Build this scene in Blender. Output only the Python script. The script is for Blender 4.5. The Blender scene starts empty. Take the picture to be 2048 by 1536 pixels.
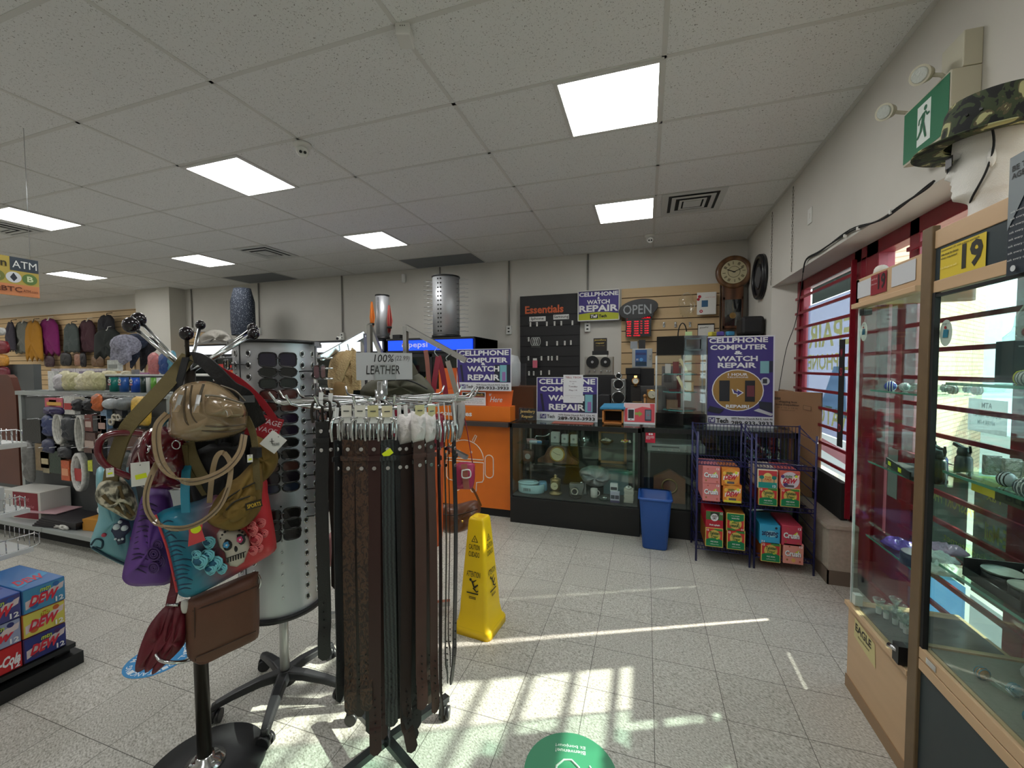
import bpy, bmesh, math, random
from mathutils import Vector, Matrix, Quaternion
random.seed(7)
PI = math.pi
scene = bpy.context.scene
COL = scene.collection

# ---------------------------------------------------------------- camera
FPX, YAW, PITCH, ROLL, EYE = 821.46, 0.314827, 0.0394527, -0.004096, 1.55
_cy, _sy = math.cos(YAW), math.sin(YAW)
FW = Vector((-_sy*math.cos(PITCH), _cy*math.cos(PITCH), -math.sin(PITCH)))
_r = Vector((_cy, _sy, 0)); _u = _r.cross(FW)
RT = _r*math.cos(ROLL) + _u*math.sin(ROLL)
UP = -_r*math.sin(ROLL) + _u*math.cos(ROLL)
cam_data = bpy.data.cameras.new('camera')
cam_data.sensor_width = 36; cam_data.lens = FPX*36/2048; cam_data.clip_start = 0.02; cam_data.clip_end = 200
cam = bpy.data.objects.new('camera', cam_data); COL.objects.link(cam)
_m = Matrix((RT, UP, -FW)).transposed().to_4x4(); _m.translation = (0, 0, EYE)
cam.matrix_world = _m
scene.camera = cam

# ---------------------------------------------------------------- world, sun, exposure
vs = scene.view_settings
vs.view_transform = 'Standard'; vs.look = 'None'; vs.gamma = 1; vs.use_curve_mapping = False
vs.exposure = 1.2
world = bpy.data.worlds.new('sky'); scene.world = world; world.use_nodes = True
bg = world.node_tree.nodes['Background']
bg.inputs[0].default_value = (0.80, 0.90, 1.0, 1); bg.inputs[1].default_value = 2.4
sun_d = bpy.data.lights.new('sun', 'SUN'); sun_d.energy = 6.5; sun_d.angle = math.radians(0.8); sun_d.color = (1.0, 0.94, 0.84)
sun = bpy.data.objects.new('sun', sun_d); COL.objects.link(sun)
sun.rotation_euler = Vector((-1, -0.46, -0.70)).to_track_quat('-Z', 'Y').to_euler()
sun.location = (8, 5, 8)
PANEL_W = 6.2
scene.cycles.max_bounces = 9; scene.cycles.diffuse_bounces = 4; scene.cycles.glossy_bounces = 4
scene.cycles.transmission_bounces = 4; scene.cycles.transparent_max_bounces = 16
scene.cycles.caustics_reflective = False; scene.cycles.caustics_refractive = False
scene.cycles.sample_clamp_indirect = 6

# ---------------------------------------------------------------- pixel of the 2048x1536 frame -> point on a real plane
def ray(u, v): return FW + RT*((u-1024)/FPX) - UP*((v-768)/FPX)
def _pt(d, t): return Vector((d.x*t, d.y*t, EYE + d.z*t))
def pY(u, v, y): d = ray(u, v); return _pt(d, y/d.y)
def pX(u, v, x): d = ray(u, v); return _pt(d, x/d.x)
def pZ(u, v, z): d = ray(u, v); return _pt(d, (z-EYE)/d.z)
def pV(u, v, c):                       # vertical plane through c, square to the line of sight
    d = ray(u, v); n = Vector((c[0], c[1], 0)); return _pt(d, n.dot(n)/d.dot(n))

# ---------------------------------------------------------------- materials
def lin(c): return tuple((x/255/12.92 if x/255 <= .04045 else ((x/255+.055)/1.055)**2.4) for x in c)
_mats = {}
def mat(name, c, rough=.5, metal=0, noise=0, nscale=20, bump=0, bscale=60, emit=0, coat=0, alpha=1, spec=.5):
    if name in _mats: return _mats[name]
    m = bpy.data.materials.new(name); m.use_nodes = True; nt = m.node_tree; b = nt.nodes['Principled BSDF']
    col = (*lin(c), 1)
    b.inputs['Base Color'].default_value = col; b.inputs['Roughness'].default_value = rough
    b.inputs['Metallic'].default_value = metal; b.inputs['Coat Weight'].default_value = coat
    b.inputs['Specular IOR Level'].default_value = spec
    if alpha < 1: b.inputs['Alpha'].default_value = alpha
    if noise or bump:
        tc = nt.nodes.new('ShaderNodeTexCoord')
    if noise:
        n = nt.nodes.new('ShaderNodeTexNoise'); n.inputs['Scale'].default_value = nscale; n.inputs['Detail'].default_value = 4
        nt.links.new(tc.outputs['Object'], n.inputs['Vector'])
        r = nt.nodes.new('ShaderNodeMapRange'); r.inputs[1].default_value = .3; r.inputs[2].default_value = .7
        r.inputs[3].default_value = 1-noise; r.inputs[4].default_value = 1+noise*.6
        nt.links.new(n.outputs['Fac'], r.inputs[0])
        x = nt.nodes.new('ShaderNodeVectorMath'); x.operation = 'SCALE'; x.inputs[0].default_value = col[:3]
        nt.links.new(r.outputs[0], x.inputs['Scale']); nt.links.new(x.outputs[0], b.inputs['Base Color'])
    if bump:
        n2 = nt.nodes.new('ShaderNodeTexNoise'); n2.inputs['Scale'].default_value = bscale; n2.inputs['Detail'].default_value = 3
        nt.links.new(tc.outputs['Object'], n2.inputs['Vector'])
        bp = nt.nodes.new('ShaderNodeBump'); bp.inputs['Strength'].default_value = bump; bp.inputs['Distance'].default_value = .01
        nt.links.new(n2.outputs['Fac'], bp.inputs['Height']); nt.links.new(bp.outputs[0], b.inputs['Normal'])
    if emit:
        b.inputs['Emission Color'].default_value = col; b.inputs['Emission Strength'].default_value = emit
    _mats[name] = m; return m
def cm(c, rough=.55):                  # plain printed colour
    return mat('ink_%d_%d_%d_%d' % (*c, int(rough*100)), c, rough)
def ramp_mat(name, stops, scale=8, rough=.6, detail=3, distort=0, vec=(1, 1, 1), kind='NOISE', bump=0, coat=0, metal=0, const=True):
    if name in _mats: return _mats[name]
    m = bpy.data.materials.new(name); m.use_nodes = True; nt = m.node_tree; b = nt.nodes['Principled BSDF']
    tc = nt.nodes.new('ShaderNodeTexCoord'); mp = nt.nodes.new('ShaderNodeMapping'); mp.inputs['Scale'].default_value = vec
    nt.links.new(tc.outputs['Object'], mp.inputs[0])
    if kind == 'NOISE':
        n = nt.nodes.new('ShaderNodeTexNoise'); n.inputs['Scale'].default_value = scale; n.inputs['Detail'].default_value = detail
        n.inputs['Distortion'].default_value = distort; out = n.outputs['Fac']
    elif kind == 'WAVE':
        n = nt.nodes.new('ShaderNodeTexWave'); n.inputs['Scale'].default_value = scale; n.inputs['Distortion'].default_value = distort
        n.inputs['Detail'].default_value = detail; out = n.outputs['Fac']
    else:
        n = nt.nodes.new('ShaderNodeTexVoronoi'); n.inputs['Scale'].default_value = scale; out = n.outputs['Distance']
    nt.links.new(mp.outputs[0], n.inputs['Vector'])
    r = nt.nodes.new('ShaderNodeValToRGB'); r.color_ramp.interpolation = 'CONSTANT' if const else 'LINEAR'
    e = r.color_ramp.elements
    while len(e) < len(stops): e.new(.5)
    for k, (p, c) in enumerate(stops): e[k].position = p; e[k].color = (*lin(c), 1)
    nt.links.new(out, r.inputs[0]); nt.links.new(r.outputs[0], b.inputs['Base Color'])
    b.inputs['Roughness'].default_value = rough; b.inputs['Coat Weight'].default_value = coat; b.inputs['Metallic'].default_value = metal
    if bump:
        bp = nt.nodes.new('ShaderNodeBump'); bp.inputs['Strength'].default_value = bump; bp.inputs['Distance'].default_value = .008
        nt.links.new(out, bp.inputs['Height']); nt.links.new(bp.outputs[0], b.inputs['Normal'])
    _mats[name] = m; return m
def glass_mat(name, tint=(1, 1, 1), refl=.12, rough=.03):   # thin sheet: clear with a Fresnel reflection
    if name in _mats: return _mats[name]
    m = bpy.data.materials.new(name); m.use_nodes = True; nt = m.node_tree; nt.nodes.clear()
    o = nt.nodes.new('ShaderNodeOutputMaterial'); t = nt.nodes.new('ShaderNodeBsdfTransparent'); g = nt.nodes.new('ShaderNodeBsdfGlossy')
    t.inputs[0].default_value = (*tint, 1); g.inputs['Roughness'].default_value = rough; g.inputs[0].default_value = (.95, 1, .98, 1)
    f = nt.nodes.new('ShaderNodeLayerWeight'); f.inputs[0].default_value = .5
    pw = nt.nodes.new('ShaderNodeMath'); pw.operation = 'POWER'; pw.inputs[1].default_value = 4; nt.links.new(f.outputs['Facing'], pw.inputs[0])
    ma = nt.nodes.new('ShaderNodeMath'); ma.operation = 'MULTIPLY_ADD'; ma.inputs[1].default_value = .55; ma.inputs[2].default_value = refl*.28; ma.use_clamp = True; nt.links.new(pw.outputs[0], ma.inputs[0])
    x = nt.nodes.new('ShaderNodeMixShader'); nt.links.new(ma.outputs[0], x.inputs[0])
    nt.links.new(t.outputs[0], x.inputs[1]); nt.links.new(g.outputs[0], x.inputs[2]); nt.links.new(x.outputs[0], o.inputs[0])
    _mats[name] = m; return m
def film_mat(name, c, a=.5, tr=.5):                         # printed film: some light passes, some is scattered
    if name in _mats: return _mats[name]
    m = bpy.data.materials.new(name); m.use_nodes = True; nt = m.node_tree; nt.nodes.clear()
    o = nt.nodes.new('ShaderNodeOutputMaterial'); t = nt.nodes.new('ShaderNodeBsdfTransparent'); d = nt.nodes.new('ShaderNodeBsdfDiffuse'); l = nt.nodes.new('ShaderNodeBsdfTranslucent')
    d.inputs[0].default_value = l.inputs[0].default_value = (*lin(c), 1)
    x = nt.nodes.new('ShaderNodeMixShader'); x.inputs[0].default_value = tr; nt.links.new(d.outputs[0], x.inputs[1]); nt.links.new(l.outputs[0], x.inputs[2])
    y = nt.nodes.new('ShaderNodeMixShader'); y.inputs[0].default_value = a; nt.links.new(t.outputs[0], y.inputs[1]); nt.links.new(x.outputs[0], y.inputs[2])
    nt.links.new(y.outputs[0], o.inputs[0]); _mats[name] = m; return m

chrome = mat('chrome', (205, 207, 208), .16, 1)
steel = mat('brushed_steel', (190, 192, 195), .32, 1, bump=.05, bscale=200)
black = mat('black_plastic', (22, 22, 24), .42)
matte_black = mat('matte_black', (20, 21, 22), .75)
white = mat('white_plastic', (225, 225, 220), .45)
card_white = mat('white_card', (225, 224, 218), .75)
neon = mat('neon_sticker', (222, 235, 30), .6)
glass = glass_mat('clear_glass', (.93, .98, .96), .10)
shelf_glass = glass_mat('shelf_glass', (.80, .93, .88), .22)
acrylic = glass_mat('clear_acrylic', (.97, .98, .98), .12)
trinket_glass = glass_mat('blown_glass', (.86, .92, .90), .35)
glass_edge = mat('glass_edge_green', (90, 150, 130), .2, alpha=.75)

# ---------------------------------------------------------------- mesh builder
_MW = {}
def W(o): return _MW.get(o.name, Matrix())
class MB:
    def __init__(s, m=None): s.v = []; s.f = []; s.fm = []; s.sm = []; s.mats = []; s.M = Matrix(); s.mi = 0; s.m(m or white)
    def m(s, mt):
        if mt not in s.mats: s.mats.append(mt)
        s.mi = s.mats.index(mt); return s
    def at(s, M): s.M = M; return s
    def add(s, vs_, fs, smooth=False):
        b = len(s.v); s.v += [s.M @ Vector(p) for p in vs_]
        for f in fs: s.f.append([b+i for i in f]); s.fm.append(s.mi); s.sm.append(smooth)
        return s
    def box(s, x0, y0, z0, x1, y1, z1):
        return s.add([(x0,y0,z0),(x1,y0,z0),(x1,y1,z0),(x0,y1,z0),(x0,y0,z1),(x1,y0,z1),(x1,y1,z1),(x0,y1,z1)],
            [(0,3,2,1),(4,5,6,7),(0,1,5,4),(1,2,6,5),(2,3,7,6),(3,0,4,7)])
    def cbox(s, c, d): return s.box(c[0]-d[0]/2, c[1]-d[1]/2, c[2]-d[2]/2, c[0]+d[0]/2, c[1]+d[1]/2, c[2]+d[2]/2)
    def bar(s, p0, p1, w, h=None, up=(0, 0, 1)):       # rectangular bar between points
        p0 = Vector(p0); p1 = Vector(p1); h = h or w; d = (p1-p0).normalized(); a = d.cross(Vector(up))
        if a.length < 1e-3: a = d.cross(Vector((0, 1, 0)))
        a.normalize(); b = a.cross(d); a *= w/2; b *= h/2
        return s.add([p0-a-b, p0+a-b, p0+a+b, p0-a+b, p1-a-b, p1+a-b, p1+a+b, p1-a+b], [(0,3,2,1),(4,5,6,7),(0,1,5,4),(1,2,6,5),(2,3,7,6),(3,0,4,7)])
    def cyl(s, p0, p1, r0, r1=None, n=14, caps=True, smooth=True):
        p0 = Vector(p0); p1 = Vector(p1); r1 = r0 if r1 is None else r1; d = (p1-p0).normalized()
        a = d.cross(Vector((0, 0, 1)) if abs(d.z) < .9 else Vector((0, 1, 0))).normalized(); b = d.cross(a)
        vs_ = [p+ (a*math.cos(2*PI*k/n)+b*math.sin(2*PI*k/n))*r for p, r in ((p0, r0), (p1, r1)) for k in range(n)]
        s.add(vs_, [(k, (k+1) % n, n+(k+1) % n, n+k) for k in range(n)], smooth)
        if caps: b0 = len(s.v)-2*n; s.f += [[b0+k for k in range(n)][::-1], [b0+n+k for k in range(n)]]; s.fm += [s.mi]*2; s.sm += [False]*2
        return s
    def tube(s, pts, r, n=8, closed=False, flat=None):  # round (or flattened) tube along a path
        pts = [Vector(p) for p in pts]; N = len(pts); vs_ = []; prev = None
        for i, p in enumerate(pts):
            t = (pts[(i+1) % N]-pts[i-1]) if closed else (pts[min(i+1, N-1)]-pts[max(i-1, 0)])
            t.normalize()
            if prev is None: a = t.cross(Vector((0, 0, 1)) if abs(t.z) < .9 else Vector((1, 0, 0))).normalized()
            else: a = (prev - t*prev.dot(t)).normalized()
            prev = a; b = t.cross(a); rr = r(i/(N-1)) if callable(r) else r
            vs_ += [p + (a*math.cos(2*PI*k/n)+b*math.sin(2*PI*k/n))*rr for k in range(n)]
        fs = [(i*n+k, i*n+(k+1) % n, ((i+1) % N)*n+(k+1) % n, ((i+1) % N)*n+k) for i in range(N if closed else N-1) for k in range(n)]
        s.add(vs_, fs, True)
        if not closed: s.add([s.M.inverted() @ q for q in s.v[-N*n:-N*n+n]], [list(range(n))[::-1]]); s.add([s.M.inverted() @ q for q in s.v[-2*n:-n]], [list(range(n))])
        return s
    def ribbon(s, pts, w, th, wd=None):                 # strap: flat section, wd = width direction (vector or list)
        pts = [Vector(p) for p in pts]; N = len(pts); vs_ = []
        for i, p in enumerate(pts):
            t = (pts[min(i+1, N-1)]-pts[max(i-1, 0)]).normalized()
            d = Vector(wd[i] if isinstance(wd, list) else wd); a = (d - t*d.dot(t)).normalized(); b = t.cross(a)
            ww = w(i/(N-1)) if callable(w) else w
            vs_ += [p-a*ww/2-b*th/2, p+a*ww/2-b*th/2, p+a*ww/2+b*th/2, p-a*ww/2+b*th/2]
        fs = [(4*i+k, 4*i+(k+1) % 4, 4*i+4+(k+1) % 4, 4*i+4+k) for i in range(N-1) for k in range(4)]
        return s.add(vs_, fs+[(3, 2, 1, 0), tuple(4*(N-1)+k for k in range(4))], False)
    def lathe(s, prof, c=(0, 0, 0), n=24, sx=1, sy=1, closed=False):
        vs_ = [(c[0]+r*sx*math.cos(2*PI*k/n), c[1]+r*sy*math.sin(2*PI*k/n), c[2]+z) for r, z in prof for k in range(n)]
        fs = [(i*n+k, i*n+(k+1) % n, (i+1)*n+(k+1) % n, (i+1)*n+k) for i in range(len(prof)-1) for k in range(n)]
        return s.add(vs_, fs, True)
    def ball(s, c, r, sz=1, n=14, sx=1, sy=1):
        return s.lathe([(max(1e-4, r*math.sin(PI*k/8)), -r*sz*math.cos(PI*k/8)) for k in range(9)], c, n, sx, sy)
    def prism(s, poly, y0, y1):                         # polygon in XZ pushed through Y
        n = len(poly); vs_ = [(x, y0, z) for x, z in poly]+[(x, y1, z) for x, z in poly]
        a = sum(poly[i][0]*poly[(i+1) % n][1]-poly[(i+1) % n][0]*poly[i][1] for i in range(n))
        fr = list(range(n)); bk = [n+k for k in range(n)][::-1]
        if a < 0: fr = fr[::-1]; bk = bk[::-1]
        sd = [(k, n+k, n+(k+1) % n, (k+1) % n) if a > 0 else (k, (k+1) % n, n+(k+1) % n, n+k) for k in range(n)]
        return s.add(vs_, [fr, bk]+sd)
    def disc(s, c, r, y, n=28, rz=None): return s.prism([(c[0]+r*math.cos(2*PI*k/n), c[1]+(rz or r)*math.sin(2*PI*k/n)) for k in range(n)], y, y+.0004)
    def puff(s, out, th, back=.35, rings=6, wr=0, seed=1, sharp=.55):
        """cushion-like body from a closed outline of world points: bulges th to the viewer's side, th*back behind"""
        out = [Vector(p) for p in out]; n = len(out); c = sum(out, Vector())/n
        nv = Vector((-c.x, -c.y, 0)).normalized() if not hasattr(s, 'nv') else s.nv
        rnd = random.Random(seed); vs_ = []; ph = rnd.random()*6
        def ring(k, side):
            t = k/rings; h = th*(1-(1-t)**2)**sharp*side
            for i, p in enumerate(out):
                w = wr*math.sin(i*2*PI/n*5+ph+t*4)*t*(1-t)*4
                vs_.append(c+(p-c)*(1-t*.97)+nv*(h*(1+w)))
        for k in range(rings+1): ring(k, 1)
        fs = [(k*n+i, (k+1)*n+i, (k+1)*n+(i+1) % n, k*n+(i+1) % n) for k in range(rings) for i in range(n)]
        fs.append([rings*n+i for i in range(n)][::-1])
        b = len(vs_)
        for k in range(1, rings+1): ring(k, -back)
        f2 = [((b+(k-1)*n+i) if k else i, (b+(k-1)*n+(i+1) % n) if k else (i+1) % n, b+k*n+(i+1) % n, b+k*n+i) for k in range(rings) for i in range(n)]
        f2.append([b+(rings-1)*n+i for i in range(n)])
        return s.add(vs_, fs+f2, True)
    def text(s, body, x0, z0, x1, z1, y=0, bold=0, shear=0, flip=False, ext=.0003):
        """lettering fitted to a box in the local XZ plane, facing -Y"""
        cu = bpy.data.curves.new('t', 'FONT'); cu.body = body; cu.size = 1; cu.offset = bold; cu.shear = shear; cu.resolution_u = 2
        o = bpy.data.objects.new('t', cu); me = o.to_mesh()
        if me and len(me.vertices):
            xs = [v.co.x for v in me.vertices]; ys = [v.co.y for v in me.vertices]
            ax, bx, ay, by = min(xs), max(xs), min(ys), max(ys); kx = (x1-x0)/max(bx-ax, 1e-6); kz = (z1-z0)/max(by-ay, 1e-6)
            if flip: vv = [(x1-(v.co.x-ax)*kx, y, z1-(v.co.y-ay)*kz) for v in me.vertices]
            else: vv = [(x0+(v.co.x-ax)*kx, y, z0+(v.co.y-ay)*kz) for v in me.vertices]
            s.add(vv, [list(p.vertices) for p in me.polygons])
        o.to_mesh_clear(); bpy.data.objects.remove(o); bpy.data.curves.remove(cu); return s
    def b(s, name, parent=None, bevel=0, sub=0, solid=0, label=None):
        if not s.v: return None
        me = bpy.data.meshes.new(name)
        if parent is not None: M = W(parent).inverted(); vv = [M @ p for p in s.v]
        else:
            xs = [p.x for p in s.v]; ys = [p.y for p in s.v]; z0 = min(p.z for p in s.v)
            c = Vector(((min(xs)+max(xs))/2, (min(ys)+max(ys))/2, z0)); vv = [p-c for p in s.v]
        me.from_pydata([tuple(p) for p in vv], [], s.f)
        for mt in s.mats: me.materials.append(mt)
        me.polygons.foreach_set('material_index', s.fm); me.polygons.foreach_set('use_smooth', s.sm); me.update()
        o = bpy.data.objects.new(name, me); COL.objects.link(o)
        if parent is not None: o.parent = parent; _MW[o.name] = W(parent).copy()
        else: o.location = c; _MW[o.name] = Matrix.Translation(c)
        if bevel:
            md = o.modifiers.new('bevel', 'BEVEL'); md.width = bevel; md.segments = 2; md.limit_method = 'ANGLE'; md.angle_limit = .7
        if sub: md = o.modifiers.new('sub', 'SUBSURF'); md.levels = md.render_levels = sub
        if label: o['label'] = label
        return o
def tag(o, label, cat, group=None):
    o['label'] = label; o['category'] = cat
    if group: o['group'] = group
    return o
def T(name, label, cat, loc=(0, 0, 0), group=None):
    o = bpy.data.objects.new(name, None); COL.objects.link(o); o.location = loc; o.empty_display_size = .05
    _MW[o.name] = Matrix.Translation(Vector(loc)); return tag(o, label, cat, group)
def S(o):
    o['kind'] = 'structure'; return o
def dup(o, loc=None, rot=None, label=None, scale=None, parent=None, group=None):
    c = o.copy(); COL.objects.link(c)
    if parent is not None: c.parent = parent
    for ch in list(o.children): dup(ch, parent=c)
    if loc is not None: c.location = loc
    if rot is not None: c.rotation_euler = rot
    if scale is not None: c.scale = scale
    if label: c['label'] = label
    if group: c['group'] = group
    return c
def rz(a, loc=(0, 0, 0)): return Matrix.Translation(Vector(loc)) @ Matrix.Rotation(a, 4, 'Z')
def catmull(P, n=6, closed=False):
    P = [Vector(p) for p in P]; N = len(P); out = []
    for i in range(N if closed else N-1):
        a, b, c, d = (P[(i-1) % N], P[i], P[(i+1) % N], P[(i+2) % N]) if closed else (P[max(i-1, 0)], P[i], P[i+1], P[min(i+2, N-1)])
        for k in range(n):
            t = k/n; out.append(.5*((2*b)+(c-a)*t+(2*a-5*b+4*c-d)*t*t+(3*b-a-3*c+d)*t**3))
    if not closed: out.append(P[-1])
    return out
def art(parent, M, items, y0=-.001, step=-.0004, fix=None):
    """print on a face: rects, polygons, discs go to one part, lettering to another (local XZ facing -Y)"""
    g = MB(cm((255, 255, 255))); g.at(M); t = MB(cm((255, 255, 255))); t.at(M); y = y0
    for it in items:
        k = it[0]
        if k == 'r': g.m(cm(it[5])); g.prism([(it[1], it[2]), (it[3], it[2]), (it[3], it[4]), (it[1], it[4])], y, y+.0002); y += step
        elif k == 'p': g.m(cm(it[2])); g.prism(it[1], y, y+.0002); y += step
        elif k == 'c': g.m(cm(it[4])); g.disc((it[1], it[2]), it[3], y, rz=it[5] if len(it) > 5 else None); y += step
        elif k == 't': t.m(cm(it[6])); t.text(it[1], it[2], it[3], it[4], it[5], y-.0006, *(it[7:])); y += step
    g.mats = [m for m in g.mats]; a = g.b('printed_panel', parent); c = t.b('lettering', parent); return a, c
# ================================================================ THE SETTING
def floor_mat():
    m = bpy.data.materials.new('speckled_vinyl_tile'); m.use_nodes = True; nt = m.node_tree; N = nt.nodes; L = nt.links; b = N['Principled BSDF']
    tc = N.new('ShaderNodeTexCoord'); sp = N.new('ShaderNodeSeparateXYZ'); L.new(tc.outputs['Object'], sp.inputs[0])
    def mth(op, a, b_=None, c=None):
        n = N.new('ShaderNodeMath'); n.operation = op
        for i, x in enumerate((a, b_, c)):
            if x is None: continue
            if isinstance(x, (int, float)): n.inputs[i].default_value = x
            else: L.new(x, n.inputs[i])
        return n.outputs[0]
    fx = mth('DIVIDE', mth('SUBTRACT', sp.outputs[0], .047), .3048); fy = mth('DIVIDE', mth('SUBTRACT', sp.outputs[1], .12), .3048)
    def seam(v):
        f = mth('FRACT', v); d = mth('MINIMUM', f, mth('SUBTRACT', 1, f)); return mth('LESS_THAN', d, .0042)
    sm = mth('MAXIMUM', seam(fx), seam(fy))
    cell = N.new('ShaderNodeCombineXYZ'); L.new(mth('FLOOR', fx), cell.inputs[0]); L.new(mth('FLOOR', fy), cell.inputs[1])
    wn = N.new('ShaderNodeTexWhiteNoise'); L.new(cell.outputs[0], wn.inputs[0])
    # streaky chips, direction differs per tile
    rot = N.new('ShaderNodeVectorRotate'); rot.rotation_type = 'Z_AXIS'; L.new(tc.outputs['Object'], rot.inputs[0]); rot.inputs['Angle'].default_value = .5
    mp = N.new('ShaderNodeMapping'); mp.inputs['Scale'].default_value = (95, 170, 1); L.new(rot.outputs[0], mp.inputs[0])
    ad = N.new('ShaderNodeVectorMath'); L.new(mp.outputs[0], ad.inputs[0]); L.new(wn.outputs['Color'], ad.inputs[1])
    n1 = N.new('ShaderNodeTexNoise'); n1.inputs['Scale'].default_value = 1; n1.inputs['Detail'].default_value = 3; L.new(ad.outputs[0], n1.inputs[0])
    r1 = N.new('ShaderNodeValToRGB'); e = r1.color_ramp.elements
    cols = [(.33, (140, 137, 126)), (.42, (176, 173, 163)), (.54, (192, 190, 181)), (.66, (214, 212, 204))]
    while len(e) < 4: e.new(.5)
    for k, (p, c) in enumerate(cols): e[k].position = p; e[k].color = (*lin(c), 1)
    L.new(n1.outputs['Fac'], r1.inputs[0])
    tint = N.new('ShaderNodeMapRange'); tint.inputs[3].default_value = .95; tint.inputs[4].default_value = 1.04; L.new(wn.outputs['Value'], tint.inputs[0])
    sc = N.new('ShaderNodeVectorMath'); sc.operation = 'SCALE'; L.new(r1.outputs[0], sc.inputs[0]); L.new(tint.outputs[0], sc.inputs['Scale'])
    mx = N.new('ShaderNodeMix'); mx.data_type = 'RGBA'; L.new(sm, mx.inputs[0]); L.new(sc.outputs[0], mx.inputs[6]); mx.inputs[7].default_value = (*lin((78, 74, 66)), 1)
    L.new(mx.outputs[2], b.inputs['Base Color'])
    n2 = N.new('ShaderNodeTexNoise'); n2.inputs['Scale'].default_value = 3; L.new(tc.outputs['Object'], n2.inputs[0])
    rr = N.new('ShaderNodeMapRange'); rr.inputs[3].default_value = .28; rr.inputs[4].default_value = .5; L.new(n2.outputs['Fac'], rr.inputs[0]); L.new(rr.outputs[0], b.inputs['Roughness'])
    return m
def ceil_mat():
    m = bpy.data.materials.new('fissured_ceiling_tile'); m.use_nodes = True; nt = m.node_tree; N = nt.nodes; L = nt.links; b = N['Principled BSDF']
    tc = N.new('ShaderNodeTexCoord'); n = N.new('ShaderNodeTexNoise'); n.inputs['Scale'].default_value = 125; n.inputs['Detail'].default_value = 2; n.inputs['Distortion'].default_value = 1.2
    L.new(tc.outputs['Object'], n.inputs[0]); r = N.new('ShaderNodeValToRGB'); e = r.color_ramp.elements
    e[0].position = .325; e[0].color = (*lin((128, 126, 120)), 1); e[1].position = .36; e[1].color = (*lin((232, 233, 232)), 1)
    L.new(n.outputs['Fac'], r.inputs[0]); L.new(r.outputs[0], b.inputs['Base Color']); b.inputs['Roughness'].default_value = .9
    return m
wall_m = mat('painted_wall', (206, 203, 195), .85, noise=.03, nscale=3, bump=.06, bscale=250)
column_m = mat('painted_column', (206, 203, 194), .85)
ZC = 3.18
XL, YN = -16.5, -2.5
g = MB(floor_mat()); g.box(XL, YN, -.05, 1.6, 6.0, 0); o = S(g.b('floor')); o.location.z = 0
for v in o.data.vertices: v.co += Vector((o.location.x, o.location.y, -.05))
o.location = (0, 0, 0); _MW[o.name] = Matrix()
g = MB(ceil_mat()); g.box(XL, YN, ZC, 1.45, 6.15, ZC+.05); S(g.b('ceiling'))
tb = mat('ceiling_tee_bar', (214, 214, 210), .5)
g = MB(tb)
for k in range(-11, 4):
    x = .0787+1.2192*(k-3)+1.2192*3-0*1.2192
    if XL < x < 1.23: g.box(x-.012, YN, ZC-.003, x+.012, 6, ZC)
for k in range(-7, 8):
    y = 1.7539+.6096*k
    if YN < y < 6: g.box(XL, y-.012, ZC-.003, 1.23, y+.012, ZC)
g.box(XL, 5.975, ZC-.004, 1.23, 6, ZC); g.box(1.205, YN, ZC-.004, 1.23, 6, ZC)
S(g.b('trim_1'))
g = MB(wall_m); g.box(XL-.1, 6.0, 0, 1.45, 6.15, ZC); S(g.b('wall_back'))
g = MB(wall_m); g.box(XL-.1, YN, 0, XL, 6.0, ZC); S(g.b('wall_left'))
g = MB(wall_m); g.box(XL, YN-.1, 0, 1.45, YN, ZC); S(g.b('wall_near'))
# right wall: band above the openings, pier at the far end, low sill wall, solid near end
g = MB(wall_m)
g.box(1.23, YN, 2.37, 1.5, 6.0, ZC); g.box(1.23, 4.9, 0, 1.5, 6.0, 2.37); g.box(1.23, YN, 0, 1.5, .95, 2.37)
g.add([(1.23, 4.9, .42), (1.42, 4.74, .42), (1.42, 4.9, .42), (1.23, 4.9, 2.37), (1.42, 4.74, 2.37), (1.42, 4.9, 2.37)], [(0, 3, 4, 1), (0, 1, 2), (3, 5, 4), (1, 4, 5, 2)])
S(g.b('wall_right'))
ledge_m = mat('stone_sill', (176, 168, 154), .6, noise=.12, nscale=40, bump=.05)
g = MB(ledge_m); g.box(1.25, 3.43, 0, 1.5, 4.9, .41); g.box(1.23, 3.42, .40, 1.5, 4.9, .425); S(g.b('wall_sill'))
bb = mat('rubber_base', (112, 100, 88), .6)
g = MB(bb); g.box(1.242, 3.42, 0, 1.25, 4.9, .10); g.box(1.242, 3.42, 0, 1.45, 3.43, .10); S(g.b('baseboard_right'))
g = MB(bb); g.box(XL, 5.988, 0, 1.23, 6, .10); S(g.b('baseboard_back'))
g = MB(column_m); g.box(-10.0, 5.7, 0, -9.0, 6.0, ZC); S(g.b('wall_column'))

# windows on the right: dark red steel frame, security bars, glass
red = mat('dark_red_enamel', (128, 22, 38), .38, noise=.08, nscale=12)
red_d = mat('dark_red_panel', (110, 34, 48), .5, noise=.1, nscale=6)
XW = 1.42
w1 = T('window_1', '', ''); 
for k_ in ('label', 'category'): del w1[k_]
S(w1)
g = MB(red); g.box(XW, 4.60, .43, XW+.06, 4.74, 2.37); g.box(XW-.015, 4.66, .43, XW+.02, 4.72, 2.37)
g.box(XW, 3.50, .43, XW+.07, 3.60, 2.37); g.box(XW, 3.5, 2.28, XW+.07, 4.74, 2.37); g.box(XW, 3.5, .425, XW+.07, 4.74, .47)
g.b('window_frame', w1, bevel=.004)
g = MB(glass); g.box(XW+.045, 3.6, .47, XW+.049, 4.6, 2.28); g.b('pane', w1)
w2 = T('window_2', '', '')
for k_ in ('label', 'category'): del w2[k_]
S(w2)
g = MB(red)
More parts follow.
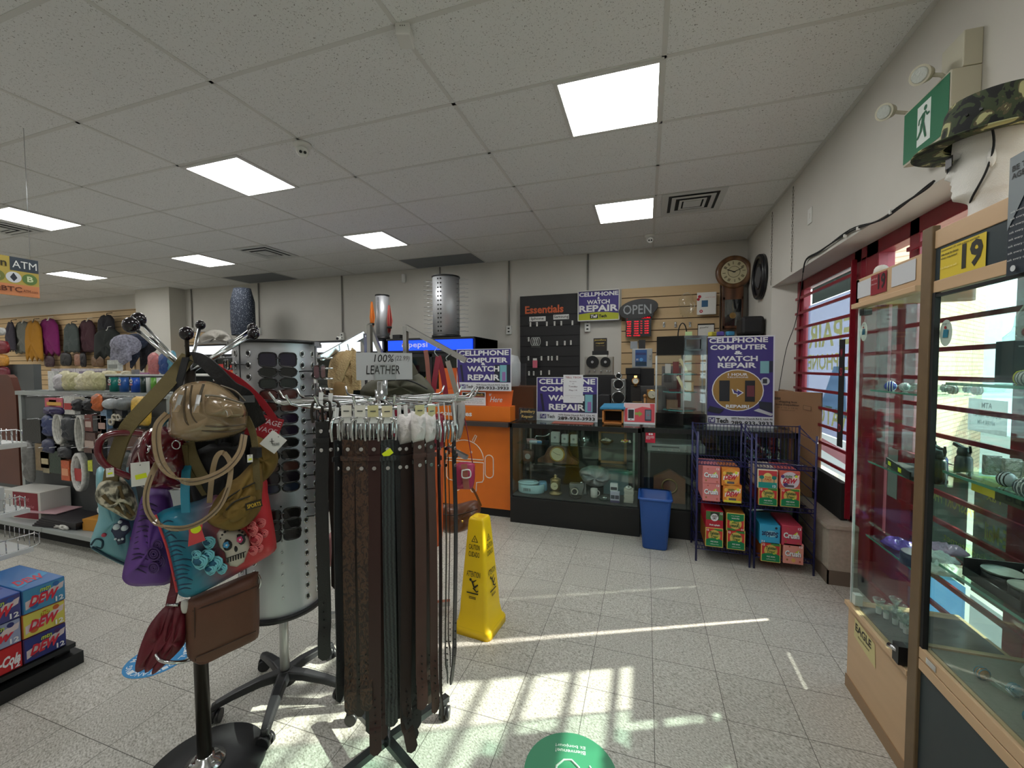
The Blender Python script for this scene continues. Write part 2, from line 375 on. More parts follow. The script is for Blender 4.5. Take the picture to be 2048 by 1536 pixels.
g.box(XW, 3.28, .0, XW+.09, 3.43, 2.37); g.box(XW, 2.86, 0, XW+.06, 2.95, 2.37); g.box(XW, .95, 2.28, XW+.09, 3.5, 2.37)
g.box(XW, .95, 0, XW+.07, 3.43, .12); g.box(XW, 2.12, 0, XW+.08, 2.22, 2.3); g.box(XW, .95, 0, XW+.08, 1.05, 2.3); g.box(XW, 3.43, .43, XW+.05, 3.5, 2.3)
g.b('window_frame', w2, bevel=.004)
g = MB(red_d); g.box(XW+.02, 2.97, .12, XW+.05, 3.145, 2.12); g.box(XW+.02, 3.18, .12, XW+.05, 3.28, 2.12); g.box(XW+.02, 3.145, .12, XW+.05, 3.18, .5); g.b('door_panel', w2)
g = MB(glass); g.box(XW+.045, 1.05, .12, XW+.049, 2.86, 2.28); g.box(XW+.045, 2.95, 2.12, XW+.049, 3.28, 2.28); g.b('pane', w2)
# bars, each a thing of its own is welded: they are parts of the windows
for k in range(13):
    z = 2.20-k*.142
    if z < .5: break
    MB(red).bar((XW-.03, 3.52, z), (XW-.03, 4.70, z), .014, .022).b('bar', w1)
for k in range(15):
    z = 2.20-k*.142
    if z < .2: break
    MB(red).bar((XW-.03, 1.0, z), (XW-.03, 2.9, z), .014, .022).b('bar', w2)
g = MB(red); g.bar((XW-.03, 3.53, .45), (XW-.03, 3.53, 2.3), .03, .014); g.b('bar', w1)
g = MB(matte_black); g.box(1.36, 3.55, .43, 1.40, 4.3, .70); tag(g.b('display_board'), 'low black board leaning on the sill under the barred window', 'board')

# outside
g = MB(mat('pavement', (150, 146, 138), .9, noise=.1, nscale=4)); g.box(1.6, -4, -.12, 30, 30, -.08); S(g.b('ground'))
def brick_mat():
    m = bpy.data.materials.new('buff_brick'); m.use_nodes = True; nt = m.node_tree; b = nt.nodes['Principled BSDF']
    tc = nt.nodes.new('ShaderNodeTexCoord'); mp = nt.nodes.new('ShaderNodeMapping'); mp.inputs['Rotation'].default_value = (PI/2, 0, 0)
    br = nt.nodes.new('ShaderNodeTexBrick'); br.inputs['Scale'].default_value = 4.4; br.inputs['Mortar Size'].default_value = .035
    br.inputs['Color1'].default_value = (*lin((222, 190, 160)), 1); br.inputs['Color2'].default_value = (*lin((205, 168, 140)), 1); br.inputs['Mortar'].default_value = (*lin((168, 140, 118)), 1)
    nt.links.new(tc.outputs['Object'], mp.inputs[0]); nt.links.new(mp.outputs[0], br.inputs[0]); nt.links.new(br.outputs[0], b.inputs['Base Color']); b.inputs['Roughness'].default_value = .9
    return m
g = MB(brick_mat()); g.box(-1.6, 0, 0, 1.6, .3, 4.5); o = g.b('brick_wall'); o.location = (3.65, 6.85, -.1); o.rotation_euler = (0, 0, math.atan2(2.2, 1.8)); S(o); o.name = 'wall_outside'
g = MB(mat('pale_render', (214, 220, 222), .8)); g.box(8, 8.5, -.1, 15, 16, 3.6); g.m(mat('dark_window', (70, 84, 92), .2)); g.box(7.98, 9.5, 1, 8.0, 12, 2.3); g.box(9, 8.48, 1, 12, 8.5, 2.3)
tag(g.b('shop_building'), 'pale building with dark windows seen through the glass beyond the brick wall', 'building')
leaf = mat('hedge_green', (96, 140, 70), .8, noise=.4, nscale=9)
g = MB(leaf)
rnd = random.Random(3)
for k in range(60): g.ball((rnd.uniform(5.6, 7.6), rnd.uniform(5.6, 7.4), rnd.uniform(0, .9)), rnd.uniform(.14, .3), n=7)
o = tag(g.b('hedge'), 'low green hedge outside past the display cabinets', 'hedge'); o['kind'] = 'stuff'

# ---------------------------------------------------------------- ceiling things
lampm = mat('lit_diffuser', (255, 255, 252), .5, emit=PANEL_W)
LN = {(-.22, 2.66): 'large lit ceiling panel nearest the viewer, right of centre', (-3.27, 2.68): 'lit ceiling panel right beside the two-eyed dome camera on the left',
 (-.22, 4.50): 'lit ceiling panel touching the square air vent near the right wall', (-3.27, 4.50): 'lit ceiling panel just in front of the long grey ceiling strip',
 (-6.32, 4.50): 'small lit ceiling panel beside the square vent at left', (-6.32, 2.68): 'lit ceiling panel cut by the left edge of the photo',
 (-9.37, 4.50): 'most distant lit ceiling panel, beside the hanging machine sign'}
proto = None
for (x, y), lb in LN.items():
    if proto is None:
        proto = T('ceiling_light', lb, 'ceiling light', (0, 0, 0), 'lit ceiling panels')
        g = MB(tb)
        for a in ((-.3, -.3, .3, -.275), (-.3, .275, .3, .3), (-.3, -.275, -.275, .275), (.275, -.275, .3, .275)): g.box(a[0], a[1], -.012, a[2], a[3], 0)
        g.b('frame', proto); MB(lampm).box(-.276, -.276, -.008, .276, .276, -.001).b('diffuser', proto); t_ = proto
    else: t_ = dup(proto, label=lb)
    t_.location = (x, y, ZC-.001)
for x in (-.22, -3.27, -6.32, -9.37, -12.42, -15.4):
    for y in (-1.1, .85, 2.68, 4.5):
        if (x, y) in ((-.22, 2.68),) or any(abs(x-a) < .1 and abs(y-b_) < .1 for a, b_ in LN): continue
        l = bpy.data.lights.new('ceiling_lamp', 'AREA'); l.size = .55; l.energy = PANEL_W*.3025*PI; l.color = (1, 1, .985)
        lo = bpy.data.objects.new('ceiling_lamp', l); COL.objects.link(lo); lo.location = (x, y, ZC-.02)
vent_m = mat('vent_grille', (205, 208, 206), .5); vent_d = mat('vent_shadow', (52, 58, 60), .8)
def vent(cx, cy, w, lb):
    t = T('ceiling_vent', lb, 'air vent', (cx, cy, ZC), 'ceiling vents')
    g = MB(vent_d); g.box(cx-w, cy-w, ZC-.004, cx+w, cy+w, ZC-.001); g.b('backing', t)
    for k, (a, z) in enumerate(((w+.01, .006), (w*.72, .014), (w*.45, .02))):
        g = MB(vent_m); b_ = a*.80
        for s in ((-a, -a, a, -b_), (-a, b_, a, a), (-a, -b_, -b_, b_), (b_, -b_, a, b_)): g.box(cx+s[0], cy+s[1], ZC-z-.004, cx+s[2], cy+s[3], ZC-z)
        g.b('louvre_ring', t)
    MB(vent_m).box(cx-w*.3, cy-w*.3, ZC-.022, cx+w*.3, cy+w*.3, ZC-.016).b('core', t)
vent(.42, 4.47, .27, 'square white air vent in the ceiling at right, beside a lit panel')
vent(-5.06, 4.47, .27, 'square grey air vent in the ceiling at left, between two lit panels')
vent(-7.05, 2.68, .27, 'dark slit of a ceiling vent next to the panel at the left edge')
gt = mat('bare_grey_tile', (128, 132, 136), .8)
MBt = MB(gt); MBt.box(-3.56, 5.43, ZC-.002, -2.36, 5.97, ZC-.0005); tag(MBt.b('return_grille'), 'long darker grey ceiling grille above the drinks cooler', 'ceiling grille')
MBt = MB(gt); MBt.box(-7.2, 5.43, ZC-.002, -6.0, 5.97, ZC-.0005); tag(MBt.b('return_grille'), 'darker grey ceiling grille above the dotted dress form', 'ceiling grille')
def dome_cam(x, y, lb, a):
    t = T('security_camera', lb, 'camera', (x, y, ZC))
    MB(white).lathe([(.001, 0), (.06, 0), (.062, -.012), (.05, -.03), (.03, -.035)], (x, y, ZC), 20).b('base', t)
    d = Vector((math.cos(a), math.sin(a), -.6)).normalized()
    g = MB(white); g.ball((x, y, ZC-.05), .044, n=18); g.b('housing', t)
    p = Vector((x, y, ZC-.05)); g = MB(white); g.cyl(p+d*.02, p+d*.050, .036, .034, 18); g.b('face', t)
    s = d.cross(Vector((0, 0, 1))).normalized()
    for k in (-1, 1): MB(black).cyl(p+d*.049+s*.014*k, p+d*.0535+s*.014*k, .010, n=12).b('lens', t)
dome_cam(-2.385, 2.43, 'white two-eyed dome camera on the ceiling beside the left panel', -.75)
dome_cam(.036, 5.413, 'small white two-eyed camera on the ceiling near the far wall clock', -1.5)
t = T('ceiling_sensor', 'beige box clipped to the ceiling grid near the top of the photo', 'sensor', (-1.12, 1.79, ZC))
g = MB(white); g.at(rz(.3, (-1.12, 1.79, ZC))); g.box(-.035, -.05, -.055, .035, .05, 0); g.b('housing', t, bevel=.006)
g = MB(steel); g.at(rz(.3, (-1.12, 1.79, ZC))); g.box(-.045, .03, -.02, -.035, .05, 0); g.b('clip', t)
g = MB(mat('sensor_mark', (90, 90, 88), .6)); g.at(rz(.3, (-1.12, 1.79, ZC))); [g.box(-.01+.01*k, -.051, -.02, -.006+.01*k, -.05, -.015) for k in range(3)]; g.b('slot', t)
t = T('motion_sensor', 'small white motion sensor high on the back wall above the cooler', 'sensor', (-3.82, 5.99, 3.04))
MB(white).lathe([(.001, -.08), (.03, -.075), (.035, -.02), (.035, .06), (.001, .065)], (-3.82, 5.965, 3.04), 16).b('housing', t)
# hanging machine sign at upper left, at its own distance
t = T('hanging_sign', 'hanging cash-machine sign with currency coins, cut by the left edge', 'sign', (-4.0, 1.5, 2.3))
p0 = pX(-60, 506, -4.0); 
g = MB(cm((196, 170, 60))); g.box(-4.012, 1.36, 2.045, -4.0, 1.715, 2.30); g.b('board', t)
M = Matrix.Translation((-3.999, 1.36, 2.045)) @ Matrix.Rotation(PI/2, 4, 'Z')
art(t, M, [('r', 0, 0, .355, .255, (178, 158, 74)), ('r', .22, .165, .355, .255, (52, 62, 74)), ('r', 0, 0, .355, .075, (200, 128, 84)), ('c', .16, .12, .036, (112, 118, 60)), ('c', .235, .12, .036, (205, 208, 212)),
  ('c', .31, .118, .036, (92, 122, 62)), ('p', [(.235, .092), (.252, .118), (.235, .15), (.218, .118)], (40, 44, 54)),
  ('t', 'Bitcoin', .03, .185, .205, .235, (52, 46, 22), .02), ('t', 'ATM', .23, .185, .345, .232, (225, 228, 226)), ('t', 'B', .296, .10, .326, .138, (205, 218, 170), .03),
  ('t', 'e', .148, .104, .174, .134, (214, 218, 190), .02), ('t', 'fastBTC', .10, .025, .27, .058, (92, 42, 22), .02), ('t', 'ATM.com', .275, .028, .345, .045, (92, 42, 22))])
g = MB(steel); g.cyl((-4.006, 1.42, 2.30), (-4.006, 1.42, ZC), .0015, n=6); g.b('wire', t); g = MB(steel); g.cyl((-4.006, 1.68, 2.30), (-4.006, 1.68, ZC), .0015, n=6); g.b('wire', t)

# ---------------------------------------------------------------- on the walls
cond = mat('conduit_paint', (150, 148, 142), .5, .3)
def conduit(x, z0, z1, lb, box=True):
    t = T('wall_conduit', lb, 'conduit', (x, 5.98, z0), 'conduits on the back wall')
    MB(cond).cyl((x, 5.982, z0+.1), (x, 5.982, z1), .012, n=8).b('pipe', t)
    MB(white).box(x-.04, 5.955, z0, x+.04, 6.0, z0+.13).b('outlet_box', t, bevel=.004)
    for k in (0, 1): MB(matte_black).box(x-.015, 5.953, z0+.03+.05*k, x+.015, 5.956, z0+.05+.05*k).b('socket', t)
for x, z0, lb in ((-9.0+.2, 2.26, 'conduit and outlet just right of the far column'), (-7.0, 2.2, 'conduit behind the dotted dress form'), (-5.08, 2.05, 'conduit ending above the lit white cooler header'),
    (-3.16, 2.9, 'short conduit behind the silver spinner cylinder'), (-1.99, 2.06, 'tall conduit with outlet left of the black accessory board'), (-.80, 2.06, 'conduit with outlet behind the framed repair sign')):
    conduit(x, z0, 3.17, lb)
def chain(y, z1, lb):
    g = MB(mat('old_chain', (92, 86, 76), .5, .7)); n = int((3.15-z1)/.03)
    for k in range(n):
        z = z1+.03*k; g.tube([(1.222+.006*math.cos(a)*(k % 2), y+.006*math.cos(a)*((k+1) % 2), z+.015+.014*math.sin(a)) for a in [i*PI/3 for i in range(6)]], .0017, 4, True)
    g.tube([(1.222, y, z1), (1.215, y-.02, z1-.03), (1.222, y, z1-.06)], .003, 5)
    tag(g.b('hanging_chain'), lb, 'chain')
chain(4.90, 2.45, 'thin hanging chain at the far window corner of the right wall'); chain(4.27, 2.45, 'thin hanging chain between the window corner and the light switch')
t = T('wall_switch', 'narrow white switch plate on the right wall above the window', 'switch', (1.225, 3.87, 2.70))
MB(white).box(1.222, 3.83, 2.68, 1.23, 3.91, 2.80).b('plate', t, bevel=.002); MB(card_white).box(1.219, 3.86, 2.72, 1.223, 3.88, 2.76).b('toggle', t)
pts = [pX(u, v, 1.215) for u, v in ((1868, 362), (1852, 378), (1800, 412), (1760, 440), (1700, 463), (1640, 502), (1613, 518), (1606, 545))]
g = MB(matte_black); g.tube(catmull(pts, 6), .0055, 6); g.tube(catmull([p+Vector((0, 0, .012*math.sin(i*2))) for i, p in enumerate(pts)], 6), .004, 6)
g.tube(catmull([pX(1606, 545, 1.222), pX(1592, 640, 1.222), pX(1572, 700, 1.222), pX(1556, 790, 1.222)], 5), .003, 5)
tag(g.b('wall_cable'), 'black cable clipped along the top of the red window and down the corner', 'cable')
for i, (u, v) in enumerate(((1782, 424), (1716, 457), (1690, 472))):
    g = MB(white); p = pX(u, v, 1.212); g.cbox(p, (.014, .014, .02)); tag(g.b('cable_clip'), 'white clip %s on the black wall cable' % ('nearest the foam head', 'in the middle of the run', 'farthest from the foam head')[i], 'clip', 'cable clips')
# ================================================================ BACK WALL AND THE REPAIR COUNTER
PUR = (66, 54, 128); WHT = (232, 232, 234); INK = (24, 24, 28)
def repair_art(w, h):                  # landscape repair sign
    def X(a): return a*w
    def Z(a): return a*h
    R = lambda x0, z0, x1, z1, c: ('r', X(x0), Z(z0), X(x1), Z(z1), c)
    TX = lambda s, x0, z0, x1, z1, c, b=.018, sh=0: ('t', s, X(x0), Z(z0), X(x1), Z(z1), c, b, sh)
    return [R(0, 0, 1, 1, (225, 226, 232)), R(.012, .20, .988, .985, PUR), R(.70, .21, .985, .62, (34, 40, 58)), R(.80, .22, .92, .61, (120, 178, 190)), R(.84, .24, .90, .45, (150, 110, 170)),
        ('p', [(X(.10), Z(.22)), (X(.14), Z(.22)), (X(.10), Z(.62)), (X(.06), Z(.62))], (40, 40, 60)),
        TX('CELLPHONE', .04, .84, .96, .965, WHT, .034), TX('COMPUTER', .06, .67, .94, .79, WHT, .034), TX('&', .46, .61, .54, .68, WHT, .04), TX('WATCH', .20, .46, .79, .59, WHT, .034), TX('REPAIR', .21, .25, .80, .39, WHT, .034),
        R(.06, .05, .165, .15, PUR), TX('Tell', .068, .062, .157, .138, WHT, .015, .2), TX('Tech', .18, .06, .31, .14, INK, .015), TX('1070 Stone Church Rd E. Unit 46', .37, .125, .955, .165, INK, .01), TX('289-933-3933', .36, .03, .96, .105, INK, .022)]
def sign_board(name, lb, cat_, w, h, M, items, th=.006, base=(225, 226, 230), group=None):
    g = MB(cm(base)); g.at(M); g.box(0, 0, 0, w, th, h); o = g.b(name); tag(o, lb, cat_, group); art(o, M, items); return o
def Mloc(x, y, z, a=0, tilt=0): return Matrix.Translation((x, y, z)) @ Matrix.Rotation(a, 4, 'Z') @ Matrix.Rotation(tilt, 4, 'X')

# black accessory board
t = T('accessory_board', 'tall black slotted accessory board with an orange heading on the back wall', 'display board', (-1.35, 5.98, .9))
g = MB(mat('black_board', (38, 38, 40), .6)); g.box(-1.80, 5.93, .85, -.91, 5.99, 2.615); g.b('panel', t)
g = MB(matte_black); [g.box(-1.80, 5.926, z, -.91, 5.931, z+.012) for z in [.95+.152*k for k in range(10)]]; g.b('slot_rail', t)
art(t, Mloc(-1.80, 5.925, .85), [('t', 'Essentials', .08, 1.50, .66, 1.615, (214, 104, 62), .03), ('r', .145, 1.385, .395, 1.455, (226, 226, 222)), ('r', .51, 1.40, .74, 1.47, (226, 226, 222)),
    ('t', 'Iphone', .175, 1.395, .365, 1.445, INK, .01), ('t', 'Samsung', .52, 1.408, .735, 1.462, INK, .01)])
hk = None
HK = [(772, 463), (828, 461), (912, 458), (978, 455), (1035, 453), (1130, 449), (757, 590), (912, 627), (1000, 624), (1065, 622), (1117, 618), (755, 752), (866, 752), (925, 752), (955, 752), (1000, 750), (760, 880), (800, 880), (862, 876), (932, 873)]
WRD = ('first', 'second', 'third', 'fourth', 'fifth', 'sixth')
for i, (a, b_) in enumerate(HK):
    p = pY(880+a/4.267, 540+b_/4.267, 5.92)
    if hk is None:
        hk = MB(card_white); hk.at(Matrix()); hk.box(-.012, -.002, -.035, .012, 0, .03); hk.m(chrome); hk.cyl((0, 0, .01), (0, -.09, .01), .003, n=6); hk = hk.b('peg_hook'); tag(hk, '', 'hook'); oo = hk
        base = hk.location.copy(); hk['label'] = 'chrome hook with white tag, first in the top row of the black board'
    else:
        row = 0 if i < 6 else 1 if i < 11 else 2 if i < 16 else 3; col_ = i-(0, 6, 11, 16)[row]
        oo = dup(hk, label='chrome hook with white tag, %s from left in the %s row of the black board' % (WRD[col_], ('top', 'second', 'third', 'lowest')[row]))
    oo.location = base+p; oo['group'] = 'hooks on the accessory board'
t = T('phone_case_pack', 'pink phone case pack hanging on the black accessory board', 'phone case', (0, 0, 0)); p = pY(880+810/4.267, 540+800/4.267, 5.86)
g = MB(cm((214, 104, 124))); g.box(p.x-.035, p.y, p.z-.06, p.x+.035, p.y+.015, p.z+.05); g.b('case', t); g = MB(card_white); g.box(p.x-.03, p.y, p.z+.05, p.x+.03, p.y+.004, p.z+.08); g.b('header_card', t)
t = T('earphone_pack', 'white coiled earphones hanging on the second row of the black board', 'earphones', (0, 0, 0)); p = pY(880+818/4.267, 540+610/4.267, 5.86)
g = MB(white)
for k in range(4): g.tube([(p.x-.05+.03*k+.028*math.cos(a), p.y, p.z+.04*math.sin(a)*1.5) for a in [i*PI/5 for i in range(10)]], .004, 5, True)
g.b('cable', t); g = MB(acrylic); g.box(p.x-.07, p.y-.008, p.z-.09, p.x+.07, p.y-.006, p.z+.07); g.b('bag', t)

# framed CELLPHONE & WATCH REPAIR sign
t = T('framed_sign', 'white-framed purple cellphone and watch repair sign with yellow base on the back wall', 'sign', (-.64, 5.9, 2.2))
M = Mloc(-.93, 5.90, 2.205, 0)
g = MB(mat('white_frame', (215, 215, 210), .4)); g.at(M)
for s in ((0, 0, .58, .014), (0, .416, .58, .43), (0, 0, .014, .43), (.566, 0, .58, .43)): g.box(s[0], -.02, s[1], s[2], .05, s[3])
g.b('frame', t, bevel=.003); g = MB(cm(PUR)); g.at(M); g.box(.012, 0, .012, .568, .04, .418); g.b('panel', t)
art(t, M, [('p', [(.014, .014), (.566, .014), (.566, .10), (.42, .118), (.29, .124), (.16, .118), (.014, .10)], (176, 182, 40)), ('t', 'CELLPHONE', .02, .345, .56, .405, WHT, .034), ('t', '&', .275, .305, .31, .335, WHT, .03),
    ('t', 'WATCH', .13, .235, .445, .295, WHT, .034), ('t', 'REPAIR', .02, .13, .56, .222, WHT, .034), ('r', .175, .035, .285, .095, (24, 24, 28)), ('t', 'Tell', .185, .045, .275, .086, WHT, .04, .2), ('t', 'Tech', .295, .045, .405, .088, INK, .04)])
# slatwall right
slat_m = ramp_mat('maple_slatwall', [(0, (196, 166, 122)), (1, (208, 180, 138))], 3, .6, vec=(1, 1, 6), const=False)
def slatwall(x0, x1, z0, z1, lb, y=5.97, pitch=.1):
    t = T('slatwall_panel', lb, 'slatwall', (x0, y, z0)); g = MB(slat_m); z = z0
    while z < z1-.01:
        g.box(x0, y-.006, z, x1, y+.028, min(z+pitch-.012, z1)); z += pitch
    g.b('slats', t); g = MB(mat('slat_groove', (84, 62, 40), .8)); g.box(x0+.002, y+.01, z0, x1-.002, y+.029, z1); g.b('groove_backing', t); return t
slatwall(-.33, .91, 1.30, 2.64, 'light wooden slatwall panel behind the open sign', pitch=.152)
slatwall(-9.0, -8.12, 1.5, 2.30, 'short wooden slatwall strip right of the column')
slatwall(-16.4, -10.0, .6, 2.86, 'long wooden slatwall covered with hanging clothes at far left', pitch=.118)

# OPEN sign with hours
t = T('open_sign', 'dark oval OPEN sign with red lit business hours board below it', 'sign', (-.1, 5.85, 1.97))
bd = mat('sign_black', (30, 32, 34), .4)
g = MB(bd); g.prism([(-.105+.255*math.cos(a)*(1+.05*math.sin(a)), 2.335+.135*math.sin(a)+.03*math.cos(a)) for a in [k*2*PI/36 for k in range(36)]], 5.84, 5.87)
g.prism([(-.31, 2.27), (.10, 2.27), (.07, 2.20), (-.27, 2.20)], 5.842, 5.868); g.b('oval_plate', t, bevel=.004)
g = MB(bd); g.box(-.265, 5.842, 1.965, .065, 5.868, 2.235); g.b('hours_board', t)
M = Mloc(-.105, 5.839, 2.33)
art(t, M, [('t', 'OPEN', -.195, -.062, .17, .066, (150, 154, 156), .008)])
redled = mat('red_led', (255, 30, 50), .5, emit=.5)
g = MB(redled); g.at(Mloc(-.265, 5.841, 1.965)); g.text('BUSINESS HOURS', .012, .242, .318, .262, 0, .01)
for k, dname in enumerate(('MON', 'TUE', 'WED', 'THU', 'FRI', 'SAT', 'SUN')):
    z = .212-.0315*k; g.text(dname, .014, z-.016, .07, z+.002, 0, .01)
    if k < 6: g.text('10:00', .11, z-.016, .168, z+.002, 0, .01); g.text('TO', .19, z-.013, .215, z, 0, .01); g.text('6:00' if k < 5 else '5:00', .245, z-.016, .298, z+.002, 0, .01)
    else: g.text('CLOSED', .10, z-.016, .19, z+.002, 0, .01)
g.b('led_lettering', t)
# wall calendar / white card, plastic bag on slatwall
t = T('tablet_case_card', 'white card with red flowers and a blue tablet picture on the slatwall', 'package', (0, 0, 0)); p = pY(1413, 607, 5.9)
g = MB(card_white); g.box(p.x-.115, 5.885, p.z-.145, p.x+.115, 5.90, p.z+.145); g.b('card', t, bevel=.01)
art(t, Mloc(p.x-.115, 5.884, p.z-.145), [('r', .055, .10, .13, .185, (50, 96, 134)), ('c', .03, .235, .02, (176, 30, 50)), ('c', .015, .20, .018, (176, 30, 50)), ('c', .05, .045, .02, (176, 30, 50)), ('c', .05, .045, .008, WHT), ('t', 'made for pad', .10, .215, .21, .228, (196, 60, 70), 0)])
g = MB(acrylic); c = pY(1373, 610, 5.86); rr = random.Random(2)
out = [(c.x+.09*math.cos(a)*(1+.2*rr.random()), 5.86, c.z+.16*math.sin(a)*(1+.1*rr.random())) for a in [k*PI/9 for k in range(18)]]
g.puff(out, .04, rings=4); g.b('x') if 0 else tag(g.b('plastic_bag'), 'empty clear plastic bag hanging on the slatwall', 'bag')
t = T('framed_notice', 'white notice card in a black holder low on the slatwall', 'notice', (0, 0, 0)); p = pY(1413, 657, 5.9)
g = MB(matte_black); g.box(p.x-.10, 5.95, p.z-.10, p.x+.10, 5.963, p.z+.07); g.b('holder', t); g = MB(card_white); g.box(p.x-.095, 5.945, p.z-.095, p.x+.095, 5.949, p.z+.05); g.b('card', t)
art(t, Mloc(p.x-.095, 5.944, p.z-.095), [('t', 'gizzePal', .02, .10, .12, .125, (90, 90, 88), 0)])
for i, (u, v) in enumerate(((1328, 650), (1351, 650), (1380, 650))):
    g = MB(chrome); p = pY(u, v, 5.95); g.tube([(p.x, 5.962, p.z+.03), (p.x, 5.94, p.z+.02), (p.x, 5.86, p.z), (p.x, 5.845, p.z+.02)], .004, 6); g.box(p.x-.014, 5.955, p.z-.03, p.x+.014, 5.963, p.z+.04)
    tag(g.b('peg_hook'), 'empty chrome slatwall hook, %s of three under the plastic bag' % ('left', 'middle', 'right')[i], 'hook', 'empty hooks on the slatwall')

# pendulum wall clock
wood = ramp_mat('walnut', [(0, (70, 42, 26)), (1, (112, 72, 46))], 2.5, .35, 4, 3, (1, 6, 1), 'WAVE', const=False, coat=.3)
wood_o = ramp_mat('oak_turned', [(0, (92, 62, 38)), (1, (122, 86, 54))], 3, .35, 4, 3, (1, 1, 5), 'WAVE', const=False, coat=.3)
t = T('pendulum_clock', 'long wooden pendulum wall clock with round roman-numeral face', 'wall clock', (1.04, 5.9, 1.98))
g = MB(wood); g.box(.92, 5.84, 2.02, 1.16, 5.995, 2.58); g.b('case', t, bevel=.006)
def yring(g, cx, cy, cz, R0, r, n=40, m=10):
    vs_ = [(cx+(R0+r*math.cos(b2))*math.cos(a), cy+r*math.sin(b2)*.8, cz+(R0+r*math.cos(b2))*math.sin(a)) for a in [2*PI*i/n for i in range(n)] for b2 in [2*PI*j/m for j in range(m)]]
    g.add(vs_, [(i*m+j, i*m+(j+1) % m, ((i+1) % n)*m+(j+1) % m, ((i+1) % n)*m+j) for i in range(n) for j in range(m)], True)
g = MB(wood_o); yring(g, 1.045, 5.85, 2.745, .175, .035); g.cyl((1.045, 5.84, 2.745), (1.045, 5.99, 2.745), .18, n=36); g.b('bezel', t)
g = MB(mat('clock_face', (206, 198, 160), .5)); g.cyl((1.045, 5.826, 2.745), (1.045, 5.84, 2.745), .146, n=40); g.b('dial', t)
g = MB(cm((66, 56, 30)))
for k in range(12):
    a = k*PI/6; g.at(Matrix.Translation((1.045, 5.824, 2.745)) @ Matrix.Rotation(-a, 4, 'Y')); 
    for q in (-.010, 0, .010)[:1+(k % 3)]: g.box(q-.003, 0, .094, q+.003, .001, .13)
g.at(Matrix()); yring(g, 1.045, 5.8245, 2.745, .068, .002, 30, 4); g.b('numerals', t)
g = MB(matte_black); c = Vector((1.045, 5.82, 2.745))
for a, l, w_ in ((math.radians(66), .115, .007), (math.radians(-68), .085, .010)): g.at(Matrix.Translation(c) @ Matrix.Rotation(a, 4, 'Y')); g.box(-w_/2, 0, -.015, w_/2, .002, l)
g.b('hands', t)
MB(matte_black).box(.945, 5.838, 2.07, 1.135, 5.842, 2.40).b('door_recess', t)
g = MB(mat('brass', (200, 166, 84), .22, 1)); g.cyl((1.04, 5.835, 2.20), (1.04, 5.828, 2.20), .038, n=20); g.cyl((1.04, 5.835, 2.2), (1.04, 5.835, 2.40), .003, n=6); g.b('pendulum', t)
MB(glass_mat('clock_glass', (.9, .9, .9), .3)).box(.945, 5.824, 2.07, 1.135, 5.826, 2.40).b('door_glass', t)
g = MB(wood); [g.box(*q) for q in ((.925, 5.82, 2.04, .945, 5.842, 2.43), (1.135, 5.82, 2.04, 1.155, 5.842, 2.43), (.925, 5.82, 2.04, 1.155, 5.842, 2.07), (.925, 5.82, 2.40, 1.155, 5.842, 2.43))]; g.b('door_frame', t)
# round black clock seen from its edge on right wall
t = T('round_wall_clock', 'round black scalloped wall clock seen almost edge-on on the right wall', 'wall clock', (1.2, 5.3, 2.55))
def xring(g, cx, cy, cz, R0, r, n=40, m=8):
    vs_ = [(cx+r*math.sin(b2)*.8, cy+(R0+r*math.cos(b2))*math.cos(a), cz+(R0+r*math.cos(b2))*math.sin(a)) for a in [2*PI*i/n for i in range(n)] for b2 in [2*PI*j/m for j in range(m)]]
    g.add(vs_, [(i*m+j, i*m+(j+1) % m, ((i+1) % n)*m+(j+1) % m, ((i+1) % n)*m+j) for i in range(n) for j in range(m)], True)
bk = mat('clock_black', (26, 27, 32), .3)
g = MB(bk); g.cyl((1.195, 5.28, 2.555), (1.225, 5.28, 2.555), .25, n=36); g.b('body', t); g = MB(bk); xring(g, 1.19, 5.28, 2.555, .225, .025); g.b('rim', t); 
g = MB(bk); xring(g, 1.19, 5.28, 2.555, .13, .012); g.b('inner_rim', t); g = MB(mat('grey_dial', (70, 74, 84), .4)); g.cyl((1.186, 5.28, 2.555), (1.195, 5.28, 2.555), .115, n=30); g.b('dial', t)

